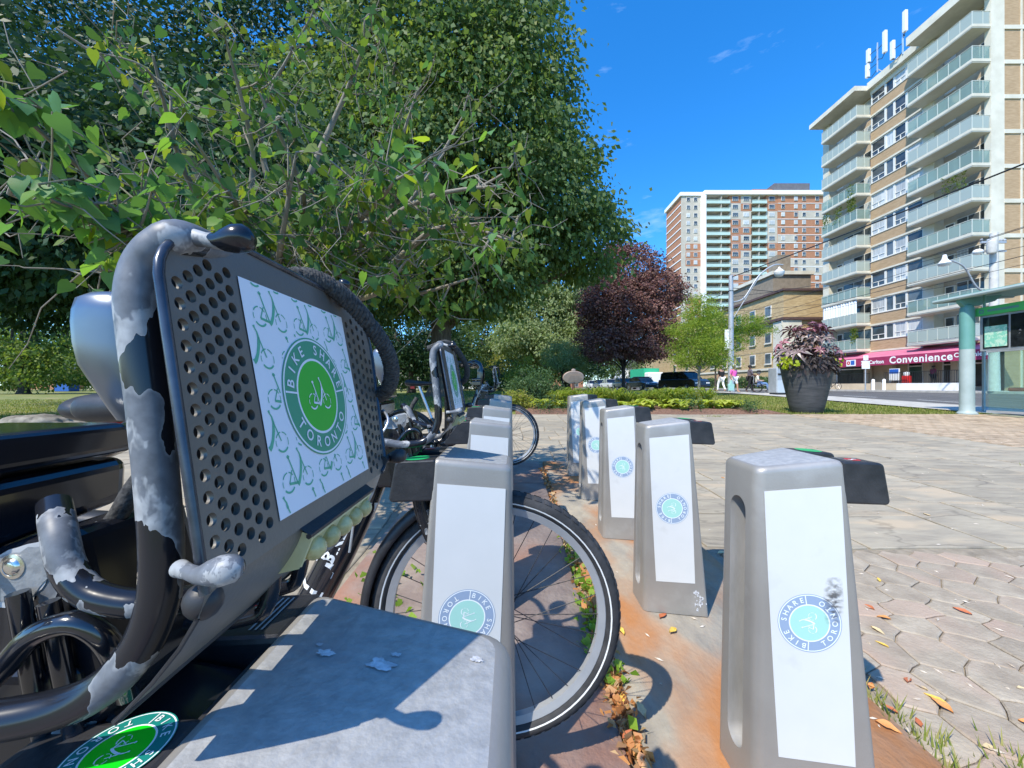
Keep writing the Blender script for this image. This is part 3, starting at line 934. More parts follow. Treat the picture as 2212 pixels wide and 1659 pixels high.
def make_plate(parent):
    mb = MB(); th = .0035
    def sl(fr, a, b):      # column position between two slanted edges
        return lambda t: a(t) + (b(t) - a(t)) * fr
    def column(fa, fb, holes, off):
        """A strip from s=fa(t) to fb(t) with a stack of round holes."""
        mid = lambda t: (fa(t) + fb(t)) / 2
        smid = mid(.5)
        t1 = min(ttop(fa(1)), ttop(fb(1))) ; t0 = max(tbot(fa(0)), tbot(fb(0)))
        def quad(ta, tb, n=3):
            for i in range(n):
                a, b = ta + (tb - ta) * i / n, ta + (tb - ta) * (i + 1) / n
                mb.add([P(fa(a), min(a, ttop(fa(a)))), P(fb(a), min(a, ttop(fb(a)))), P(fb(b), min(b, ttop(fb(b)))), P(fa(b), min(b, ttop(fa(b))))], [(0, 1, 2, 3)])
        if not holes: quad(tbot(smid), 1, 24); return
        pitch = .0575; t = t0 + .02 + off * pitch
        quad(0 if t0 == 0 else 0, t, 2)
        N = 16
        while t + pitch < t1 - .03 - (.0 if off else .03):
            c = t + pitch / 2; sm = mid(c)
            ctr = P(sm, c); wv = (P(fb(c), c) - P(fa(c), c)); hv_ = P(sm, c + .01) - P(sm, c - .01)
            ru, rv = .0034 / wv.length, .0034 / (hv_.length / .02)
            inner, outer, back = [], [], []
            for i in range(N):
                a = 2 * math.pi * i / N
                ca, sa = math.cos(a), math.sin(a)
                u = .5 + ru * ca; v = c + rv * sa
                s_ = fa(v) + (fb(v) - fa(v)) * u
                inner.append(P(s_, v)); back.append(P(s_, v, -th))
                k = max(abs(ca), abs(sa)); u2, v2 = .5 + .5 * ca / k, c + pitch / 2 * sa / k
                outer.append(P(fa(v2) + (fb(v2) - fa(v2)) * u2, v2))
            mb.add(inner + outer + back, [(i, (i + 1) % N, N + (i + 1) % N, N + i) for i in range(N)] + [(i, 2 * N + i, 2 * N + (i + 1) % N, (i + 1) % N) for i in range(N)])
            t += pitch
        quad(t, 1, 3)
    edge0 = lambda t: .0; edge1 = lambda t: 1.0
    h0 = lambda t: .022; h1 = lambda t: LS0(t) - .018
    column(edge0, h0, False, 0)
    nc = 6
    for i in range(nc): column(sl(i / nc, h0, h1), sl((i + 1) / nc, h0, h1), True, .5 * (i % 2))
    column(h1, LS0, False, 0)
    # behind and around the advert
    def strip(t0, t1):
        mb.patch(lambda u, v: P(LS0(t0 + (t1 - t0) * v) + (LS1(t0 + (t1 - t0) * v) - LS0(t0 + (t1 - t0) * v)) * u, min(t0 + (t1 - t0) * v, ttop(LS0(t0 + (t1 - t0) * v) + (LS1(t0) - LS0(t0)) * u))), 12, 4)
    strip(0, TL0); strip(TL1, 1)
    mb.patch(lambda u, v: P(LS0(TL0 + (TL1 - TL0) * v) + (LS1(TL0 + (TL1 - TL0) * v) - LS0(TL0 + (TL1 - TL0) * v)) * u, TL0 + (TL1 - TL0) * v, -.0012), 6, 6)
    g0 = lambda t: LS1(t) + .012; g1 = lambda t: .988
    column(LS1, g0, False, 0)
    for i in range(5): column(sl(i / 5, g0, g1), sl((i + 1) / 5, g0, g1), True, .5 * (i % 2))
    column(g1, edge1, False, 0)
    # lower apron curving back under the rack
    bot = lambda s: (Vector((-.189, .183, -.160)) - O).lerp(Vector((-.189, .44, -.158)) - O, s)
    def apron(u, v):
        a = P(u, tbot(u)); c = a + Vector((-.003, 0, -.022)); d = bot(u)
        return a * (1 - v) ** 2 + c * 2 * v * (1 - v) + d * v * v
    mb.patch(lambda u, v: apron(u, 1 - v), 14, 8)
    o = mb.build('front_plate', M_panelm, parent, smooth=40)
    # rounded edge bead
    rim = [P(0, t) for t in (0, .2, .4, .6, .76)] + [P(s, ttop(s)) for s in (0, .005, .015, .03, .06, .1, .15, .22, .3, .5, .7, .76, .82, .88, .93, .97, .99)] + [P(1, t) for t in (.68, .55, .4, .25, .1)] + [P(s, tbot(s)) for s in (.999, .99, .97, .94)]
    far = [apron(1, v) for v in (.3, .6, 1)]
    near = [apron(0, v) for v in (1, .75, .5, .25)]
    MB().tube(near, [.0009, .001, .0011, .0012], 6).build('apron_bead', M_dark, o, smooth=60)
    MB().tube(rim, .0024, 8).build('edge_bead', M_rimb, o, smooth=60)
    MB().tube([apron(.97, 0)] + far + [bot(s) for s in (.8, .6, .4, .2, 0)], .0018, 6).build('lower_bead', M_dark, o, smooth=60)
    # advert: white sheet with a pattern of pictograms and the round badge
    def A(u, v, lift):
        t = TL0 + (TL1 - TL0) * v
        s_ = LS0(t) + (LS1(t) - LS0(t)) * u
        return P(s_, t, .0006 + lift)
    adv = MB().patch(lambda u, v: A(u, v, 0), 10, 10).build('advert_sheet', M_white, parent, smooth=60)
    adv_w, adv_h = .1475, .158
    def fn(x, y, l): return A(.5 + x / adv_w, .5 + y / adv_h, l)
    mb2 = MB()
    inside = lambda x, y: abs(x) < adv_w / 2 - .0006 and abs(y) < adv_h / 2 - .0006 and x * x + (y + .001) ** 2 > .0505 ** 2
    gx_, gy_ = .047, .0285
    for j in range(-4, 5):
        for i in range(-3, 4):
            bike_glyph(mb2, lambda x, y: fn(x, y, .0002), i * gx_ + (gx_ / 2 if j % 2 else 0), j * gy_ + .004, .0185, inside, 1.0)
    mb2.build('bicycle_print', M_green, adv)
    emblem(lambda x, y, l: fn(x, y - .001, l + .0003), .0475, (M_ringg, M_discg, M_white), adv, name='round_badge', bold=.014)
    # headlight: box on the apron with a row of five domed lamps
    p0, p1 = Vector((-.149, .266, -.1045)) - O, Vector((-.149, .378, -.1045)) - O
    ax = (p1 - p0).normalized()
    def hb(y, x, z): return p0 + ax * y + Vector((x, 0, z))
    Lh = (p1 - p0).length
    mb3 = MB()
    prof = [(.002, .003), (.0095, .0005), (.001, -.021), (-.012, -.024), (-.012, .003)]
    vs = [hb(0, *p) for p in prof] + [hb(Lh, *p) for p in prof]; k = len(prof)
    mb3.add(vs, [tuple(range(k)), tuple(range(k, 2 * k))[::-1]] + [(i, (i + 1) % k, k + (i + 1) % k, k + i) for i in range(k)])
    hl = mb3.build('headlight', M_lensb, parent, bevel=.0012)
    mb3 = MB(); mb3.add([hb(-.004, .001, .010), hb(-.004, .0115, .0025), hb(Lh + .003, .0115, .0025), hb(Lh + .003, .001, .010), hb(-.004, -.002, .011), hb(Lh + .003, -.002, .011)], [(0, 1, 2, 3), (0, 3, 5, 4)])
    mb3.tube([hb(-.004, .0105, .002), hb(Lh + .003, .0105, .002)], .002, 6)
    mb3.build('headlight_visor', M_dark, hl, smooth=40)
    for i in range(5):
        c = hb(.0125 + i * (Lh - .022) / 4, .0058, -.0125)
        MB().ball(c, .0086, n=16, m=10).build('lamp', M_lensb2, hl, smooth=80)
    MB().tube([hb(.002, .0098, 0), hb(.002, .0015, -.021)], .0013, 6).tube([hb(Lh - .002, .0098, 0), hb(Lh - .002, .0015, -.021)], .0013, 6).tube([hb(.002, .0098, -.001), hb(Lh, .0098, -.001)], .0013, 6).build('lens_rim', M_lensb, hl, smooth=60)
    # dark liner close behind the perforations
    mb = MB()
    mb.patch(lambda u, v: P(.03 + .94 * u, .03 + (min(ttop(.03 + .94 * u), .97) - .05) * v, -.009), 24, 4)
    mb.build('liner', M_dark, o)
    return o

def wheel_parts(root, cx, cz, name='front_wheel', rad=.33):
    hub = place(name, None, root)
    mb = MB(); tr = .0225; N = 72
    prof = []
    for k in range(15):
        a = math.pi * (-.25 + 1.5 * k / 14)
        prof.append((rad - tr + tr * math.sin(a + 0) * 1.0 if 0 else rad - tr + tr * math.cos(math.pi - a) * -1 * -1 if 0 else 0, 0))
    Mx = Matrix.Translation((cx, 0, cz)) @ Matrix.Rotation(R(90), 4, 'X')
    sec = [(rad - tr + tr * math.cos(2 * math.pi * k / 16), tr * math.sin(2 * math.pi * k / 16)) for k in range(16)]
    mb.lathe(sec, N, Mx, closed=True)
    for k in range(72):           # tread blocks along both shoulders
        for sg in (-1, 1):
            a = 2 * math.pi * k / 72
            ca, sa = math.cos(a), math.sin(a)
            B = Mx @ Matrix(((ca, -sa, 0, 0), (sa, ca, 0, 0), (0, 0, 1, 0), (0, 0, 0, 1)))
            q = [(rad - .0065, .0178 * sg, -.011), (rad - .0065, .0178 * sg, .009), (rad + .0001, .005 * sg, .012), (rad + .0001, .005 * sg, -.008)]
            vs = [B @ Vector((r_, d, z)) for (r_, z, d) in [(p[0], p[1], p[2]) for p in q]]
            vs2 = [B @ Vector((r_ + .0004, d * .95, z * 1.02)) for (r_, z, d) in q]
            mb.add(vs + vs2, [(4, 5, 6, 7), (0, 1, 5, 4), (1, 2, 6, 5), (2, 3, 7, 6), (3, 0, 4, 7)])
    mb.build('tyre', M_rubber, hub, smooth=50)
    mb = MB()
    for sg in (-1, 1):
        vs = []
        for k in range(N):
            a = 2 * math.pi * k / N
            for r_, y in ((rad - .030, .0213), (rad - .0265, .0226)):
                vs.append(Mx @ Vector((r_ * math.cos(a), r_ * math.sin(a), y * sg)))
        mb.add(vs, [(2 * k, 2 * k + 1, (2 * k + 3) % (2 * N), (2 * k + 2) % (2 * N)) for k in range(N)])
    mb.build('reflective_stripe', M_refl, hub)
    rim = [(rad - .060, -.009), (rad - .042, -.0145), (rad - .040, -.0125), (rad - .040, .0125), (rad - .042, .0145), (rad - .060, .009)]
    MB().lathe(rim, N, Mx, closed=True).build('rim', M_rim, hub, smooth=40)
    mb = MB()
    hubr = .022
    for k in range(32):
        a = 2 * math.pi * k / 32; sg = 1 if k % 2 else -1; tw = (1 if (k // 2) % 2 else -1) * R(62)
        p = Vector(((hubr) * math.cos(a + tw), hubr * math.sin(a + tw), .028 * sg)); q = Vector(((rad - .058) * math.cos(a), (rad - .058) * math.sin(a), 0))
        mb.tube([Mx @ p, Mx @ q], .0011, 5, caps=False)
    mb.build('spokes', M_dark, hub)
    MB().lathe([(1e-5, -.05), (.012, -.05), (.016, -.032), (.028, -.03), (.028, -.024), (.02, -.02), (.02, .02), (.028, .024), (.028, .03), (.016, .032), (.012, .05), (1e-5, .05)], 20, Mx).build('hub', M_alu, hub, smooth=40)
    return hub

def fender(root, cx, cz, a0, a1, rad=.352, name='mudguard'):
    mb = MB(); n = 36
    sec = [(-.031, -.022), (-.029, -.006), (-.018, .003), (0, .006), (.018, .003), (.029, -.006), (.031, -.022)]
    vs = []
    for i in range(n + 1):
        a = R(a0 + (a1 - a0) * i / n)
        for y, dr in sec: vs.append(Vector((cx + (rad + dr) * math.cos(a), y, cz + (rad + dr) * math.sin(a))))
    k = len(sec)
    mb.add(vs, [(i * k + j, i * k + j + 1, (i + 1) * k + j + 1, (i + 1) * k + j) for i in range(n) for j in range(k - 1)])
    o = mb.build(name, M_dark, root, smooth=60)
    s = o.modifiers.new('thick', 'SOLIDIFY'); s.thickness = .003
    return o

def make_bike(name, label, tall=False, basket=True):
    b = thing(name, label, 'bicycle', group='share bicycles')
    cx, cz = -.043, .415
    wheel_parts(b, cx, cz)
    fender(b, cx, cz, 52 if False else 100, 215)
    # fork, head and the tall curved down tube
    mb = MB()
    for sg in (-1, 1):
        mb.tube(spline([(-.235, .055 * sg, .76), (-.21, .056 * sg, .66), (-.12, .052 * sg, .50), (-.05, .05 * sg, .415)], 4), [.021, .02, .0195, .019, .0185, .018, .017, .016, .015, .014, .013, .012, .0115], 10)
    mb.tube([(-.237, -.06, .757), (-.237, .06, .757)], .024, 10)
    mb.build('fork', M_peel2, b, smooth=50)
    mb = MB()
    mb.tube(spline([(-.345, 0, .885), (-.36, 0, .82), (-.40, 0, .71), (-.47, 0, .56), (-.56, 0, .40), (-.64, 0, .33), (-.74, 0, .34), (-.79, 0, .45), (-.82, 0, .56)], 6), [.040] * 6 + [.044] * 20 + [.04] * 13 + [.03] * 10, 20)
    fr = mb.build('frame', M_black, b, smooth=60)
    # lettering round the down tube
    p0, p1 = Vector((-.395, 0, .722)), Vector((-.515, 0, .475)); ax = (p0 - p1).normalized(); nrm = Vector((ax.z, 0, -ax.x))
    def dt(al, ac, lift=.0008):
        rr = .0445 + lift; th = ac / rr
        return p1 + ax * al + nrm * (math.sin(th) * rr) + Vector((0, -math.cos(th) * rr, 0))
    mb = MB()
    flat_text(mb, lambda x, y: dt(.152 + x, -.006 + y), 'BIKE', .047, .0016)
    flat_text(mb, lambda x, y: dt(.19 + x, -.046 + y), 'TORONTO', .038, .001)
    mb.add([dt(.03, a) for a in (-.055, -.03, 0, .025)] + [dt(.018, a) for a in (-.055, -.03, 0, .025)], [(0, 1, 5, 4), (1, 2, 6, 5), (2, 3, 7, 6)])
    mb.add([dt(.286, a) for a in (-.065, -.03, 0, .03, .06)] + [dt(.262, a) for a in (-.065, -.03, 0, .03, .06)], [(0, 1, 6, 5), (1, 2, 7, 6), (2, 3, 8, 7), (3, 4, 9, 8)])
    ribbon(mb, lambda x, y: dt(.062 + x, .018 + y), [(0, .03), (.012, .012), (.026, .012), (.04, -.004), (.04, -.02)], [.012, .014, .012, .014, .01])
    mb.build('lettering', M_refl, fr)
    # head block that goes into the dock
    mb = MB()
    mb.box(-.345, -.255, -.045, .045, .76, .875)
    mb.prism([(-.30, .76), (-.20, .735), (-.17, .755), (-.17, .815), (-.25, .83), (-.30, .87)], 1, -.033, .033)
    mb.prism([(-.36, .86), (-.29, .80), (-.235, .85), (-.262, .955), (-.30, .948), (-.365, .925)], 1, -.04, .04)
    hd = mb.build('head_block', M_peel2, b, bevel=.008, seg=3)
    for dd, ins, wm in ((.0006, 1.0, M_worn1), (.001, .86, M_worn2)):
        pl_ = [(-70, 1232), (0, 1196), (60, 1176), (118, 1163), (138, 1172), (146, 1192), (132, 1214), (112, 1236), (96, 1262), (70, 1296), (20, 1312), (-70, 1310)]
        cxp = sum(q[0] for q in pl_) / len(pl_); cyp = sum(q[1] for q in pl_) / len(pl_); v_ = []
        for i_ in range(len(pl_)):
            for t_ in (0, .33, .66):
                ax_, ay_ = pl_[i_]; bx_, by_ = pl_[(i_ + 1) % len(pl_)]
                qx, qy = ax_ + (bx_ - ax_) * t_ + random.gauss(0, 2.5), ay_ + (by_ - ay_) * t_ + random.gauss(0, 2.5)
                v_.append(lp(cxp + (qx - cxp) * ins, cyp + (qy - cyp) * ins, .23 - dd))
        MB().add(v_, [tuple(range(len(v_)))]).build('worn_patch', wm, hd)
    for (x, y, z) in ((-.297, -.0412, .9345), (-.268, -.046, .775)):
        MB().lathe([(1e-5, .0022), (.0025, .0022), (.0045, .0014), (.0052, .0002), (.0056, .0008), (.0074, .0004), (.0078, -.003)], 18, Matrix.Translation((x, y, z)) @ Matrix.Rotation(R(90), 4, 'X')).build('bolt', M_brass, hd, smooth=40)
    # stem: two stacked bars across, then shell and handlebar
    hz = .11 if tall else 0
    mb = MB()
    mb.prism([(-.07, 1.006), (-.055, 1.012), (.052, 1.012), (.062, 1.004), (.062, .987), (-.07, .985)], 0, -.42, -.322)
    s1 = mb.build('stem_cap', M_black, b, bevel=.011, seg=4)
    mb = MB(); mb.prism([(-.07, .981), (.060, .983), (.058, .945), (-.07, .93)], 0, -.42, -.326)
    mb.build('stem_clamp', M_black, b, bevel=.01, seg=4)
    if not tall:
        # silver display housing
        Yc = .372
        rows = [(636, 246, 292), (642, 226, 318), (656, 208, 334), (680, 199, 343), (705, 196, 346), (745, 200, 346), (790, 214, 346), (840, 240, 346), (880, 260, 345), (905, 274, 344)]
        mb = MB(); vs = []; n = 20
        for (py, xl, xr) in rows:
            a, c = lp(xl, py, Yc), lp(xr, py, Yc); m_ = (a + c) / 2; hw = (c - a).length / 2; d = min(.032, hw * 1.1)
            for j in range(n):
                t = 2 * math.pi * j / n
                ce, se = math.cos(t), math.sin(t)
                vs.append(m_ + Vector((hw * math.copysign(abs(ce) ** .75, ce), d * math.copysign(abs(se) ** .75, se), 0)))
        k = len(rows)
        mb.add(vs, [(i * n + j, (i + 1) * n + j, (i + 1) * n + (j + 1) % n, i * n + (j + 1) % n) for i in range(k - 1) for j in range(n)] + [tuple(range(n)), tuple(range((k - 1) * n, k * n))[::-1]])
        mb.build('display_housing', M_shell, b, smooth=60)
    else:
        MB().tube(spline([(-.34, 0, .95), (-.33, 0, 1.05), (-.345, 0, 1.14), (-.40, 0, 1.175), (-.45, 0, 1.17)], 5), [.04] * 8 + [.036] * 8 + [.026] * 5, 12).build('stem', M_black, b, smooth=60)
    zb = 1.165 if tall else 1.02; xb = -.42 if tall else -.37
    mb = MB()
    for sg in (-1, 1):
        mb.tube(spline([(xb, 0, zb - .035), (xb, .06 * sg, zb - .035), (-.385, .12 * sg, zb - .025), (-.43, .195 * sg, zb - .004), (-.50, .235 * sg, zb - .005), (-.53, .24 * sg, zb - .007)], 5), .0125, 10)
    hb_ = mb.build('handlebar', M_black, b, smooth=60)
    for sg in (-1, 1):
        a, c = Vector((-.445, .225 * sg, zb - .002)), Vector((-.575, .243 * sg, zb - .008)); d = (c - a).normalized(); L_ = (c - a).length
        MB().tube([a + d * t * L_ for t in (0, .02, .1, .6, .84, .91, .955, .985, 1)], [.013, .016, .0175, .019, .019, .018, .0155, .0105, .001], 16).build('grip', M_dark, hb_, smooth=60)
        MB().tube(spline([(-.42, .16 * sg, zb - .01), (-.41, .205 * sg, zb - .03), (-.45, .235 * sg, zb - .04)], 4), .005, 8).build('brake_lever', M_dark, hb_, smooth=60)
    # seat, post, rear end
    sp, st = Vector((-.84, 0, .56)), Vector((-.985, 0, .93))
    MB().tube([sp, st], .0155, 12).build('seat_post', M_alu, b, smooth=60)
    MB().tube([Vector((-.80, 0, .47)), sp + Vector((-.01, 0, .03))], .021, 12).build('seat_tube', M_black, b, smooth=60)
    mb = MB()
    rows = [(-.82, .012, .962, .02), (-.86, .024, .972, .035), (-.93, .034, .978, .045), (-1.0, .075, .985, .06), (-1.06, .095, .995, .072), (-1.1, .09, .998, .072), (-1.117, .07, .993, .06), (-1.125, .035, .984, .036)]
    vs = []; n = 20
    for x, w, z, d in rows:
        for j in range(n):
            t = 2 * math.pi * j / n
            vs.append((x, w * math.cos(t), z - d / 2 + d / 2 * math.sin(t)))
    mb.add(vs, [(i * n + j, i * n + (j + 1) % n, (i + 1) * n + (j + 1) % n, (i + 1) * n + j) for i in range(len(rows) - 1) for j in range(n)] + [tuple(range(n))[::-1], tuple(range((len(rows) - 1) * n, len(rows) * n))])
    seat = mb.build('saddle', M_dark, b, smooth=60)
    MB().box(-1.07, -1.03, -.02, .02, .9, .93).build('rear_reflector', M_redp, seat, bevel=.004)
    rc = (-1.13, .33)
    wheel_parts(b, rc[0], rc[1], 'rear_wheel')
    fender(b, rc[0], rc[1], 10, 200, name='rear_mudguard')
    mb = MB()
    for sg in (-1, 1):
        mb.tube([(-.72, .04 * sg, .33), (-1.13, .06 * sg, .33)], .011, 8); mb.tube([(-.81, .03 * sg, .52), (-.95, .055 * sg, .47), (-1.13, .06 * sg, .34)], .010, 8)
    mb.box(-1.0, -.7, .035, .06, .25, .42)
    mb.build('rear_stays', M_black, b, smooth=50)
    mb = MB()
    mb.tube([(-.68, -.07, .32), (-.64, -.085, .2)], .008, 8); mb.box(-.68, -.6, -.15, -.09, .185, .21)
    mb.tube([(-.68, .07, .32), (-.72, .085, .45)], .008, 8); mb.box(-.76, -.68, .09, .15, .44, .465)
    mb.build('crank', M_dark, b)
    MB().tube(spline([(-.33, -.04, .96), (-.30, -.09, .93), (-.34, -.1, .86), (-.39, -.045, .74), (-.41, -.05, .6)], 5), .0032, 7).build('brake_cable', M_alu, b, smooth=60)
    if not basket: return b
    # ---- the front rack
    rk = b
    make_plate(rk)
    r_ = .0094
    near = [lp(-500, 1570, .17), lp(-150, 1572, .185), lp(0, 1556, .19), lp(140, 1526, .195), lp(235, 1476, .198), lp(305, 1395, .20), lp(341, 1305, .20), lp(350, 1220, .20), lp(345, 1100, .20), lp(326, 900, .20), lp(303, 720, .20), lp(297, 640, .20), lp(312, 575, .202), lp(350, 530, .203), lp(400, 516, .21)]
    topb = [P(.25, .98, -.012), P(.5, .98, -.014), P(.72, .96, -.014), P(.9, .84, -.014), P(.975, .62, -.014), P(.975, .3, -.014), P(.96, .0, -.014)]
    low = [Vector((-.18, .425, -.145)) - O, Vector((-.215, .41, -.175)) - O, Vector((-.30, .38, -.18)) - O, Vector((-.36, .35, -.17)) - O]
    MB().tube(spline(near + topb + low, 5), r_, 16).build('rack_tube', M_peel, rk, smooth=70)
    MB().tube(spline([lp(-260, 1570, .20), lp(-90, 1520, .205), lp(0, 1450, .21), lp(70, 1375, .212), lp(150, 1345, .214), lp(205, 1362, .217), lp(245, 1410, .222), lp(275, 1500, .235)], 5), .0062, 12).build('rack_tube', M_black, rk, smooth=70)
    MB().tube(spline([lp(118, 1090, .235), lp(128, 1150, .222), lp(146, 1225, .218), lp(185, 1275, .216), lp(245, 1298, .216), lp(330, 1305, .22), lp(430, 1290, .235)], 5), .0078, 14).build('rack_tube', M_peel5, rk, smooth=70)
    for yy in (.285, .325):
        MB().tube(spline([Vector((-.36, yy, -.15)) - O, Vector((-.27, yy, -.175)) - O, Vector((-.2, yy, -.172)) - O, Vector((-.178, yy, -.15)) - O, Vector((-.176, yy, -.05)) - O], 5), .006, 10).build('rack_tube', M_peel2, rk, smooth=70)
    mb = MB()
    for x0, y0, x1, y1 in ((38, 1280, 95, 1600), (105, 1300, 165, 1600)):
        mb.tube([lp(x0, y0, .222), lp(x1, y1, .226)], .005, 8)
    mb.build('rack_stay', M_black, rk, smooth=60)
    # cord hooks at the plate's corners
    def hook(a, c, e, mat=M_peel2, rb=.0078):
        a, c, e = Vector(a), Vector(c), Vector(e); d = (e - c).normalized()
        pts = [a, a.lerp(c, .5), c, c.lerp(e, .25), c.lerp(e, .55), c.lerp(e, .8), c.lerp(e, .94), e]
        MB().tube(pts, [rb * .62, rb * .5, rb * .55, rb * .8, rb, rb * .92, rb * .6, rb * .08], 18).build('hook', mat, rk, smooth=70)
    hook(lp(420, 514, .208), lp(470, 522, .205), lp(548, 512, .205), M_peel2, .0077)
    hook(lp(388, 1228, .182), lp(428, 1243, .172), lp(521, 1224, .169), M_peel3, .0066)
    hook(P(.97, .06), lp(838, 990, .452), lp(878, 981, .452), M_dark, .0085)
    hook(P(.76, .99), lp(738, 628, .41), lp(748, 604, .41), M_peel2, .0065)
    MB().tube([P(.755, 1.0, -.004), P(.745, .985, .008)], [.0105, .007], 14).build('cord_guide', M_dark, rk, smooth=70)
    MB().ball(P(.03, -.03, -.008), .009, .008, .009).build('rubber_foot', M_dark, rk, smooth=70)
    cd = spline([lp(560, 640, .37), lp(625, 603, .355), lp(660, 598, .36), lp(705, 614, .37), lp(748, 645, .385), lp(795, 697, .41), lp(832, 752, .43), lp(846, 800, .445), lp(838, 838, .455), lp(812, 858, .465), lp(780, 868, .475)], 14)
    mb = MB(); rr = [.0076 + .0007 * math.sin(i * 1.55) for i in range(len(cd))]
    mb.tube(cd, rr, 14)
    # strands of the braid
    for ph in range(6):
        q = []
        for i, p in enumerate(cd):
            t = (cd[min(i + 1, len(cd) - 1)] - cd[max(0, i - 1)]).normalized(); u = t.orthogonal().normalized(); w = t.cross(u)
            a = i * .62 + ph * math.pi / 3
            q.append(p + (u * math.cos(a) + w * math.sin(a)) * .0071)
        mb.tube(q, .0023, 6)
    mb.build('elastic_cord', M_cord, rk, smooth=70)
    mb = MB(); mb.tube(spline([lp(330, 1000, .27), lp(285, 1060, .265), lp(250, 1120, .262), lp(210, 1155, .26), lp(150, 1190, .26)], 8), .0058, 12).build('elastic_cord', M_cord, rk, smooth=70)
    # hose / lamp cable loop below
    return b

bikeA = make_bike('share_bicycle', 'share bicycle with big perforated front plate and green badge filling the left foreground')
bikeA.location = (0, YC[0], zg(0, .27))
bikeB = copy_tree(bikeA)
bikeB.location = (0, YC[1] - .01, zg(0, 1.03)); bikeB['label'] = 'share bicycle whose front wheel passes through the second dock, small tilted plate above'
bikeF = make_bike('share_bicycle', 'far share bicycle with tall black stem and handlebar at the last left dock', tall=True)
bikeF.location = (0, YC[5], zg(0, YC[5]))

# ================================================================== BUILDINGS
M_cream = pm('cream_concrete', (.56, .53, .43), (.68, .65, .54), .8, .85, bump=.15, bscale=30)
M_soffit = pm('painted_soffit', (.52, .5, .42), (.6, .58, .5), 1, .9)
M_bbrick = pm('buff_brick', (.36, .245, .135), (.46, .325, .195), 2.2, .9, bump=.3, bscale=12, stretch=(1, 1, 5), detail=10)
M_bglass = glassmat('balcony_glass', (.33, .42, .36), .66, .12)
M_bg2 = [M_bglass, glassmat('balcony_glass_clear', (.3, .4, .35), .5, .08), glassmat('balcony_glass_frosted', (.4, .46, .41), .85, .25)]
M_win = pm('window_glass', (.035, .045, .055), (.11, .13, .14), .5, .06, spec=.7, objrand=.5)
M_wincurt = pm('curtained_window', (.33, .35, .35), (.62, .64, .63), 3, .25, stretch=(6, 6, .2), objrand=.2)
M_wframe = pm('white_window_frame', (.68, .67, .62), rough=.5)
M_rail = pm('pale_rail', (.55, .58, .5), rough=.4)
M_maroon = pm('maroon_awning', (.29, .02, .075), (.36, .032, .1), 2, .7)
M_awtop = pm('pale_awning_top', (.5, .13, .22), (.58, .18, .27), 2, .7)  # paler tone for the awning's sloping top than for its front
M_wht = pm('white_lettering', (.82, .82, .8), rough=.5)
M_shop = pm('dark_shopfront', (.02, .02, .022), (.06, .055, .05), 1, .15, spec=.6)
M_tanwall = pm('tan_render', (.45, .36, .25), (.55, .45, .32), 1, .9)
M_white_w = pm('white_painted_wall', (.7, .7, .68), (.78, .78, .76), 2, .8)
M_blackm = pm('black_metal', (.015, .015, .016), rough=.4)
M_obrick = pm('orange_brick', (.33, .15, .08), (.42, .2, .11), 1.2, .9, stretch=(1, 1, 4))
M_bebrick = pm('beige_panel', (.43, .39, .32), (.5, .46, .38), .6, .9)
M_mint = pm('mint_balcony_panel', (.4, .55, .49), (.46, .6, .54), .4, .6)
M_recess = pm('balcony_recess', (.2, .19, .18), (.27, .26, .25), .4, .9)
M_tawny = pm('yellow_brick', (.38, .265, .13), (.54, .41, .225), 1.6, .95, bump=.4, bscale=8, stretch=(1, 1, 5), detail=10)
M_dkbrick = pm('brown_penthouse', (.2, .165, .12), (.27, .225, .17), 2, .9)
M_wood = pm('grey_wood', (.3, .27, .22), rough=.8)
M_greyp = pm('grey_cladding', (.1, .1, .11), (.14, .14, .15), 1, .7)
M_ivy = leafmat('ivy_leaves', [(.05, .1, .015), (.11, .17, .025), (.2, .22, .05)])

bld = thing('apartment_building', 'cream and buff brick apartment block with long glass balconies above a convenience store', 'building', (0, 0, 0))
XW, XB = 38.0, 36.55
ZS = [28.74 - 2.757 * i for i in range(10)]           # slab tops of the ten balcony floors
ZROOF, ZB = 31.75, -.36
def bp(name, mb, mat, parent=bld, smooth=None, bevel=0): return mb.build(name, mat, parent, smooth, bevel)
Y0, Y1, Y2, Y3, YE = 30.5, 35.55, 40.8, 45.4, 47.0
# main mass, butted pieces: gable end, behind-balcony walls, window bays
mb = MB(); mb.box(XW + 1.06, 62, Y0 + .05, 46.9, ZB, ZROOF - .5); bp('core', mb, M_bbrick)
mb = MB(); mb.box(XW, XW + 1.05, Y0, Y0 + .45, ZB, ZROOF - .35); bp('end_column', mb, M_cream)
for z in ZS + [31.3]:
    mb = MB(); mb.box(XW + 1.05, 62, Y0 - .02, Y0 + .05, z - .42, z - .1); bp('floor_band', mb, M_cream)
for x in (40.35, 43.4, 46.5):
    mb = MB(); mb.box(x, x + .12, Y0 - .012, Y0 + .05, ZB, ZROOF - .6); bp('vertical_strip', mb, M_cream)
mb = MB(); mb.box(XB - .25, 62, Y0 - .25, Y1 - .1, 31.3, 31.3 + .75); mb.box(XW - .4, 62, Y1 - .1, Y2 - .05, 31.3, 31.3 + .75); mb.box(XB - .25, 62, Y2 - .05, YE, 31.3, 31.3 + .5); bp('roof_slab', mb, M_cream)

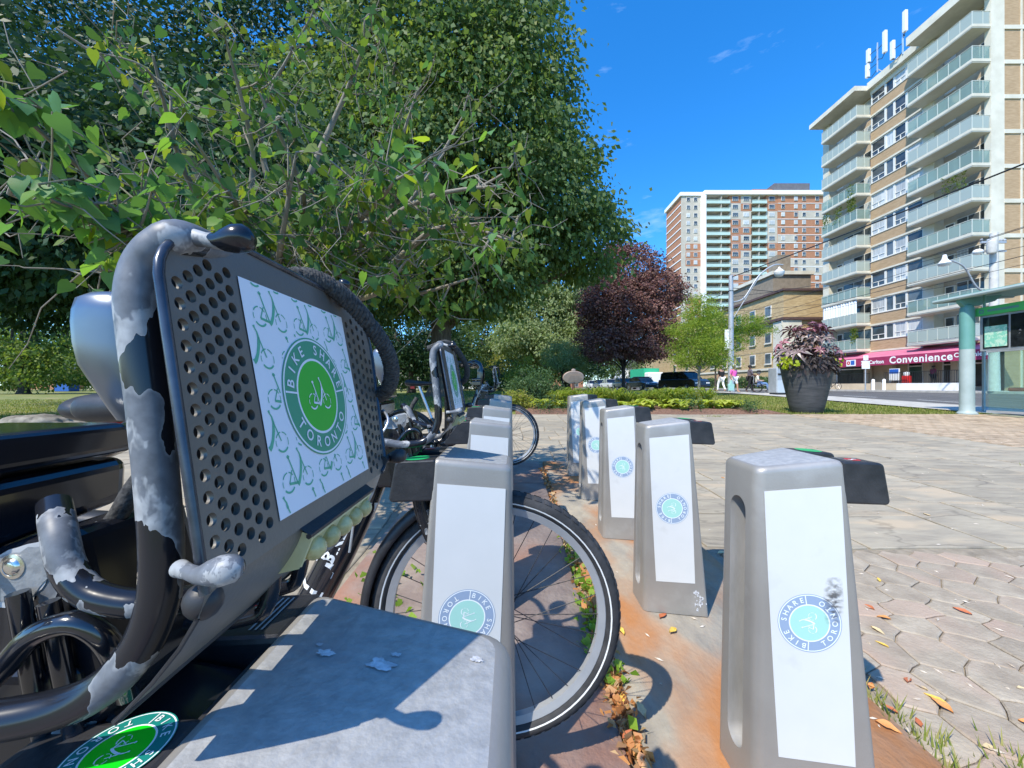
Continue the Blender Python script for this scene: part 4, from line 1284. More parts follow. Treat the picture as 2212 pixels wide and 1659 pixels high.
def me_box(x0, x1, y0, y1, z0, z1, mat, name): return MB().box(x0, x1, y0, y1, z0, z1).mesh(name, mat)
def balcony(y0, y1, npan, z, blind=None, curtains=False):
    rt = place('balcony', None, bld, loc=(0, 0, z))
    mb = MB(); mb.box(XB, XW + .02, y0, y1, -.28, 0); mb.build('slab', M_soffit, rt)
    mb = MB(); mb.box(XB - .03, XB, y0 - .03, y1 + .03, -.2, .03); mb.box(XB, XW, y0 - .03, y0, -.2, .03); mb.build('slab_edge', M_cream, rt)
    mb = MB(); mb.tube([(XB + .02, y1, 1.06), (XB + .02, y0 + .02, 1.06), (XW, y0 + .02, 1.06)], .03, 6)
    for i in range(npan + 1): y = y0 + .02 + (y1 - y0 - .04) * i / npan; mb.box(XB + .0, XB + .04, y - .02, y + .02, 0, 1.06)
    mb.box(XW - .6, XW - .56, y0, y0 + .04, 0, 1.06)
    mb.build('rail', M_rail, rt)
    bgm = random.choice(M_bg2)
    for i in range(npan):
        a = y0 + .05 + (y1 - y0 - .04) * i / npan; b = y0 - .01 + (y1 - y0 - .04) * (i + 1) / npan
        MB().box(XB + .012, XB + .022, a, b, .07, 1.0).build('pane', bgm, rt)
    MB().box(XB + .05, XW - .05, y0 + .012, y0 + .022, .07, 1.0).build('pane', bgm, rt)
    for q in range(random.choice((0, 1, 1, 2))):
        yy = random.uniform(y0 + .5, y1 - 1.2); c_ = random.choice([M_wframe, M_blackm, M_tanwall, M_maroon, M_greyp])
        MB().box(XB + .25, XB + .75, yy, yy + .5, .4, .46).box(XB + .7, XB + .75, yy, yy + .5, .46, random.uniform(.9, 1.35)).box(XB + .27, XB + .31, yy + .02, yy + .06, 0, .4).box(XB + .69, XB + .73, yy + .44, yy + .48, 0, .4).build('balcony_chair', c_, rt)
    if curtains:
        mb = MB()
        n = 40; vs = []
        for i in range(n + 1):
            y = y0 + .05 + (y1 - y0 - .1) * i / n; x = XB + .07 + .05 * math.sin(i * 2.1) + .02 * math.sin(i * .7)
            vs += [(x, y, .98), (x, y, 2.42)]
        mb.add(vs, [(2 * i, 2 * i + 1, 2 * i + 3, 2 * i + 2) for i in range(n)])
        mb.build('curtain', M_wht, rt, smooth=60)
    return rt
for i, z in enumerate(ZS):
    balcony(Y0 + .06, Y1, 6, z)
    balcony(Y2, Y3, 6, z, curtains=(i == 8))
# walls behind the balconies with doors and glazing
for (ya, yb) in ((Y0 + .45, Y1), (Y2 + .1, YE)):
    mb = MB(); mb.box(XW + .9, XW + 1.06, ya, yb, ZB + 3.9, ZROOF - .5); bp('recess_wall', mb, M_tanwall)
    mb = MB(); mb.box(XW, XW + 1.05, yb - .9, yb + (.0 if ya < 35 else .0), 3.9, ZROOF - .5); bp('recess_pier', mb, M_cream)
    for z in ZS:
        dr = MB().box(XW + .84, XW + .9, yb - 1.85, yb - 1.0, z + .05, z + 2.2).build('balcony_door', M_wframe, bld)
        MB().box(XW + .82, XW + .84, yb - 1.72, yb - 1.13, z + 1.0, z + 2.1).build('pane', M_win, dr)
        wn = MB().box(XW + .84, XW + .9, ya + .15, yb - 1.95, z + .5, z + 2.35).build('balcony_window', M_wframe, bld)
        L_ = (yb - 1.95 - ya - .15); k = 3
        for j in range(k):
            a = ya + .15 + L_ * j / k + .05; b = ya + .15 + L_ * (j + 1) / k - .05
            MB().box(XW + .82, XW + .84, a, b, z + .58, z + 2.28).build('pane', M_wincurt if random.random() < .2 else M_win, wn)
# window bay between the balconies
ZT = ZS + [ZS[-1] - 2.757]
for i, z in enumerate(ZS):
    mb = MB(); mb.box(XW, XW + 1.05, Y1, Y2 - .02, z - .16, z + .86); bp('brick_spandrel', mb, M_bbrick)
    mb = MB(); mb.box(XW - .05, XW + .02, Y1, Y2 - .02, z - .34, z - .162); bp('floor_band', mb, M_cream)
    mb = MB(); mb.box(XW + .3, XW + 1.05, Y1, Y2 - .02, z + .862, z + 2.415); bp('bay_back', mb, M_recess)
    mb = MB(); mb.box(XW - .06, XW + .3, Y1, Y2 - .02, z + .862, z + .93); mb.build('window_sill', M_wframe, bld)
    edges = [Y2 - .05, Y2 - 1.6, Y2 - 2.5, Y2 - 3.7, Y1 + .02]
    for a, b in zip(edges[1:], edges[:-1]):
        wf = MB()
        for (p, q, r_, s_) in ((a, a + .1, .93, 2.4), (b - .1, b, .93, 2.4), (a + .1, b - .1, .93, 1.0), (a + .1, b - .1, 2.33, 2.4)): wf.box(XW + .04, XW + .16, p, q, z + r_, z + s_)
        wide = b - a > 1.1
        if wide: wf.box(XW + .05, XW + .15, a + .1, b - .1, z + 1.4, z + 1.46); wf.box(XW + .05, XW + .15, (a + b) / 2 - .03, (a + b) / 2 + .03, z + 1.0, z + 1.4)
        w = wf.build('window_frame', M_wframe, bld)
        MB().box(XW + .1, XW + .13, a + .1, b - .1, z + 1.0, z + 2.33).build('pane', random.choice([M_win, M_wincurt]), w)
mb = MB(); mb.box(XW - .02, XW + 1.05, Y1, Y2 - .02, ZROOF - .95, ZROOF - .451); bp('parapet', mb, M_cream)
# ivy and greenery on three balconies
for (ya, yb, z, n) in ((Y2 + .3, Y2 + 1.2, ZS[3] - .0, 700), (Y2 + 2.0, Y2 + 3.0, ZS[4], 260), (Y3 - .9, Y3 - .1, ZS[4], 260), (Y0 + .5, Y0 + 2.2, ZS[5] + .4, 300), (Y2 + .1, Y2 + .75, ZS[9], 420)):
    p = np.column_stack([rng.uniform(XB - .05, XB + .3, n), rng.uniform(ya, yb, n), z + rng.uniform(-1.6 if n > 600 else .3, 1.3, n) if n > 600 else z + rng.uniform(.6, 2.3, n)])
    tag(place('ivy', leaf_mesh('ivy', p, .16, M_ivy), bld), kind='stuff')
# shop floor: dark glazing, columns, awning
mb = MB(); mb.box(XW + .6, XW + 1.06, Y0, YE, ZB, 3.6); bp('shop_wall', mb, M_tanwall)
for (a, b) in ((31.2, 32.9), (33.3, 34.4), (36.0, 37.4), (41.6, 45.6)):
    sf = MB().box(XW + .52, XW + .6, a, b, ZB + .35, 2.6).build('shopfront', M_shop, bld)
    MB().box(XW + .46, XW + .52, a, a + .1, ZB + .35, 2.6).box(XW + .46, XW + .52, b - .1, b, ZB + .35, 2.6).box(XW + .46, XW + .52, a + .1, b - .1, 1.85, 1.95).build('door_frame', M_wframe, sf)
for y in (33.0, 35.2, 38.6, 41.2):
    mb = MB(); mb.box(XW - .1, XW + .35, y - .25, y + .25, ZB, 3.3); bp('shop_column', mb, M_tanwall)
mb = MB(); mb.prism([(36.1, 2.05), (36.1, 2.85), (XW + .02, 3.55), (XW + .02, 3.45), (36.18, 2.78), (36.18, 2.05)], 1, 28.6, 45.2); aw = bp('awning', mb, [M_maroon, M_awtop])
mb = MB(); mb.add([(36.09, 28.6, 2.862), (36.09, 45.2, 2.862), (XW, 45.2, 3.562), (XW, 28.6, 3.562)], [(0, 1, 2, 3)]); mb.build('awning_top', M_awtop, aw)
def awt(yc, zc): return lambda x, y: Vector((36.085, yc - x, zc + y))
mb = MB(); flat_text(mb, awt(34.15, 2.44), 'Convenience', .9, .024, spacing=1.12); mb.build('lettering', M_wht, aw)
mb = MB(); flat_text(mb, awt(38.55, 2.38), '266 Carlton', .5, .014); flat_text(mb, awt(42.8, 2.4), '266', .58, .016); flat_text(mb, awt(30.1, 2.5), 'Convenience', .5, .013); mb.build('lettering', M_wht, aw)
mb = MB(); mb.box(36.06, 36.1, 40.4, 41.5, 2.12, 2.78); lg = mb.build('awning_sign', M_wht, bld)
mb = MB(); disc(mb, lambda x, y: Vector((36.05, 41.22 - x, 2.46 + y)), .08, .2, 16); mb.cur = 1; mb.add([(36.05, 40.95, 2.25), (36.05, 40.5, 2.25), (36.05, 40.5, 2.7), (36.05, 40.95, 2.7)], [(0, 1, 2, 3)]); mb.build('sign_print', [M_redp, pm('sign_blue', (.03, .12, .45), rough=.5)], lg)
# terrace wall and railing in front
wl = thing('terrace_wall', 'low tan and white terrace wall with black railings in front of the store', 'wall', (35.5, 38, -.36))
MB().box(-.12, .12, -8, -2.6, 0, .62).build('white_section', M_white_w, wl)
MB().box(-.12, .12, -2.6, 7.5, 0, .62).build('stone_section', M_tanwall, wl)
for (a, b) in ((-7.6, -1.3), (.2, 7.2)):
    mb = MB(); mb.box(-.02, .02, a, b, 1.62, 1.66); mb.box(-.02, .02, a, b, .7, .73)
    n = int((b - a) / .16)
    for i in range(n + 1): y = a + (b - a) * i / n; mb.box(-.012, .012, y - .012, y + .012, .62, 1.64)
    mb.build('railing', M_blackm, wl)
MB().box(-.18, -.14, -1.2, -.1, 0, .75).build('gate', M_wood, wl)

# roof antennas
M_ant = pm('antenna_white', (.7, .71, .7), rough=.5)
def antenna(x, y, z, label, panels):
    t = thing('phone_antenna', label, 'antenna', (x, y, z), group='antennas on the roof')
    MB().tube([(0, 0, 0), (0, 0, 3.0)], .07, 8).tube([(0, 0, .3), (.9, .0, -.1)], .04, 6).build('mast', M_alu, t)
    for (dx, dy, z0, z1) in panels:
        MB().box(dx - .14, dx + .14, dy - .16, dy + .16, z0, z1).build('antenna_panel', M_ant, t, bevel=.03)
        MB().tube([(0, 0, (z0 + z1) / 2), (dx, dy, (z0 + z1) / 2)], .03, 6).tube([(dx, dy, z0), (dx * .5, dy * .6, z0 - .3), (0, 0, z0 + .1)], .03, 6).build('bracket_arm', M_dark, t)
antenna(37.9, 39.9, 32.6, 'white panel antennas on a mast at the left end of the apartment roof', [(-.1, 1.0, .2, 1.6), (-.1, .9, 1.7, 3.1), (-.1, -.9, 1.2, 3.4)])
antenna(37.6, 37.0, 31.9, 'white panel antennas on a mast beside the upper balcony roof edge', [(-.2, .8, .2, 2.0), (-.1, -.3, 1.9, 3.9)])

# ---- distant slab tower
tw = thing('apartment_tower', 'distant orange and beige brick tower with mint green balcony stacks', 'building', (0, 0, 0))
TY, FH = 133.0, 2.72
TZ = 66.6
MB().box(58.6, 60, 133.4, 146, -1, TZ - .9).build('side_wall', M_obrick, tw)
MB().box(60, 65.2, TY, 146, -1, TZ - .9).build('west_wing', M_bebrick, tw)
MB().box(58.6, 60.0, TY, 133.4, -1, TZ - .9).build('wing_corner', M_bebrick, tw)
MB().box(65.2, 66.6, TY - 1.2, TY + 1, -1, TZ - .2).build('white_pier', M_wht, tw)
MB().box(66.6, 91.4, TY + 1.2, 146, -1, TZ - .9).build('centre_body', M_recess, tw)
MB().box(91.4, 135, TY - .6, 146, -1, TZ - .9).build('east_wing', M_obrick, tw)
MB().box(58.0, 66, TY - .4, 146.4, TZ - .9, TZ + .3).box(66, 135, TY - 1.3, 146.3, TZ - .9, TZ + .5).build('parapet', M_wht, tw)
ph = MB().box(92, 104.5, TY + 2, 145, TZ + .5, TZ + 4.6).build('penthouse', M_greyp, tw)
MB().box(85, 92, TY + 3, 145, TZ + .5, TZ + 3).build('stair_house', M_obrick, tw)
MB().tube([(98, 140, TZ + 4.6), (98, 140, TZ + 6)], .25, 8).build('flue', M_alu, ph)
wmesh = {}
def win_mesh(w, h, k):
    if (w, h, k) not in wmesh:
        a = MB().box(-w / 2, w / 2, -.12, 0, 0, h).mesh('window_frame', M_wframe)
        b = MB()
        n = 3 if w > 1.9 else 2
        for i in range(n):
            p = -w / 2 + .1 + (w - .1) * i / n; q = p + (w - .1) / n - .1
            b.box(p, q, -.16, -.12, .1, h * .33); 
        b.box(-w / 2 + .1, w / 2 - .1, -.16, -.12, h * .33 + .1, h - .1)
        wmesh[(w, h, k)] = (a, [b.mesh('pane', m) for m in (M_win, M_win, M_wincurt)])
    return wmesh[(w, h, k)]
def far_window(x, y, z, w, h, par):
    a, bs = win_mesh(w, h, 0)
    o = place('window', a, par, loc=(x, y, z)); place('pane', random.choice(bs), o)
dk = MB()
for f in range(23):
    z = TZ - .9 - FH * (f + 1)
    # balcony stacks
    for (xa, xb, div) in ((66.7, 74.9, 71.9), (82.4, 87.5, 84.9)):
        r0 = place('balcony', None, tw, loc=(0, 0, z))
        MB().box(xa, xb, TY - 1.0, TY + 1.2, -.25, 0).build('slab', M_soffit, r0)
        MB().box(xa, xb, TY - 1.08, TY - 1.0, -.3, .72).build('front_panel', M_mint, r0)
        MB().box(xa, xb, TY - 1.1, TY - .98, .98, 1.06).build('rail', M_mint, r0)
        MB().box(div - .12, div + .12, TY - .9, TY + 1.2, 0, FH - .26).build('divider', M_bebrick, r0)
    # window column panels between the stacks, brick and beige alternating
    for j, (xa, xb) in enumerate(((74.9, 78.8), (78.8, 82.4), (87.5, 91.4))):
        m = M_obrick if random.random() < .5 else M_bebrick
        MB().box(xa, xb, TY - .5, TY + 1.2, z, z + FH - .12).build('wall_panel', m, tw)
        far_window((xa + xb) / 2, TY - .5, z + .75, 2.05, 1.5, tw)
    MB().box(74.9, 82.4, TY - .45, TY + 1.2, z + FH - .12, z + FH).box(87.5, 91.4, TY - .45, TY + 1.2, z + FH - .12, z + FH).box(91.4, 135, TY - .72, TY - .6, z + FH - .16, z + FH).build('floor_band', M_wht, tw)
    if f in (2, 5, 8, 9, 12): MB().box(91.4 if f in (5, 8) else 98.5, 97.8 if f == 5 else 112, TY - .66, TY - .6, z, z + FH - .16).build('wall_panel', M_bebrick, tw)
    for x in (93.2, 97.6, 100.4, 104.9): far_window(x, TY - .66, z + .8, 1.25, 1.4, tw)
    for x in (60.9, 63.4): far_window(x, TY - .02, z + .8, 1.25, 1.4, tw)
    if f >= 6: MB().box(60.01, 65.18, TY - .03, TY, z + .2, z + FH - .15).build('wall_panel', M_obrick if f < 9 or f in (13, 14, 15) else M_bebrick, tw)
    MB().box(58.45, 58.6, 133.4, 146, z - .2, z + .15).build('floor_band', M_wht, tw)

# ---- four-storey yellow brick apartment house
yb_ = thing('yellow_brick_building', 'four storey yellow brick apartment house with pale pilasters behind the bushes', 'building', (0, 0, 0))
HX, HY, HT = 36.0, 51.0, 12.6
MB().box(HX, 60, HY, 110, -.8, HT).build('wall', M_tawny, yb_)
MB().box(HX - .35, 60, HY - .35, 110, 8.75, 9.1).box(HX - .3, 60, HY - .3, 110, HT, HT + .3).build('cornice', M_maroon if 0 else pm('dark_cornice', (.07, .04, .035), (.12, .07, .06), 3, .7), yb_)
pe = MB().box(HX + 2, HX + 7.5, 56, 66, HT + .3, HT + 3.6).build('penthouse', M_dkbrick, yb_)
MB().box(HX + 1.7, HX + 7.8, 55.7, 66.3, HT + 3.6, HT + 4.1).build('penthouse_cap', M_cream, pe)
MB().box(HX + 4, HX + 6, 58, 60, HT + 4.1, HT + 7.2).build('chimney', M_dkbrick, pe)
MB().box(HX - .3, HX + 2.3, HY - .16, HY, -.8, 8.7).build('pale_pilaster', M_cream, yb_)
MB().box(HX - .16, HX, HY - .1, HY + 1.8, -.8, 8.7).build('pale_pilaster', M_cream, yb_)
MB().box(HX - .14, HX, HY + 2, 110, 2.2, 2.5).box(HX + 2.3, 60, HY - .14, HY, 2.2, 2.5).build('string_course', M_cream, yb_)
wz = [-.2, 3.1, 6.0, 9.7]
def side_win(y, z, h=1.5):
    f = MB().box(HX - .08, HX, y - .65, y + .65, z, z + h).build('window', M_wframe, yb_)
    MB().box(HX - .11, HX - .08, y - .55, y + .55, z + .1, z + h - .1).build('pane', M_win, f)
    MB().box(HX - .18, HX - .08, y - .75, y + .75, z - .14, z).build('sill', M_cream, f)
for y in (54, 57.5, 61, 65, 69, 74, 79, 85):
    for z in wz: side_win(y, z)
for x, w in ((39.8, 1.5), (43.3, .9)):
    for z in wz[:3]:
        f = MB().box(x - w / 2, x + w / 2, HY - .08, HY, z, z + 1.7).build('window', M_wframe, yb_)
        MB().box(x - w / 2 + .1, x + w / 2 - .1, HY - .11, HY - .08, z + .1, z + 1.6).build('pane', M_win, f)
        MB().box(x - w / 2 - .1, x + w / 2 + .1, HY - .2, HY - .08, z - .14, z).build('sill', M_cream, f)
fe = MB()
for z in (0, .5, 1.0): fe.tube([(HX + 8, 55, HT + .4 + z), (HX + 11.5, 55, HT + .4 + z)], .05, 5)
for x in (8, 9.2, 10.3, 11.5): fe.tube([(HX + x, 55, HT + .3), (HX + x, 55, HT + 1.5)], .05, 5)
fe.build('roof_railing', M_blackm, yb_)

# ---- houses far beyond the park
def house(x, y, w, d, h, mat, label, roofm):
    t = thing('row_house', label, 'house', (x, y, -1.2), group='houses beyond the park')
    MB().box(-w / 2, w / 2, -d / 2, d / 2, 0, h).build('wall', mat, t)
    MB().prism([(-w / 2 - .3, h), (w / 2 + .3, h), (0, h + w * .32)], 1, -d / 2 - .3, d / 2 + .3).build('roof', roofm, t)
    for i in range(3):
        for j in range(2):
            f = MB().box(-w / 2 + w * (i + .5) / 3 - .6, -w / 2 + w * (i + .5) / 3 + .6, -d / 2 - .06, -d / 2, 1 + j * 2.9, 2.7 + j * 2.9).build('window', M_wframe, t)
            MB().box(-w / 2 + w * (i + .5) / 3 - .5, -w / 2 + w * (i + .5) / 3 + .5, -d / 2 - .09, -d / 2 - .06, 1.1 + j * 2.9, 2.6 + j * 2.9).build('pane', M_win, f)
for i, (x, y, m, lb) in enumerate(((-150, 125, M_obrick, 'reddish house at the far left between park trunks'), (-132, 130, M_bebrick, 'pale house behind the left park trunks beside the reddish one'), (-112, 128, M_obrick, 'brick house glimpsed past the lone park trunks'),
                                   (-60, 140, M_white_w, 'white house seen under the big maple limbs'), (-36, 138, M_bebrick, 'pale house glimpsed behind the bicycle saddle'), (-12, 140, M_white_w, 'white house glimpsed behind the black handlebar'), (18, 140, M_obrick, 'brick house behind the plaque trees'), (40, 120, M_white_w, 'white low building at the end of the street'))):
    house(x, y, 14, 10, 6.5, m, lb, M_greyp)

# ================================================================== STREET FURNITURE
M_galv = pm('galvanised_grey', (.36, .38, .4), (.46, .48, .5), 3, .5, .4)
M_concp = pm('pole_concrete', (.5, .49, .45), (.6, .59, .55), 4, .8)
M_shelt = pm('shelter_green_paint', (.1, .26, .235), (.13, .31, .28), 2, .45, bump=.05)
M_sheltp = pm('shelter_lit_paint', (.3, .37, .36), (.37, .44, .43), 2, .5)  # paler copy of the shelter paint, its lit look put into the colour
M_sglass = glassmat('shelter_glass', (.5, .62, .6), .05, .03)
M_signg = pm('sign_green', (.08, .5, .14), rough=.4)
M_map = pm('map_print', (.22, .56, .42), (.5, .7, .55), 14, .4, lo=.45, hi=.55)
M_screen = pm('dark_poster_glass', (.006, .007, .01), (.02, .022, .025), 6, .08, spec=.8, c3=(.5, .5, .5), s3=9, f3=.66)
M_bench = pm('bench_red_wood', (.2, .06, .04), (.27, .09, .06), 5, .5)
M_dgrey = pm('planter_charcoal', (.032, .035, .038), (.066, .068, .07), 3, .62, bump=.12, bscale=25, stretch=(1, 1, 6))
M_lamp = pm('lamp_glass', (.72, .73, .72), rough=.25)
M_blue = pm('sign_blue2', (.02, .1, .4), rough=.5)

t = thing('street_pole', 'tall grey tram pole with white notice and curved lamp arm beyond the lawn', 'street pole', (15.2, 26.7, zg(15.2, 26.7)))
MB().lathe([(.24, 0), (.24, .15), (.2, .3), (.17, 4), (.135, 8.05), (1e-4, 8.06)], 14).build('pole', M_galv, t, smooth=40)
la = MB().tube(spline([(.1, 0, 6.2), (.9, 0, 6.5), (1.9, 0, 8.0), (2.9, 0, 8.75), (3.6, 0, 8.8)], 6), .05, 8).tube([(.1, 0, 5.0), (2.1, 0, 8.2)], .03, 6).build('lamp_arm', M_galv, t, smooth=50)
MB().lathe([(1e-4, -.6), (.2, -.56), (.3, -.4), (.33, -.25), (.2, -.1), (.08, 0), (.05, .1)], 14, Matrix.Translation((3.35, 0, 8.55))).build('lamp_head', M_lamp, la, smooth=50)
MB().tube([(0, 0, 7.2), (3.4, 0, 6.9)], .02, 6).tube([(0, 0, 7.0), (0, 0, 7.0001)], .2, 8).build('bracket_wire', M_dark, t)
MB().box(-.42, -.17, -.05, .05, 2.9, 4.3).build('notice', M_wht, t)
t = thing('street_pole', 'pale concrete utility pole with lamp arm reaching left before the apartment block', 'street pole', (33.2, 26.5, -.36))
MB().lathe([(.3, 0), (.24, 4), (.2, 10.9), (1e-4, 10.92)], 14).build('pole', M_concp, t, smooth=40)
la = MB().tube(spline([(-.15, 0, 6.6), (-1.2, 0, 7.2), (-2.0, 0, 8.5), (-2.8, 0, 8.95), (-3.3, 0, 8.95)], 6), .055, 8).build('lamp_arm', M_galv, t, smooth=50)
MB().lathe([(1e-4, -.5), (.3, -.42), (.36, -.3), (.15, 0), (.1, .3)], 14, Matrix.Translation((-3.4, 0, 9.1))).build('lamp_head', M_lamp, la, smooth=50)
mb = MB()
for z in (10.2, 9.6): mb.box(-.9, .8, -.06, .06, z, z + .12)
for x in (-.85, -.4, .5, .75): mb.lathe([(.05, 0), (.09, .1), (.05, .2)], 8, Matrix.Translation((x, 0, 10.3)))
mb.build('crossarm', M_galv, t)
MB().lathe([(.22, 0), (.26, .1), (.26, .8), (.1, .9)], 12, Matrix.Translation((-.5, -.3, 9.4))).build('transformer', M_concp, t, smooth=40)
MB().ball((-1.1, 0, 9.6), .3, .25, .2).build('flood_light', M_lamp, t, smooth=60)

def wire(a, b, sag, r, label):
    a, b = Vector(a), Vector(b)
    p = [a.lerp(b, i / 16) - Vector((0, 0, 4 * sag * (i / 16) * (1 - i / 16))) for i in range(17)]
    tag(MB().tube(p, r, 6).build('overhead_wire', M_blackm), label, 'overhead wire', 'wires over the street')
wire((17.3, 8, 7.3), (15.2, 26.7, 7.55), .1, .03, 'thickest black overhead wire running down to the tram pole top')
wire((22, 6, 5.5), (19.5, 60, 5.6), .05, .014, 'thin tram wire crossing low in front of the apartment windows')
wire((25.5, 6, 7.9), (21, 70, 7.0), .1, .014, 'thin tram wire crossing the middle balconies')
wire((33.2, 26.5, 10), (15.2, 26.7, 6.2), .5, .014, 'thin span wire between the two street poles')
wire((33.3, 26.5, 9.9), (34, 90, 9.4), .5, .018, 'dark wire running away from the concrete pole')
wire((15.2, 26.7, 6.6), (10, 70, 6.4), .3, .02, 'dark wire leaving the tram pole to the left')

wire((19.8, 4, 6.1), (18.2, 70, 6.0), .08, .012, 'thin tram wire crossing the street above the parked cars')
wire((28, 5, 6.6), (24.5, 80, 6.4), .1, .012, 'thin wire crossing the lowest balconies')
wire((33.2, 26.5, 7.5), (15.2, 26.7, 5.2), .35, .012, 'lower span wire between the two street poles')
wire((33.2, 26.5, 9.2), (36, 5, 9.0), .3, .016, 'cable leaving the concrete pole towards the right edge')
# bus shelter by the kerb
sx, sy = 12.3, 10.4; z0 = zg(sx, sy) - .02
t = thing('bus_shelter', 'green steel and glass bus shelter with round post at the right edge', 'bus shelter', (sx, sy, z0))
MB().lathe([(.2, 0), (.2, .03), (.165, .07), (.148, .1), (.145, .3), (.145, 1.75)], 28).build('post', M_sheltp, t, smooth=40)
MB().lathe([(.1452, 1.75), (.1452, 2.75), (.13, 2.88), (.09, 2.96), (1e-4, 3.0)], 28).build('shaded_post_top', M_shelt, t, smooth=40)  # upper post in the darker green: its shade is put into the colour
MB().lathe([(.2, 0), (.2, .03), (.165, .07), (.148, .1), (.145, .3), (.145, 2.75), (.13, 2.88), (.09, 2.96), (1e-4, 3.0)], 28, Matrix.Translation((0, -4.2, 0))).build('post', M_sheltp, t, smooth=40)
rf = MB().prism([(-.3, 3.10), (-.26, 3.2), (.6, 3.32), (1.9, 3.38), (1.95, 3.3), (.6, 3.24)], 1, -6.4, .55).build('roof', M_shelt, t)
for y in (0, -2.1, -4.2):
    MB().prism([(-.26, 3.12), (.9, 3.22), (.7, 3.05), (.25, 2.92), (-.12, 2.9), (-.22, 3.0)], 1, y - .05, y + .05).build('roof_bracket', M_shelt, t)
mb = MB()
for y in (.5, -6.3): mb.tube([(-.3, y, 3.12), (1.9, y, 3.3)], .04, 8)
mb.tube([(-.29, .55, 3.13), (-.29, -6.4, 3.13)], .05, 8); mb.build('roof_rail', M_sheltp, t)
pn = MB().box(.2, .3, -2.5, -.12, 1.68, 2.62).build('info_case', M_galv, t, bevel=.01)
hd = MB().box(.16, .34, -2.6, -.05, 2.62, 2.84).build('header_sign', M_signg, t, bevel=.01)
mb = MB(); flat_text(mb, lambda x, y: Vector((.157, -.65 - x, 2.73 + y)), 'Wellesley', .1, .002); disc(mb, lambda x, y: Vector((.157, -.18 - x, 2.73 + y)), .03, .06, 16)
bpy.data.meshes.remove(mb.mesh('x', M_blackm))
mb = MB(); disc(mb, lambda x, y: Vector((.157, -.19 - x, 2.73 + y)), .025, .06, 18); mb.box(.154, .158, -.95, -.32, 2.70, 2.76); mb.build('header_print', M_shelt, hd)
MB().box(.185, .2, -.72, -.2, 1.74, 2.56).build('case_glass', M_screen, pn)
MB().box(.18, .186, -.7, -.24, 1.78, 2.32).build('map_sheet', M_map, pn)
MB().box(.185, .2, -2.45, -.77, 1.74, 2.56).build('poster', M_screen, pn)
mb = MB()
for y in (-.18, -1.2, -2.3): mb.tube([(.25, y, 2.84), (.25, y, 3.22)], .025, 8)
mb.build('hanger', M_shelt, t)
MB().box(.24, .252, -2.0, -.28, .12, 1.66).build('glass_panel', M_sglass, t)
MB().box(.24, .252, -4.0, -2.2, .12, 1.66).build('glass_panel', M_sglass, t)
MB().box(-.21, -.2, .02, .9, .12, 2.6).build('glass_panel', M_sglass, t) if 0 else None
MB().box(1.6, 1.612, -5.0, .9, .12, 2.9).build('glass_panel', M_sglass, t)
MB().box(.2, .29, -4.0, -.26, .06, .12).box(.2, .29, -4.0, -.26, 1.64, 1.68).build('panel_rail', M_galv, t)
MB().box(1.5, 1.55, -1.4, -1.35, 0, 3.2).box(1.5, 1.55, .85, .9, 0, 3.2).build('frame_post', M_galv, t)
be = MB().box(.7, 1.15, -3.6, -.3, .62, .72).build('bench_seat', M_bench, t, bevel=.03)
MB().box(.8, 1.05, -.9, -.6, 0, .62).box(.8, 1.05, -3.2, -2.9, 0, .62).build('bench_leg', M_galv, be)

# plaque on a post in the flower bed
px_, py_ = 1.98, 12.4; z0 = zg(px_, py_)
t = thing('plaque_sign', 'oval bronze plaque on a slim post at the edge of the flower bed', 'plaque', (px_, py_, z0))
MB().tube([(0, 0, -.1), (0, 0, .78)], .05, 10).build('post', pm('rusty_post', (.05, .035, .03), (.12, .05, .03), 9, .8), t)
M_bronze = pm('weathered_bronze', (.26, .2, .165), (.33, .27, .23), 9, .6, .2)
Mx = Matrix.Translation((0, -.03, .95)) @ Matrix.Rotation(R(-78), 4, 'X') @ Matrix.Diagonal((1.6, 1, 1, 1))
pl = MB().lathe([(1e-4, 0), (.2, 0), (.215, .02), (.21, .05), (1e-4, .05)], 40, Mx).build('plaque', M_bronze, t, smooth=40)
MB().lathe([(.195, .05), (.212, .07), (.218, .05)], 40, Mx).build('raised_rim', pm('rim_copper', (.42, .22, .15), rough=.5), pl, smooth=60)
MB().ball((0, -.02, 1.19), .07, .02, .05).build('crest', M_bronze, pl, smooth=60)
mb = MB()
for i in range(7):
    w = .24 * math.sqrt(max(.05, 1 - ((i - 3) / 4) ** 2))
    mb.box(-w, w, -.092 - 0, -.086, 1.06 - i * .035, 1.068 - i * .035)
mb.build('relief_lines', M_bronze, pl)

# litter bin near the people
t = thing('litter_bin', 'silver grey street recycling bin between the planter and wheelchair', 'litter bin', (14.7, 21, zg(14.6, 21)))
MB().box(-.5, .5, -.35, .35, .06, 1.42).build('bin_body', M_galv, t, bevel=.05)
MB().box(-.45, .45, -.37, -.34, .08, .74).build('bin_door', pm('bin_pale', (.42, .47, .5), rough=.4), t, bevel=.01)
MB().box(-.42, -.05, -.38, -.345, 1.02, 1.12).box(.05, .42, -.38, -.345, 1.02, 1.12).build('bin_slot', M_dark, t)
MB().box(-.45, .45, -.3, .3, 0, .06).build('bin_base', M_dark, t)

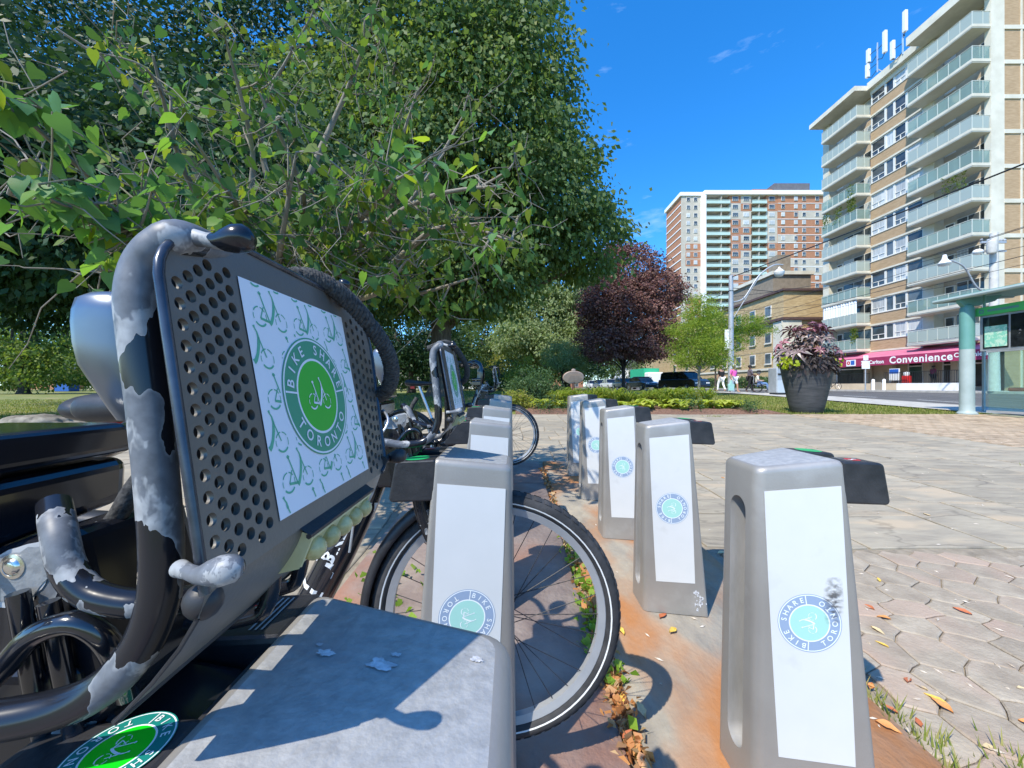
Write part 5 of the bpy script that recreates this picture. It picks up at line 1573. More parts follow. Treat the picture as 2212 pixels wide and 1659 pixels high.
# great planter pot
px_, py_ = 8.42, 11.0; z0 = zg(px_, py_) - .03
t = thing('planter_pot', 'giant charcoal tapered planter pot at the end of the lawn', 'planter', (px_, py_, z0))
prof = [(r_ * .87, z_) for r_, z_ in [(1e-4, 0), (.42, 0), (.45, .03), (.5, .25), (.58, .6), (.66, .95), (.715, 1.25), (.74, 1.36), (.75, 1.42), (.73, 1.44), (.68, 1.42), (.66, 1.34), (1e-4, 1.3)]]
MB().lathe(prof, 56).build('pot', M_dgrey, t, smooth=40)
MB().lathe([(1e-4, 1.32), (.575, 1.345)], 30).build('potting_soil', M_soil, t)
# castor-bean leaves: each a part
M_castor = pm('castor_leaf', (.13, .09, .085), (.22, .15, .135), 5, .35, objrand=.35, spec=.6, c3=(.1, .1, .075), s3=3, f3=.55)
M_castor2 = pm('castor_leaf_red', (.24, .09, .11), (.3, .13, .14), 5, .4, objrand=.3)
M_lime = leafmat('lime_leaves', [(.3, .38, .02), (.42, .48, .03), (.5, .55, .08)], .4)
M_coleus = leafmat('dark_trailing_leaves', [(.03, .022, .025), (.055, .045, .045), (.09, .075, .07)], .15)
def castor():
    mb = MB(); n = 8; vs = [(0, 0, 0)]; fs = []
    for k in range(n):
        a = R(-150 + 300 * k / (n - 1)); L_ = 1 - .35 * abs(k - 3.5) / 3.5
        d = Vector((math.cos(a), math.sin(a), 0)); s_ = Vector((-d.y, d.x, 0))
        o = len(vs)
        vs += [d * .2 + s_ * .06, d * .58 * L_ + s_ * .105 + Vector((0, 0, .03)), d * L_ + Vector((0, 0, -.22)), d * .58 * L_ - s_ * .105 + Vector((0, 0, .03)), d * .2 - s_ * .06, d * .5 * L_ + Vector((0, 0, .07))]
        fs += [(0, o + 4, o + 5, o), (o, o + 5, o + 1), (o + 5, o + 2, o + 1), (o + 5, o + 3, o + 2), (o + 4, o + 3, o + 5)]
    return mb.add(vs, fs)
cm = [castor().mesh('leaf', M_castor), castor().mesh('leaf', M_castor2)]
cp = thing('castor_bean_plant', 'purple brown castor bean plant with star shaped leaves growing in the giant pot', 'plant', (px_, py_, z0 + 1.35))
st = MB()
for k in range(74):
    a = random.uniform(0, 2 * math.pi); h = random.uniform(.1, 1.1); rr = random.uniform(.15, 1) * (.74 if h < .7 else .52)
    p = Vector((rr * math.cos(a), rr * math.sin(a), h))
    red = h > .95 and random.random() < .7 or (random.random() < .12)
    o = place('leaf', cm[1 if red else 0], cp, loc=p, scale=random.uniform(.24, .46))
    dirv = Vector((math.cos(a) * rr + random.gauss(0, .3), math.sin(a) * rr + random.gauss(0, .3), .45 + random.uniform(-.2, .5))).normalized()
    q = dirv.to_track_quat('Z', 'X') @ Matrix.Rotation(random.uniform(0, 6.28), 3, 'Z').to_quaternion()
    o.rotation_euler = q.to_euler()
    st.tube([(rr * .25 * math.cos(a), rr * .25 * math.sin(a), max(0, h - .5)), p * .75 + Vector((0, 0, h * .1)), p], .009, 5)
st.build('stem', pm('castor_stem', (.14, .05, .04), rough=.5), cp, smooth=60)
tr = thing('trailing_plant', 'dark trailing foliage spilling over the front rim of the giant pot', 'plant', (px_, py_, z0 + 1.4))
pts = []
for k in range(420):
    a = random.gauss(-math.pi / 2, .75); f = random.random()
    pts.append((.7 * math.cos(a) * (.75 + .25 * f), .7 * math.sin(a) * (.75 + .25 * f), .16 - .5 * f * random.random()))
place('foliage', leaf_mesh('foliage', np.array(pts), .2, M_coleus, droop=1.1, width=.3), tr)
for (a, lab) in ((R(192), 'lime green sweet potato vine at the left rim of the giant pot'), (R(-8), 'lime green sweet potato vine at the right rim of the giant pot')):
    q = thing('lime_vine', lab, 'plant', (px_ + .63 * math.cos(a), py_ + .63 * math.sin(a) - .1, z0 + 1.42))
    place('foliage', leaf_mesh('foliage', rng.normal(size=(110 if a > 1 else 45, 3)) * np.array([.14, .12, .11]), .125, M_lime, droop=.5, width=.8), q)

# sign post, bollards, ad board across the street
def post_sign(x, y, label, h=2.9):
    t = thing('sign_post', label, 'sign', (x, y, zg(x, y)))
    MB().tube([(0, 0, 0), (0, 0, h)], .045, 8).build('post', M_galv, t)
    MB().box(-.33, .33, -.03, -.045, h - 1.1, h - .45).build('sign_plate', M_wht, t)
    MB().box(-.2, .2, -.03, -.045, h - .4, h).build('sign_plate', M_wht, t)
post_sign(31.6 * .92, 34.4 * .92, 'white parking sign on a thin post by the awning')
for i, x in enumerate((33.5, 33.9)):
    t = thing('bollard', 'short white bollard before the terrace wall, %s' % ('nearer the sign post' if i == 0 else 'beside the parked bicycle rack'), 'bollard', (33.8, 36.0 - i * 1.05, zg(34, 36)), group='bollards before the store')
    MB().lathe([(.12, 0), (.12, .95), (.08, 1.02), (1e-4, 1.03)], 10).build('post', M_wht, t, smooth=40)
t = thing('advert_board', 'blue and white advert board standing on the terrace by the store', 'sign', (36.0, 36.2, -.36))
MB().box(-.05, .05, -.45, .45, .9, 2.0).build('board', M_wht, t)
MB().box(-.07, -.05, -.42, .42, 1.55, 1.95).build('blue_header', M_blue, t)
mb = MB()
for y in (-.4, .4): mb.box(-.04, .04, y - .03, y + .03, 0, .9)
mb.build('leg', M_alu, t)
t = thing('gumball_machine', 'red vending machine standing next to the advert board', 'vending machine', (36.1, 35.2, -.36))
MB().box(-.2, .2, -.25, .25, .6, 1.3).build('cabinet', M_redp, t, bevel=.03)
MB().lathe([(.17, 1.3), (.22, 1.45), (.2, 1.65), (1e-4, 1.7)], 12).build('globe', M_lamp, t, smooth=40)
MB().lathe([(.2, 0), (.06, .05), (.06, .6)], 10).build('stand', M_blackm, t)

# parked ordinary bicycles
def plain_bike(x, y, rz, col, label):
    t = thing('parked_bicycle', label, 'bicycle', (x, y, zg(x, y) + .02), rz, 'bicycles parked before the store')
    for cx in (-.52, .52):
        Mx = Matrix.Translation((cx, 0, .34)) @ Matrix.Rotation(R(90), 4, 'X')
        w = MB().lathe([(.34 + .02 * math.cos(a), .02 * math.sin(a)) for a in [2 * math.pi * i / 8 for i in range(8)]], 32, Mx, closed=True).build('wheel', M_dark, t, smooth=60)
        mb = MB()
        for k in range(12): a = math.pi * 2 * k / 12; mb.tube([Mx @ Vector((0, 0, 0)), Mx @ Vector((.33 * math.cos(a), .33 * math.sin(a), 0))], .004, 4)
        mb.build('spokes', M_alu, w)
    mb = MB()
    for a, b in (((-.52, .34), (-.1, .3)), ((-.52, .34), (-.22, .75)), ((-.1, .3), (-.22, .8)), ((-.1, .3), (.36, .7)), ((-.2, .72), (.36, .78)), ((.34, .9), (.52, .34))):
        mb.tube([(a[0], 0, a[1]), (b[0], 0, b[1])], .022, 6)
    mb.build('frame', col, t)
    MB().box(-.34, -.1, -.06, .06, .86, .92).tube([(-.22, 0, .75), (-.22, 0, .88)], .015, 6).build('saddle', M_dark, t)
    MB().tube(spline([(.28, -.28, .98), (.4, -.2, 1.0), (.34, 0, .95), (.4, .2, 1.0), (.28, .28, .98)], 4), .014, 6).build('handlebar', M_dark, t)
plain_bike(33.9, 40.6, R(-80), M_dark, 'dark bicycle leaning before the terrace wall')
plain_bike(34.0, 43.6, R(-85), M_redp, 'red bicycle partly hidden behind the giant pot')

# ================================================================== CARS
M_carw = pm('car_glass', (.01, .012, .015), rough=.05, spec=.8)
def car(x, y, rz, col, label, van=False):
    t = thing('parked_car', label, 'car', (x, y, zg(x, y) - .1), rz, 'cars parked along the kerb')
    m = pm('car_paint', col, rough=.25, coat=.8, spec=.5)
    if van: body = [(-2.4, .4), (-2.35, .95), (-2.3, 1.1), (2.0, 1.12), (2.35, .95), (2.45, .5), (2.4, .35), (-2.35, .35)]; cab = [(-2.28, 1.1), (-2.15, 1.72), (-1.9, 1.8), (.7, 1.8), (1.0, 1.72), (1.75, 1.1)]
    else: body = [(-2.2, .4), (-2.22, .8), (-2.1, .95), (1.2, .97), (2.0, .85), (2.2, .65), (2.2, .35), (-2.15, .3)]; cab = [(-1.75, .95), (-1.2, 1.42), (-.7, 1.48), (.2, 1.46), (.5, 1.4), (1.15, .96)]
    MB().prism(body, 1, -.88, .88).build('body', m, t, bevel=.09, seg=3)
    MB().prism(cab, 1, -.78, .78).build('cabin_glass', M_carw, t, bevel=.08, seg=2)
    xs = [p[0] for p in cab]; zt = max(p[1] for p in cab)
    MB().box(cab[2][0], cab[-2][0] - .1, -.74, .74, zt - .02, zt + .04).build('roof', m, t, bevel=.02)
    mb = MB()
    for xx in (-.4, .5):
        for s_ in (-1, 1): mb.box(xx - .05, xx + .05, .76 * s_ - .03, .76 * s_ + .03, cab[0][1], zt - .02)
    mb.build('pillar', m, t)
    for cx in (-1.4, 1.4):
        for s_ in (-1, 1):
            w = MB().lathe([(1e-4, -.1), (.2, -.1), (.32, -.09), (.34, -.05), (.34, .05), (.32, .09), (.2, .1), (1e-4, .1)], 20, Matrix.Translation((cx, .82 * s_, .34)) @ Matrix.Rotation(R(90), 4, 'X')).build('wheel', M_rubber, t, smooth=40)
            MB().lathe([(1e-4, -.02), (.19, -.02), (.19, .02), (1e-4, .02)], 14, Matrix.Translation((cx, .91 * s_, .34)) @ Matrix.Rotation(R(90), 4, 'X')).build('rim', M_alu, w)
    e = 2.22 if not van else 2.42
    for s_ in (-1, 1):
        MB().box(e - .12, e + .02, .62 * s_ - .18, .62 * s_ + .18, .68, .82).build('headlight', M_lamp, t, bevel=.03)
        MB().box(-e - .02 + .0, -e + .1, .7 * s_ - .12, .7 * s_ + .12, .72, .92).build('tail_light', M_redp, t)
    MB().box(e - .02, e + .03, -.4, .4, .42, .6).build('grille', M_dark, t)
car(16.2, 36.5, R(-72), (.012, .012, .013), 'big black minivan parked nearest of the row beyond the flower bed', True)
car(14.4, 42.5, R(-80), (.02, .03, .045), 'dark blue parked car just left of the black minivan')
car(14.6, 50.0, R(-85), (.05, .055, .06), 'dark grey parked car under the purple maple')
car(14.6, 57.0, R(-85), (.45, .46, .47), 'silver parked car behind the purple maple trunk')
car(14.8, 64.0, R(-88), (.03, .05, .1), 'navy parked car far along the row')
car(14.9, 71.0, R(-88), (.6, .6, .6), 'white parked car at the far end of the row')
t = thing('delivery_truck', 'green sided truck glimpsed behind the parked cars', 'truck', (19.5, 56, -.5), R(-88))
MB().box(-3.5, 2, -1.1, 1.1, .9, 3.0).build('cargo_box', pm('truck_green', (.03, .42, .22), rough=.5), t)
MB().box(2.05, 3.6, -1.05, 1.05, .6, 2.4).build('cab', M_wht, t, bevel=.15)
for cx in (-2.2, 2.8):
    for s_ in (-1, 1): MB().lathe([(1e-4, -.13), (.42, -.13), (.42, .13), (1e-4, .13)], 18, Matrix.Translation((cx, .95 * s_, .45)) @ Matrix.Rotation(R(90), 4, 'X')).build('wheel', M_rubber, t)
t = thing('recycling_box', 'blue container standing far off by a trunk on the lawn', 'container', (-74, 64, -1.05))
MB().box(-1.2, 1.2, -.8, .8, .15, 1.9).build('box', M_blue, t, bevel=.08)
MB().box(-1.25, 1.25, -.85, .85, 1.9, 2.05).build('lid', pm('lid_navy', (.01, .03, .12), rough=.5), t)
# boulder at the lawn edge
bm_ = bmesh.new(); bmesh.ops.create_icosphere(bm_, subdivisions=5, radius=1)
for v in bm_.verts:
    n1 = noise.noise(v.co * 1.6 + Vector((3, 1, 7))) * .3 + noise.noise(v.co * 5) * .09 + noise.noise(v.co * 14) * .03
    v.co = v.co * (1 + n1); v.co.x *= 1.15; v.co.y *= .7; v.co.z *= .52
me = bpy.data.meshes.new('boulder'); bm_.to_mesh(me); bm_.free()
me.materials.append(pm('boulder_rock', (.13, .115, .09), (.3, .27, .22), 3, .95, bump=.8, bscale=9, c3=(.06, .055, .045), s3=5, f3=.55)); me.shade_smooth()
tag(place('boulder', me, loc=(-9.7, 7.9, -1.0), scale=.78), 'rough grey boulder on the shaded lawn at the left edge', 'boulder')

# ================================================================== PEOPLE
M_skin = pm('skin_light', (.45, .25, .17), rough=.6); M_skin2 = pm('skin_dark', (.12, .06, .04), rough=.6)
def person(label, loc, rz, pose, shirt, trousers, skin, hair, hat=None, shorts=False):
    """Skin-modifier body: joints in metres, pose: dict of joint overrides."""
    J = dict(pelvis=(0, 0, .95), waist=(0, 0, 1.08), chest=(0, .01, 1.32), neck=(0, 0, 1.46), head0=(0, -.01, 1.53), head=(0, -.02, 1.6), crown=(0, 0, 1.7),
             hl=(.1, 0, .9), kl=(.11, -.02, .5), al=(.11, .02, .09), tl=(.12, -.14, .04), hr=(-.1, 0, .9), kr=(-.11, -.02, .5), ar=(-.11, .02, .09), tr=(-.12, -.14, .04),
             sl=(.18, 0, 1.4), el=(.23, .02, 1.13), wl=(.24, -.06, .88), fl=(.24, -.09, .79), sr=(-.18, 0, 1.4), er=(-.23, .02, 1.13), wr=(-.24, -.06, .88), fr=(-.24, -.09, .79))
    J.update(pose)
    rad = dict(pelvis=.14, waist=.125, chest=.145, neck=.055, head0=.075, head=.098, crown=.06, hl=.09, kl=.06, al=.04, tl=.035, hr=.09, kr=.06, ar=.04, tr=.035, sl=.065, el=.043, wl=.032, fl=.035, sr=.065, er=.043, wr=.032, fr=.035)
    E = [('pelvis', 'waist'), ('waist', 'chest'), ('chest', 'neck'), ('neck', 'head0'), ('head0', 'head'), ('head', 'crown'), ('pelvis', 'hl'), ('hl', 'kl'), ('kl', 'al'), ('al', 'tl'), ('pelvis', 'hr'), ('hr', 'kr'), ('kr', 'ar'), ('ar', 'tr'),
         ('chest', 'sl'), ('sl', 'el'), ('el', 'wl'), ('wl', 'fl'), ('chest', 'sr'), ('sr', 'er'), ('er', 'wr'), ('wr', 'fr')]
    names = list(J)
    def skinned(keep, scale, mat, name):
        ks = [n for n in names if n in keep]
        me = bpy.data.meshes.new(name)
        me.from_pydata([J[n] for n in ks], [(ks.index(a), ks.index(b)) for a, b in E if a in keep and b in keep], [])
        o = bpy.data.objects.new(name, me); sc.collection.objects.link(o)
        md = o.modifiers.new('s', 'SKIN'); md.use_smooth_shade = True
        for i, n in enumerate(ks):
            v = me.skin_vertices[0].data[i]; v.radius = (rad[n] * scale,) * 2; v.use_root = (i == 0)
        o.modifiers.new('u', 'SUBSURF').levels = 2; o.modifiers['u'].render_levels = 2
        dg = bpy.context.evaluated_depsgraph_get(); dg.update()
        m2 = bpy.data.meshes.new_from_object(o.evaluated_get(dg)); bpy.data.objects.remove(o)
        m2.materials.clear(); m2.materials.append(mat)
        return m2
    t = thing('person', label, 'person', loc, rz)
    place('body', skinned(set(names), 1.0, skin, 'body'), t)
    place('shirt', skinned({'pelvis', 'waist', 'chest', 'sl', 'el', 'sr', 'er'}, 1.13, shirt, 'shirt'), t)
    legs = {'pelvis', 'hl', 'kl', 'hr', 'kr'} | (set() if shorts else {'al', 'ar'})
    place('trousers', skinned(legs, 1.2, trousers, 'trousers'), t)
    h = Vector(J['head'])
    MB().ball(h + Vector((0, .015, .035)), .105, .115, .1).build('hair', hair, t, smooth=80)
    if hat: MB().lathe([(.2, 0), (.19, .012), (.11, .02), (.1, .1), (1e-4, .12)], 18, Matrix.Translation(h + Vector((0, 0, .06)))).build('hat', hat, t, smooth=50)
    MB().ball(h + Vector((0, -.105, -.01)), .017, .02, .022).build('nose', skin, t, smooth=80)
    for s_ in (-1, 1): MB().ball(h + Vector((.034 * s_, -.092, .02)), .011).build('eye', M_dark, t, smooth=80)
    return t
M_pink = pm('pink_cloth', (.72, .12, .42), rough=.8); M_greyc = pm('grey_cloth', (.12, .1, .12), rough=.9); M_cream2 = pm('cream_cloth', (.6, .57, .48), rough=.9)
M_jean = pm('blue_denim', (.12, .22, .42), rough=.9); M_blk = pm('black_cloth', (.012, .012, .014), rough=.9); M_mar = pm('maroon_cloth', (.2, .015, .05), rough=.9); M_pattern = pm('patterned_cloth', (.55, .55, .58), (.75, .75, .76), 14, .9)
M_hair = pm('dark_hair', (.02, .015, .012), rough=.7); M_hairg = pm('grey_hair', (.45, .43, .4), rough=.7)
walk = dict(kl=(.11, -.16, .52), al=(.11, -.2, .1), tl=(.12, -.36, .05), kr=(-.11, .06, .5), ar=(-.11, .26, .14), tr=(-.12, .14, .05))
person('woman in a pink top, patterned shorts and pale hat walking with a bag', (13.95, 24.2, zg(14, 24) - .01), R(15), walk, M_pink, M_pattern, M_skin, M_hairg, M_cream2, True)
person('man in a grey shirt and sunglasses pushing a wheelchair', (14.9, 24.1, zg(14, 24) - .01), R(75), dict(walk, el=(.22, -.1, 1.12), wl=(.2, -.36, 1.02), fl=(.2, -.44, 1.0), er=(-.22, -.1, 1.12), wr=(-.2, -.36, 1.02), fr=(-.2, -.44, 1.0)), M_greyc, M_blk, M_skin2, M_hair)
sit = dict(pelvis=(0, .1, .55), waist=(0, .12, .68), chest=(0, .1, .92), neck=(0, .06, 1.06), head0=(0, .04, 1.13), head=(0, .02, 1.2), crown=(0, .04, 1.3), hl=(.1, .02, .54), kl=(.13, -.38, .56), al=(.13, -.46, .16), tl=(.13, -.62, .12), hr=(-.1, .02, .54), kr=(-.13, -.38, .56), ar=(-.13, -.46, .16), tr=(-.13, -.62, .12),
           sl=(.18, .1, 1.0), el=(.25, .06, .76), wl=(.16, -.18, .72), fl=(.1, -.24, .71), sr=(-.18, .1, 1.0), er=(-.25, .06, .76), wr=(-.16, -.18, .72), fr=(-.1, -.24, .71))
person('seated person in a cream top, jeans and cap in the wheelchair', (15.3, 23.8, zg(15, 24)), R(60), sit, M_cream2, M_jean, M_skin, M_hairg, M_blk)
person('person in white and black walking behind the woman in pink', (14.3, 26.3, zg(14, 26)), R(190), walk, M_blk, M_wht, M_skin, M_hair)
person('person in a maroon jacket standing at the store door', (36.9, 33.7, -.36 + .42), R(90), {}, M_mar, M_blk, M_skin2, M_hair)
t = thing('wheelchair', 'black wheelchair carrying the seated person in cream', 'wheelchair', (15.3, 23.8, zg(15, 24)), R(60))
for s_ in (-1, 1):
    MB().lathe([(.3 + .02 * math.cos(a), .02 * math.sin(a)) for a in [2 * math.pi * i / 8 for i in range(8)]], 30, Matrix.Translation((.31 * s_, .14, .31)) @ Matrix.Rotation(R(90), 4, 'Y'), closed=True).build('wheel', M_dark, t, smooth=60)
    MB().lathe([(.07, -.02), (.09, 0), (.07, .02)], 14, Matrix.Translation((.22 * s_, -.42, .09)) @ Matrix.Rotation(R(90), 4, 'Y'), closed=True).build('caster', M_dark, t)
MB().box(-.24, .24, -.25, .25, .43, .47).build('seat', M_blk, t)
MB().box(-.24, .24, .25, .29, .47, .95).build('backrest', M_blk, t)
mb = MB()
for s_ in (-1, 1):
    mb.tube(spline([(.25 * s_, .42, 1.0), (.25 * s_, .3, .98), (.25 * s_, .28, .5), (.25 * s_, -.3, .45), (.2 * s_, -.5, .15), (.2 * s_, -.62, .1)], 4), .013, 6)
    mb.tube([(.27 * s_, .2, .7), (.27 * s_, -.15, .7)], .02, 6)
mb.build('frame', M_galv, t)
t = thing('carrier_bag', 'pale turquoise carrier bag hanging from the hand of the woman in pink', 'bag', (13.72, 24.1, zg(14, 24) + .1))
MB().prism([(-.16, 0), (.16, 0), (.2, .4), (.1, .42), (.03, .66), (-.03, .66), (-.1, .42), (-.2, .4)], 1, -.07, .07).build('sack', pm('bag_turquoise', (.3, .55, .5), rough=.5), t, bevel=.04)

# ================================================================== TREES
M_bark = pm('bark_grey_brown', (.07, .055, .042), (.17, .14, .11), 5, .95, bump=1, bscale=14, stretch=(3, 3, .6), detail=9)
M_barkp = pm('bark_pale_twig', (.16, .14, .115), (.27, .245, .2), 8, .9, bump=.5, bscale=30, c3=(.2, .2, .08), s3=4, f3=.6)
M_barkd = pm('bark_dark', (.035, .028, .024), (.085, .07, .06), 6, .95, bump=.8, bscale=16)
G_maple = leafmat('maple_leaves', [(.075, .135, .04), (.11, .175, .06), (.14, .205, .085), (.1, .155, .07)], .38, .36)
G_maple2 = leafmat('maple_leaves_yellowish', [(.1, .16, .03), (.14, .2, .045), (.18, .22, .06)], .4, .4)
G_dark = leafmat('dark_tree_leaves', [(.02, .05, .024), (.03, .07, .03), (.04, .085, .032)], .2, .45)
G_pale = leafmat('pale_tree_leaves', [(.17, .24, .11), (.23, .3, .15), (.3, .36, .2)], .35, .45)
G_purple = leafmat('purple_maple_leaves', [(.11, .05, .05), (.16, .075, .07), (.23, .13, .11), (.18, .11, .08)], .1, .45, (1, .6, .5))
G_locust = leafmat('locust_leaves', [(.17, .24, .03), (.22, .3, .045), (.28, .34, .06)], .4, .5)
G_redbud = leafmat('heart_leaves', [(.055, .135, .06), (.07, .155, .05), (.09, .17, .04), (.12, .19, .035), (.18, .22, .03)], .42, .38)
G_shrub = leafmat('shrub_leaves', [(.05, .1, .04), (.075, .13, .05), (.1, .16, .07)], .3)
G_lightsh = leafmat('light_shrub_leaves', [(.2, .24, .04), (.28, .3, .06), (.22, .2, .07)], .4)

def tree(name, label, base, trunk, blobs, mats, nclump, per, cr, size, group=None, bark=None, limbs=14, droop=.5, width=.55, cat='tree', r0=.3, hollow=.5):
    """base (x, y); trunk height; blobs in world offsets from the base."""
    x, y = base; z = zg(x, y) - .08
    t = thing(name, label, cat, (x, y, z), group=group)
    mb = MB(); bark = bark or M_bark
    mb.tube([(0, 0, -.1), (0, 0, .12), (.02, .01, .5), (.03, .02, trunk * .5), (.0, .0, trunk)], [r0 * 1.7, r0 * 1.3, r0 * 1.02, r0 * .88, r0 * .8], 14)
    for k in range(limbs):
        b = random.choice(blobs)
        e = Vector(b[:3]) + Vector((random.uniform(-.6, .6) * b[3], random.uniform(-.6, .6) * b[4], random.uniform(-.5, .6) * b[5]))
        s = Vector((0, 0, trunk * random.uniform(.8, 1)))
        pts = limb(mb, s, e, r0 * random.uniform(.3, .6), r0 * .07, .16, 6)
        for q in range(2):
            p = pts[random.randint(2, 5)]
            limb(mb, p, p + Vector((random.gauss(0, 1), random.gauss(0, 1), random.uniform(-.3, .8))) * b[3] * .35, r0 * .12, r0 * .03, .15, 4, 5)
    mb.build('trunk', bark, t, smooth=60)
    mats = mats if isinstance(mats, list) else [(mats, 1)]
    for m, share in mats:
        p, o, c = crown_points(blobs, int(nclump * share), per, cr, hollow)
        place('crown', leaf_mesh('crown', p, size, m, droop, o * .6 if False else o[:len(p)] if len(o) == len(p) else None, width), t)
    return t

# big maple in the middle
tree('maple_tree', 'huge dark green maple behind the heart leaved tree, thick trunk behind the far bicycle', (-3.7, 20), 4.2,
     [(0, 0, 12, 7.5, 6.5, 7), (2.6, -.5, 14.5, 4.3, 5, 6.5), (5.0, -.3, 9.8, 3.4, 4, 3.7), (7.6, 0, 8.2, 2.1, 2.5, 2.3), (1.6, -1.5, 5.8, 3.2, 3.5, 2.0), (-2.5, -2, 5.6, 3.5, 3.5, 2.2), (-6, 0, 11, 5, 5, 6), (0, 0, 20, 6, 6, 5)],
     [(G_maple, .8), (G_maple2, .28)], 2900, 44, .5, .27, limbs=26, r0=.62, droop=.9, width=.6)
# dark shade trees on the left lawn
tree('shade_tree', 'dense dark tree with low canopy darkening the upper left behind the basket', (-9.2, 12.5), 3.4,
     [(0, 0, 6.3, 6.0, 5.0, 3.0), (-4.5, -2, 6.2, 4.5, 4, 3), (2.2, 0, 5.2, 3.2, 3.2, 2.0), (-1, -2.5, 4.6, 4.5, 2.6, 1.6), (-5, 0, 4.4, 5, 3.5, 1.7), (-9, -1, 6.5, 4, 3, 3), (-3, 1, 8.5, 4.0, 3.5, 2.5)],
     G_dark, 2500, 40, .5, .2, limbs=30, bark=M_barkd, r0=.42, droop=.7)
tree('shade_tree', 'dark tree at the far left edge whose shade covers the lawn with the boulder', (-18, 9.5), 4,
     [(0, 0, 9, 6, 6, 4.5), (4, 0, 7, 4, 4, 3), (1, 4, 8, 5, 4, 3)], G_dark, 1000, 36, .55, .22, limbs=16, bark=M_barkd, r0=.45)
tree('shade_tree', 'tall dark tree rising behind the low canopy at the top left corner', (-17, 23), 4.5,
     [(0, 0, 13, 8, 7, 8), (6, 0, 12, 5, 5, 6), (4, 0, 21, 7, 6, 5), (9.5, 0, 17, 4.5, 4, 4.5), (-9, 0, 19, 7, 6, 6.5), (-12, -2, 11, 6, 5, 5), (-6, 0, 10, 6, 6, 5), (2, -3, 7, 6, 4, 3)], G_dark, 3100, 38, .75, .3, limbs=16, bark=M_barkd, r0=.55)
# mid distance
tree('pale_green_tree', 'pale green round tree between the big maple and the purple maple', (3.7, 43), 3.2,
     [(0, 0, 8, 4.8, 4.2, 3.6), (-2.6, -2.5, 5.4, 3, 2.7, 2), (.6, -3.4, 4.6, 2.8, 2.4, 1.7), (1.9, 0, 10.9, 3.7, 3.6, 3), (3.4, -1.8, 6.2, 2.6, 2.6, 2)], G_pale, 1200, 38, .42, .32, limbs=14, r0=.2, droop=.9, hollow=.75)
tree('purple_maple', 'dark purple leaved maple standing beyond the flower bed', (9.7, 33.5), 2.1,
     [(0.2, 0, 6.8, 4.1, 3.7, 3.6), (-1.7, -1, 4.2, 2.6, 2.5, 1.9), (1.8, -1.2, 4.5, 2.7, 2.5, 2.0), (.7, 0, 10.3, 2.8, 2.7, 2.4), (2.9, -.5, 8.4, 2.2, 2.3, 2.2), (-.8, 0, 11.9, 1.3, 1.3, 1.2), (-1.6, -1.5, 7.4, 2.4, 2.3, 2.0)], G_purple, 1600, 44, .35, .21, limbs=14, bark=M_barkd, r0=.17, droop=.5)
tree('locust_tree', 'slender feathery yellow green locust tree right of the purple maple', (10.0, 20.6), 1.5,
     [(0, 0, 2.6, 1.5, 1.4, .5), (-.4, 0, 3.5, 1.2, 1.2, .5), (.1, 0, 4.4, .9, 1, .6), (.9, 0, 1.9, .9, 1, .35), (-.9, 0, 1.9, .7, .8, .3), (.0, 0, 5.0, .4, .5, .4)], G_locust, 330, 46, .26, .13, limbs=14, bark=M_barkp, r0=.075, droop=.5, width=.3)
tree('locust_tree', 'brighter green locust tree spreading right behind the tram pole', (14.9, 28.2), 2.1,
     [(0, 0, 4.0, 1.6, 1.6, .9), (2.0, 0, 5.0, 1.7, 1.5, .6), (1.1, 0, 3.6, 1.7, 1.5, .6), (-.4, 0, 5.3, 1.3, 1.3, .6), (3.2, 0, 4.5, 1.2, 1.2, .3), (.2, 0, 2.5, 1.0, 1.0, .4)], [(G_locust, .6), (leafmat('locust_leaves_deep', [(.1, .2, .025), (.15, .26, .035)], .4), .5)], 330, 46, .24, .14, limbs=14, bark=M_barkd, r0=.07, droop=.3, width=.3)
tree('young_tree', 'young light green tree in front of the white houses by the plaque', (4.3, 33), 1.9, [(0, 0, 3.0, 1.7, 1.7, 1.2), (1, 0, 2.3, 1.2, 1.2, .8)], G_pale, 160, 34, .3, .18, r0=.11, bark=M_barkd)
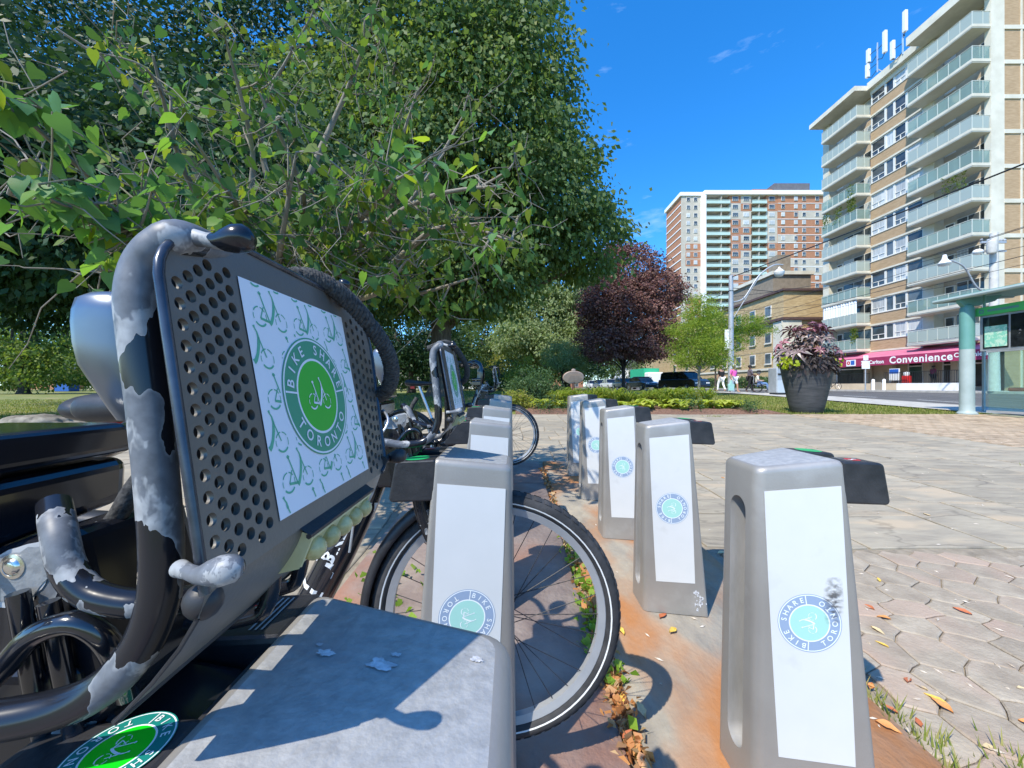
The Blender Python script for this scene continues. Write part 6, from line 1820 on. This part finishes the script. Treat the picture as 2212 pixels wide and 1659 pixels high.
# lawn trees far left and back, each with trunk
spec = [(-66, 52, 3.0, 'sunlit spreading tree at the far left edge of the lawn', G_maple2, 7, .55), (-52, 55, 3.2, 'tall dark conical tree second from the left on the far lawn', G_dark, 5, .45), (-50, 64, 3.0, 'bright green tree with dark trunk beside the blue container', G_maple2, 6, .6),
        (-43, 60, 3.0, 'reddish leaved tree just left of the silver housing', G_purple, 5, .4), (-34, 55, 3.5, 'green lawn tree behind the front rack tubes', G_maple, 6, .45), (-22, 48, 3.2, 'green tree behind the saddle of the far bicycle', G_maple, 6, .4),
        (-12, 46, 3.4, 'dark tree filling the gap left of the far handlebar', G_dark, 6, .45), (-3, 50, 3.0, 'tree behind the far handlebar', G_maple, 5.5, .35), (1.5, 44, 2.2, 'yellowish small tree right of the far handlebar', G_lightsh, 3.4, .2), (6.5, 46, 2.6, 'greenish tree with leaning trunk left of the plaque', G_shrub, 4.4, .28),
        (-30, 85, 4, 'hazy green tree in the far row beyond the lawn', G_maple, 8, .45), (-55, 90, 4, 'broad tree at the far park edge behind the blue container', G_maple, 9, .5), (-85, 80, 4, 'broad tree at the far left park edge', G_maple, 9, .5), (-10, 84, 4, 'round tree in the far row behind the big maple trunk', G_maple, 8, .45), (12, 82, 4, 'round tree at the far end behind the parked cars', G_maple, 8, .45), (24, 92, 4, 'tree beside the white building at the end of the street', G_maple, 7, .4),
        (-112, 88, 2.8, 'low broad tree closing the view at the far left edge', G_dark, 8, .5), (-70, 84, 2.4, 'low broad tree hiding the reddish house', G_maple, 8, .5), (-95, 98, 2.2, 'low dark tree before the pale house', G_dark, 9, .5), (-42, 88, 2.4, 'low tree far behind the reddish leaved tree', G_dark, 8, .45), (-20, 90, 2.4, 'low tree behind the far saddle', G_maple, 8, .45)]
for x, y, th, lab, m, rr, r0 in spec:
    tree('lawn_tree', lab, (x, y), th, [(0, 0, th + rr * .75, rr * .95, rr * .9, rr * .8), (rr * .5, 0, th + rr * .15, rr * .7, rr * .7, rr * .5), (-rr * .5, 0, th + rr * .15, rr * .7, rr * .7, rr * .55), (0, 0, th + rr * 1.5, rr * .55, rr * .55, rr * .5)], m, int(430 if y < 70 else 320), 30, rr * .12, rr * .066, limbs=9, bark=M_barkd, r0=r0)

# ---- the near tree with big heart leaves
fx, fy = -2.35, 3.75
nt_ = thing('redbud_tree', 'near tree with large heart shaped leaves and pale bare twigs reaching over the bicycles', 'tree', (fx, fy, zg(fx, fy)))
B = Vector((fx, fy, zg(fx, fy)))
tb = MB()
tb.tube([(0, 0, -.05), (.02, 0, .5), (.06, .02, 1.2), (.05, 0, 1.9)], [.15, .12, .105, .09], 12)
tb.tube([(.1, .05, -.05), (.16, .0, .7), (.2, -.05, 1.6)], [.1, .08, .065], 10)
tips = []
mains = [((60, 260), 1.55), ((180, 420), 1.6), ((330, 120), 2.2), ((120, 60), 2.6), ((480, 60), 2.6), ((640, 90), 3.0), ((800, 60), 3.2), ((900, 200), 3.1), ((960, 330), 2.9), ((1085, 400), 2.6), ((1105, 520), 2.6), ((1020, 600), 2.8), ((880, 560), 2.6), ((760, 420), 2.6), ((640, 330), 2.3),
         ((420, 300), 2.0), ((320, 470), 2.0), ((700, 560), 2.9), ((960, 470), 3.3), ((560, 200), 2.2), ((260, 330), 1.8), ((860, 380), 2.2), ((1000, 250), 3.5), ((20, 420), 1.9), ((1060, 480), 3.0)]
def jit(a): return Vector((random.gauss(0, a), random.gauss(0, a), random.gauss(0, a)))
allt = []
for (px, py), Y in mains:
    e = pt(px, py, Y) - B
    s = Vector((.05, 0, random.uniform(1.2, 1.9)))
    m1 = s.lerp(e, .35) + Vector((0, 0, .12)) + jit(.08); m2 = s.lerp(e, .7) + jit(.1)
    pts = spline([s, m1, m2, e], 6)
    tb.tube(pts, [.045 - .039 * i / (len(pts) - 1) for i in range(len(pts))], 8)
    for k in range(8):
        p = pts[random.randint(5, len(pts) - 1)]
        d = (e - s).normalized() * random.uniform(.0, .5) + Vector((random.gauss(0, .6), random.gauss(0, .6), random.gauss(0, .45)))
        q = p + d * random.uniform(.14, .36)
        tw_ = spline([p, p.lerp(q, .5) + jit(.05), q], 4)
        tb.tube(tw_, [.010 - .007 * i / (len(tw_) - 1) for i in range(len(tw_))], 6)
        allt += [tw_[i] for i in range(3, len(tw_))]
        for j in range(3):
            p3 = tw_[random.randint(1, len(tw_) - 1)]; q3 = p3 + jit(.2)
            tb.tube([p3, p3.lerp(q3, .4) + jit(.03), p3.lerp(q3, .7) + jit(.03), q3], [.0038, .003, .0024, .0016], 5)
        for j in range(3):
            p2 = tw_[random.randint(3, len(tw_) - 1)]; q2 = p2 + jit(.17)
            tb.tube([p2, p2.lerp(q2, .5) + jit(.02), q2], [.0045, .0035, .0022], 5)
            allt += [q2, p2.lerp(q2, .6)]
tb.build('trunk', M_barkp, nt_, smooth=60)
# separate large leaves nearest the camera, the rest one mass
cand = [p + B for p in allt]
def heart_leaf_mesh(bend, nm):
    pr = [(0, 0, 0), (-.1, .2, .02), (.06, .38, .05), (.32, .4, .07), (.62, .24, .03), (1.0, 0, -.1), (.62, -.24, .03), (.32, -.4, .07), (.06, -.38, .05), (-.1, -.2, .02), (.3, 0, -.02 + bend), (.62, 0, -.02 + bend)]
    fs = [(0, 1, 10), (1, 2, 10), (2, 3, 10), (3, 11, 10), (3, 4, 11), (4, 5, 11), (5, 6, 11), (6, 7, 11), (7, 10, 11), (7, 8, 10), (8, 9, 10), (9, 0, 10)]
    return MB().add(pr, fs).mesh(nm, None)
def leafcol(name, c, tr):
    m = leafmat(name, [c, tuple(v * 1.15 for v in c)], tr, .36); return m
hcols = [leafcol('heart_leaf_a', (.09, .2, .07), .35), leafcol('heart_leaf_b', (.12, .23, .045), .45), leafcol('heart_leaf_c', (.2, .27, .03), .5), leafcol('heart_leaf_d', (.07, .16, .06), .35), leafcol('heart_leaf_e', (.32, .26, .03), .5)]
hm = []
for i, m in enumerate(hcols):
    me = heart_leaf_mesh(.035 if i % 2 else -.05, 'leaf'); me.materials.clear(); me.materials.append(m); me.shade_smooth(); hm.append(me)
cl = sorted(cand, key=lambda p: p.length)
near = []
for p in cl:
    for k in range(2):
        if len(near) < 296: near.append(p + jit(.045))
for p in near:
    o = place('leaf', random.choices(hm, [5, 4, 1.2, 4, .12])[0], nt_, loc=p - B, scale=random.uniform(.07, .1))
    d = Vector((random.gauss(0, .6), random.gauss(0, .6), -random.uniform(.3, 1.2))).normalized()
    o.rotation_euler = (d.to_track_quat('X', 'Z') @ Matrix.Rotation(random.gauss(0, .5), 3, 'X').to_quaternion()).to_euler()
rest = np.array([tuple(p - B) for p in cl for k in range(2)])
rest = rest[300:] + rng.normal(size=(len(rest) - 300, 3)) * .06
tag(place('foliage', leaf_mesh('foliage', rest, .074, G_redbud, 1.0, None, .8, 'heart'), nt_), kind='stuff')
# seed clusters, fine yellowish
sd = []
for k in range(26):
    p = random.choice(cl[len(cl) // 4:]) - B
    for j in range(40): q = p + jit(.05); sd.append(tuple(q))
tag(place('seed_sprays', leaf_mesh('seed_sprays', np.array(sd), .03, leafmat('seed_spray', [(.3, .3, .06), (.4, .38, .12)], .3), .2, None, .25), nt_), kind='stuff')

# ================================================================== BED AND LOW PLANTS
def bed_front(x): return 10.38 + .06 * math.sin(x * 2.3) + .03 * math.sin(x * 7)
mb = MB(); vs = []; nx, ny = 60, 16
for j in range(ny + 1):
    for i in range(nx + 1):
        x = .1 + 7.5 * i / nx; f = j / ny; y = bed_front(x) + (4.2 + .9 * math.sin(x * .8) - max(0, x - 5.2) * 1.35) * f
        e = min(1, min(f, 1 - f) * 8) * min(1, min(i, nx - i) / 5)
        vs.append((x, y, zg(x, y) - .035 + .11 * e + .03 * noise.noise(Vector((x * 3, y * 3, 0))) * e))
mb.add(vs, [(j * (nx + 1) + i, j * (nx + 1) + i + 1, (j + 1) * (nx + 1) + i + 1, (j + 1) * (nx + 1) + i) for j in range(ny) for i in range(nx)])
tag(mb.build('flower_bed', M_soil, smooth=60), kind='structure')

G_hosta = leafmat('hosta_leaves', [(.3, .38, .04), (.38, .44, .06), (.45, .48, .09), (.27, .33, .05)], .35, .45)
G_lily = leafmat('daylily_blades', [(.12, .19, .02), (.18, .25, .035), (.25, .3, .05), (.3, .3, .08)], .35, .45)
def blade_mesh(n, L_, w, spread, mat, name, arch=.6, ns=5):
    mb = MB()
    for k in range(n):
        a = random.uniform(0, 6.283); r0 = random.uniform(0, .07); l = L_ * random.uniform(.65, 1.15); lean = spread * random.uniform(.4, 1.2); ww = w * random.uniform(.7, 1.2)
        ca, sa = math.cos(a), math.sin(a); vs = []
        for i in range(ns + 1):
            t = i / ns
            r = r0 + lean * l * (t ** 1.5); z = l * (t - arch * t ** 2.6)
            hw = ww * (math.sin(math.pi * min(1, .12 + .88 * t)) ** .7 if i < ns else .02)
            vs += [(r * ca - sa * hw, r * sa + ca * hw, z), (r * ca + sa * hw, r * sa - ca * hw, z)]
        mb.add(vs, [(2 * i, 2 * i + 1, 2 * i + 3, 2 * i + 2) for i in range(ns)])
    return mb.mesh(name, mat, 80)
hosta = [blade_mesh(26, .56, .105, .68, G_hosta, 'foliage', .72) for _ in range(3)]
lily = [blade_mesh(75, 1.02, .017, .5, G_lily, 'foliage', .6) for _ in range(3)]
def clump(name, x, y, meshes, label, group, s=1, cat='plant'):
    t = thing(name, label, cat, (x, y, zg(x, y) + .03), random.uniform(0, 6), group)
    place('foliage', random.choice(meshes), t, scale=s)
for k in range(26):
    x = 1.0 + 5.9 * k / 25 + random.uniform(-.14, .14)
    if 1.75 < x < 2.2: continue
    yo = 11.1 + random.uniform(-.3, .6) + (.35 if x > 5.6 else 0)
    clump('hosta_plant', x, yo, hosta, 'yellow green broad leaved hosta in the bed %s' % ('left of the plaque post' if x < 1.8 else 'just right of the plaque post' if x < 3 else 'below the parked cars' if x < 4.3 else 'near the grey green seedling bush' if x < 5.7 else 'at its right end by the lawn'), 'hostas along the front of the bed', random.uniform(.6, 1.25))
for k in range(40):
    x = 1.5 + 4.5 * (k % 20) / 19 + random.uniform(-.1, .1)
    y = 12.0 + .75 * (k // 20) + random.uniform(-.35, .3)
    clump('daylily_clump', x, y, lily, 'green daylily clump with arching blades, %s, %s' % ('front rank' if k < 20 else 'back rank', 'by the plaque' if x < 2.8 else 'below the parked cars' if x < 4.3 else 'below the minivan' if x < 5.5 else 'at the right end'), 'daylilies behind the hostas', random.uniform(.62, 1.2))
sp_ = [(5.05, 10.8, .2, 'small grey green seedling bush in the bare mulch below the daylilies'), (6.55, 10.62, .13, 'smaller green weed bush in the mulch near the right end of the bed'), (.95, 10.75, .22, 'low green plant at the left front corner of the bed'), (1.72, 10.8, .16, 'dry little plant at the foot of the plaque post')]
for x, y, r, lab in sp_:
    t = thing('small_bush', lab, 'plant', (x, y, zg(x, y) + .05))
    place('foliage', leaf_mesh('foliage', rng.normal(size=(420, 3)) * np.array([r, r, r * .65]) + np.array([0, 0, r]), .055, G_shrub, .1, None, .5), t)
def shrub(x, y, rx, rz, label, m, n=150, size=.1):
    t = thing('shrub', label, 'shrub', (x, y, zg(x, y)))
    blobs = [(0, 0, rz * .8, rx, rx, rz * .8), (rx * .5, 0, rz * .5, rx * .7, rx * .7, rz * .5), (-rx * .5, 0, rz * .6, rx * .6, rx * .6, rz * .5)]
    mb = MB()
    for k in range(9): limb(mb, (random.uniform(-.1, .1), random.uniform(-.1, .1), 0), (random.uniform(-.7, .7) * rx, random.uniform(-.7, .7) * rx, rz * random.uniform(.7, 1.4)), .02, .005, .1, 4, 5)
    mb.build('stems', M_barkd, t)
    p, o, c = crown_points(blobs, n, 30, rx * .16, .3)
    place('foliage', leaf_mesh('foliage', p, size, m, .3, o, .5), t)
shrub(.75, 13.2, .85, .85, 'dark green leafy shrub at the left end of the flower bed', G_shrub, 190, .085)
shrub(.2, 11.9, .5, .35, 'low yellow green shrub at the left front of the bed by the paving', G_lightsh, 90, .08)
shrub(-1.0, 34, 2.2, 1.8, 'broad olive shrub behind the far handlebar', G_shrub, 120, .2)
shrub(1.2, 30, 1.5, 1.7, 'yellow leaved shrub left of the dark green shrub', G_lightsh, 120, .17)
shrub(-3.5, 36, 2.4, 1.5, 'green shrub under the far trees by the maple trunk', G_shrub, 120, .2)
for i, x in enumerate((13.2, 15.8, 18.4, 21)):
    pass
t = thing('hedge', 'clipped grey green hedge in front of the yellow brick building', 'hedge', (34.2, 60, -.4))
p = np.column_stack([rng.uniform(-1, 1, 5000), rng.uniform(-10, 22, 5000), rng.uniform(0, 1.7, 5000)])
place('foliage', leaf_mesh('foliage', p, .35, G_shrub, .2), t)
t = thing('iron_fence', 'low black fence along the far pavement before the hedge', 'fence', (33.4, 50, -.36))
mb = MB()
for z in (.35, .9): mb.box(-.02, .02, -4, 30, z, z + .05)
for i in range(35): mb.box(-.03, .03, -4 + i * 1.0, -3.94 + i * 1.0, 0, .95)
mb.build('rails', M_blackm, t)

# ---- grass: tufts and blades on the lawns
G_grass = leafmat('grass_blades', [(.11, .16, .025), (.17, .21, .04), (.24, .25, .07), (.33, .29, .13)], .3, .6)
def grass(name, n, fx_, h, label=None):
    P_ = []
    while len(P_) < n:
        x, y = fx_()
        P_.append((x, y, zg(x, y) - .075))
    P_ = np.array(P_); k = len(P_)
    a = rng.uniform(0, 6.283, k); hh = h * rng.uniform(.5, 1.3, k); w = .006 + .0006 * P_[:, 1]
    d = np.column_stack([np.cos(a), np.sin(a), np.zeros(k)]); s_ = np.column_stack([-np.sin(a), np.cos(a), np.zeros(k)])
    ln = rng.uniform(.1, .8, k)[:, None]
    V = np.stack([P_ - s_ * w[:, None], P_ + s_ * w[:, None], P_ + d * ln * hh[:, None] + np.column_stack([np.zeros(k), np.zeros(k), hh])], 1).reshape(-1, 3)
    me = bpy.data.meshes.new(name)
    me.vertices.add(3 * k); me.vertices.foreach_set('co', V.ravel()); me.loops.add(3 * k); me.loops.foreach_set('vertex_index', np.arange(3 * k))
    me.polygons.add(k); me.polygons.foreach_set('loop_start', np.arange(k) * 3); me.polygons.foreach_set('loop_total', np.full(k, 3))
    me.materials.append(G_grass); me.update(calc_edges=True)
    tag(place(name, me), kind='stuff')
def lawn_r():
    while True:
        x, y = random.uniform(2, 13.2), 10.48 + 11 * random.random() ** 1.6
        if x < 7.2 and y < 14.3 - max(0, x - 5.2) * 1.2: continue
        if y > 13.5 + 0 and x > 13: continue
        return x, y
def lawn_l():
    y = 8 + 22 * random.random() ** 1.5
    return random.uniform(-1.35 * y, -7.1 if y < 11.1 else -.5), y
grass('grass', 26000, lawn_r, .07)
grass('grass', 42000, lawn_l, .075)
def verge():
    y = random.gauss(10.5, .07); return random.uniform(6.6, 12.6), y
grass('grass', 1500, verge, .09)
# weeds in the joints
def joint():
    c = random.choice([(1.172, 1.45, .012, .28), (1.6, 2.36, .1, .012), (1.95, 2.36, .06, .012), (1.2, 1.12, .02, .1), (1.38, 1.03, .03, .03), (.345, 2.2, .012, .9), (.345, 1.1, .012, .3), (6.2, 4.5, .1, .03), (3.3, 6.8, .1, .03), (5.2, 9.8, .2, .06)])
    return random.gauss(c[0], c[2]), random.gauss(c[1], c[3])
k0 = None
grass('weed_tufts', 1500, joint, .085)
G_weed = leafmat('clover_leaves', [(.16, .3, .03), (.24, .38, .05), (.3, .4, .1)], .4)
p = []
for k in range(190):
    y = random.choice([random.gauss(1.42, .16), random.gauss(1.9, .3)]); x = .345 + random.gauss(0, .028)
    p.append((x, y, zg(x, y) + random.uniform(-.01, .02)))
tag(place('weeds', leaf_mesh('weeds', np.array(p), .035, G_weed, -.1, None, .9)), kind='stuff')
p = []
for k in range(140):
    x, y = random.gauss(-.62, .12), random.gauss(1.6, .2); p.append((x, y, zg(x, y) + random.uniform(0, .03)))
tag(place('weeds', leaf_mesh('weeds', np.array(p), .04, G_weed, -.1, None, .9)), kind='stuff')

# fallen leaves: litter in the gap as one mass, single leaves on the paving as things
M_fall = [pm('fallen_leaf_orange', (.5, .2, .06), (.62, .3, .1), 30, .7), pm('fallen_leaf_rust', (.36, .1, .04), (.5, .17, .07), 30, .7), pm('fallen_leaf_tan', (.5, .38, .2), (.62, .48, .28), 30, .7), pm('fallen_leaf_yellow', (.62, .4, .06), (.7, .5, .1), 30, .7)]
G_litter = leafmat('leaf_litter', [(.42, .16, .06), (.55, .27, .1), (.3, .12, .05), (.5, .36, .2), (.58, .3, .16)], .15, .7)
p = []
for k in range(900):
    y = random.uniform(.5, 4.4) if k < 420 else random.gauss(1.25, .15); x = .345 + random.gauss(0, .022)
    p.append((x, y, zg(x, y) - .012 + random.uniform(-.01, .02)))
tag(place('leaf_litter', leaf_mesh('leaf_litter', np.array(p), .035, G_litter, 0, None, .75)), kind='stuff')
def fleaf():
    mb = MB(); n = 7; ax = [(i / n, .22 * math.sin(math.pi * (i / n) ** .8) + .0) for i in range(n + 1)]
    c = random.uniform(.15, .5)
    vs = []
    for t, w in ax: vs += [(t, w * random.uniform(.75, 1.15), .1 + c * w), (t, 0, .12 * math.sin(t * 3) * c), (t, -w * random.uniform(.75, 1.15), .1 + c * w)]
    mb.add(vs, [(3 * i, 3 * i + 1, 3 * i + 4, 3 * i + 3) for i in range(n)] + [(3 * i + 1, 3 * i + 2, 3 * i + 5, 3 * i + 4) for i in range(n)])
    return mb
fm = [fleaf().mesh('fallen_leaf', m, 80) for m in M_fall for _ in range(2)]
spots = [(1960, 1465), (2005, 1482), (1890, 1310), (1925, 1330), (1880, 1345), (2060, 1530), (2200, 1545), (1940, 1530), (1878, 1478), (2050, 1515), (1425, 1338), (1348, 1374), (1345, 1500), (1862, 1466), (1900, 1250), (1780, 1090), (1565, 1030), (2195, 1475), (2120, 1600), (1460, 1360), (1395, 1555), (1345, 1600), (1920, 1390), (2100, 1320), (1760, 1030), (2010, 1110), (1990, 1560), (1890, 1560), (1550, 1190)]
for i, (px, py) in enumerate(spots):
    Y = 1.5
    for _ in range(30): Y = -zg(0, Y) * 831 / (py - 834) if py > 834 else Y
    x = (px - 1106) / 831 * Y
    me = fm[(i * 5 + (0 if i % 3 else 2)) % len(fm)]
    o = place('fallen_leaf', me, loc=(x, Y, zg(x, Y) - (.018 if x > 1.18 else -.002)), rot=(random.uniform(-.3, .3), random.uniform(-.2, .2), random.uniform(0, 6.28)), scale=random.uniform(.035, .062))
    cn = ('orange', 'rust red', 'tan', 'yellow')[M_fall.index(me.materials[0])]
    zone = 'on the wavy pavers at the lower right' if x > 1.2 and Y < 1.9 else 'on the flat stones behind the nearest right dock' if x > 1.2 else 'between the right docks on the stained plate' if x > .42 else 'in the gap beside the tyre'
    tag(o, 'curled %s fallen leaf lying %s' % (cn, zone), 'leaf', 'fallen leaves on the paving')
# twigs and grit
mb = MB()
for k in range(260):
    y = .8 + 6 * random.random() ** 1.6; x = random.uniform(.4, 1.3 * y); a = random.uniform(0, 6.28); l = random.uniform(.004, .02)
    z = zg(x, y) - (.019 if x > 1.17 or y > 4.66 else -.001)
    d = Vector((math.cos(a), math.sin(a), 0)) * l; s_ = Vector((-d.y, d.x, 0)) * .28; c = Vector((x, y, z + .002))
    mb.add([c - d, c + s_, c + d, c - s_, c + Vector((0, 0, .004))], [(0, 1, 4), (1, 2, 4), (2, 3, 4), (3, 0, 4)])
tag(mb.build('grit', pm('pale_grit', (.4, .33, .25), (.62, .56, .48), 40, .9)), kind='stuff')
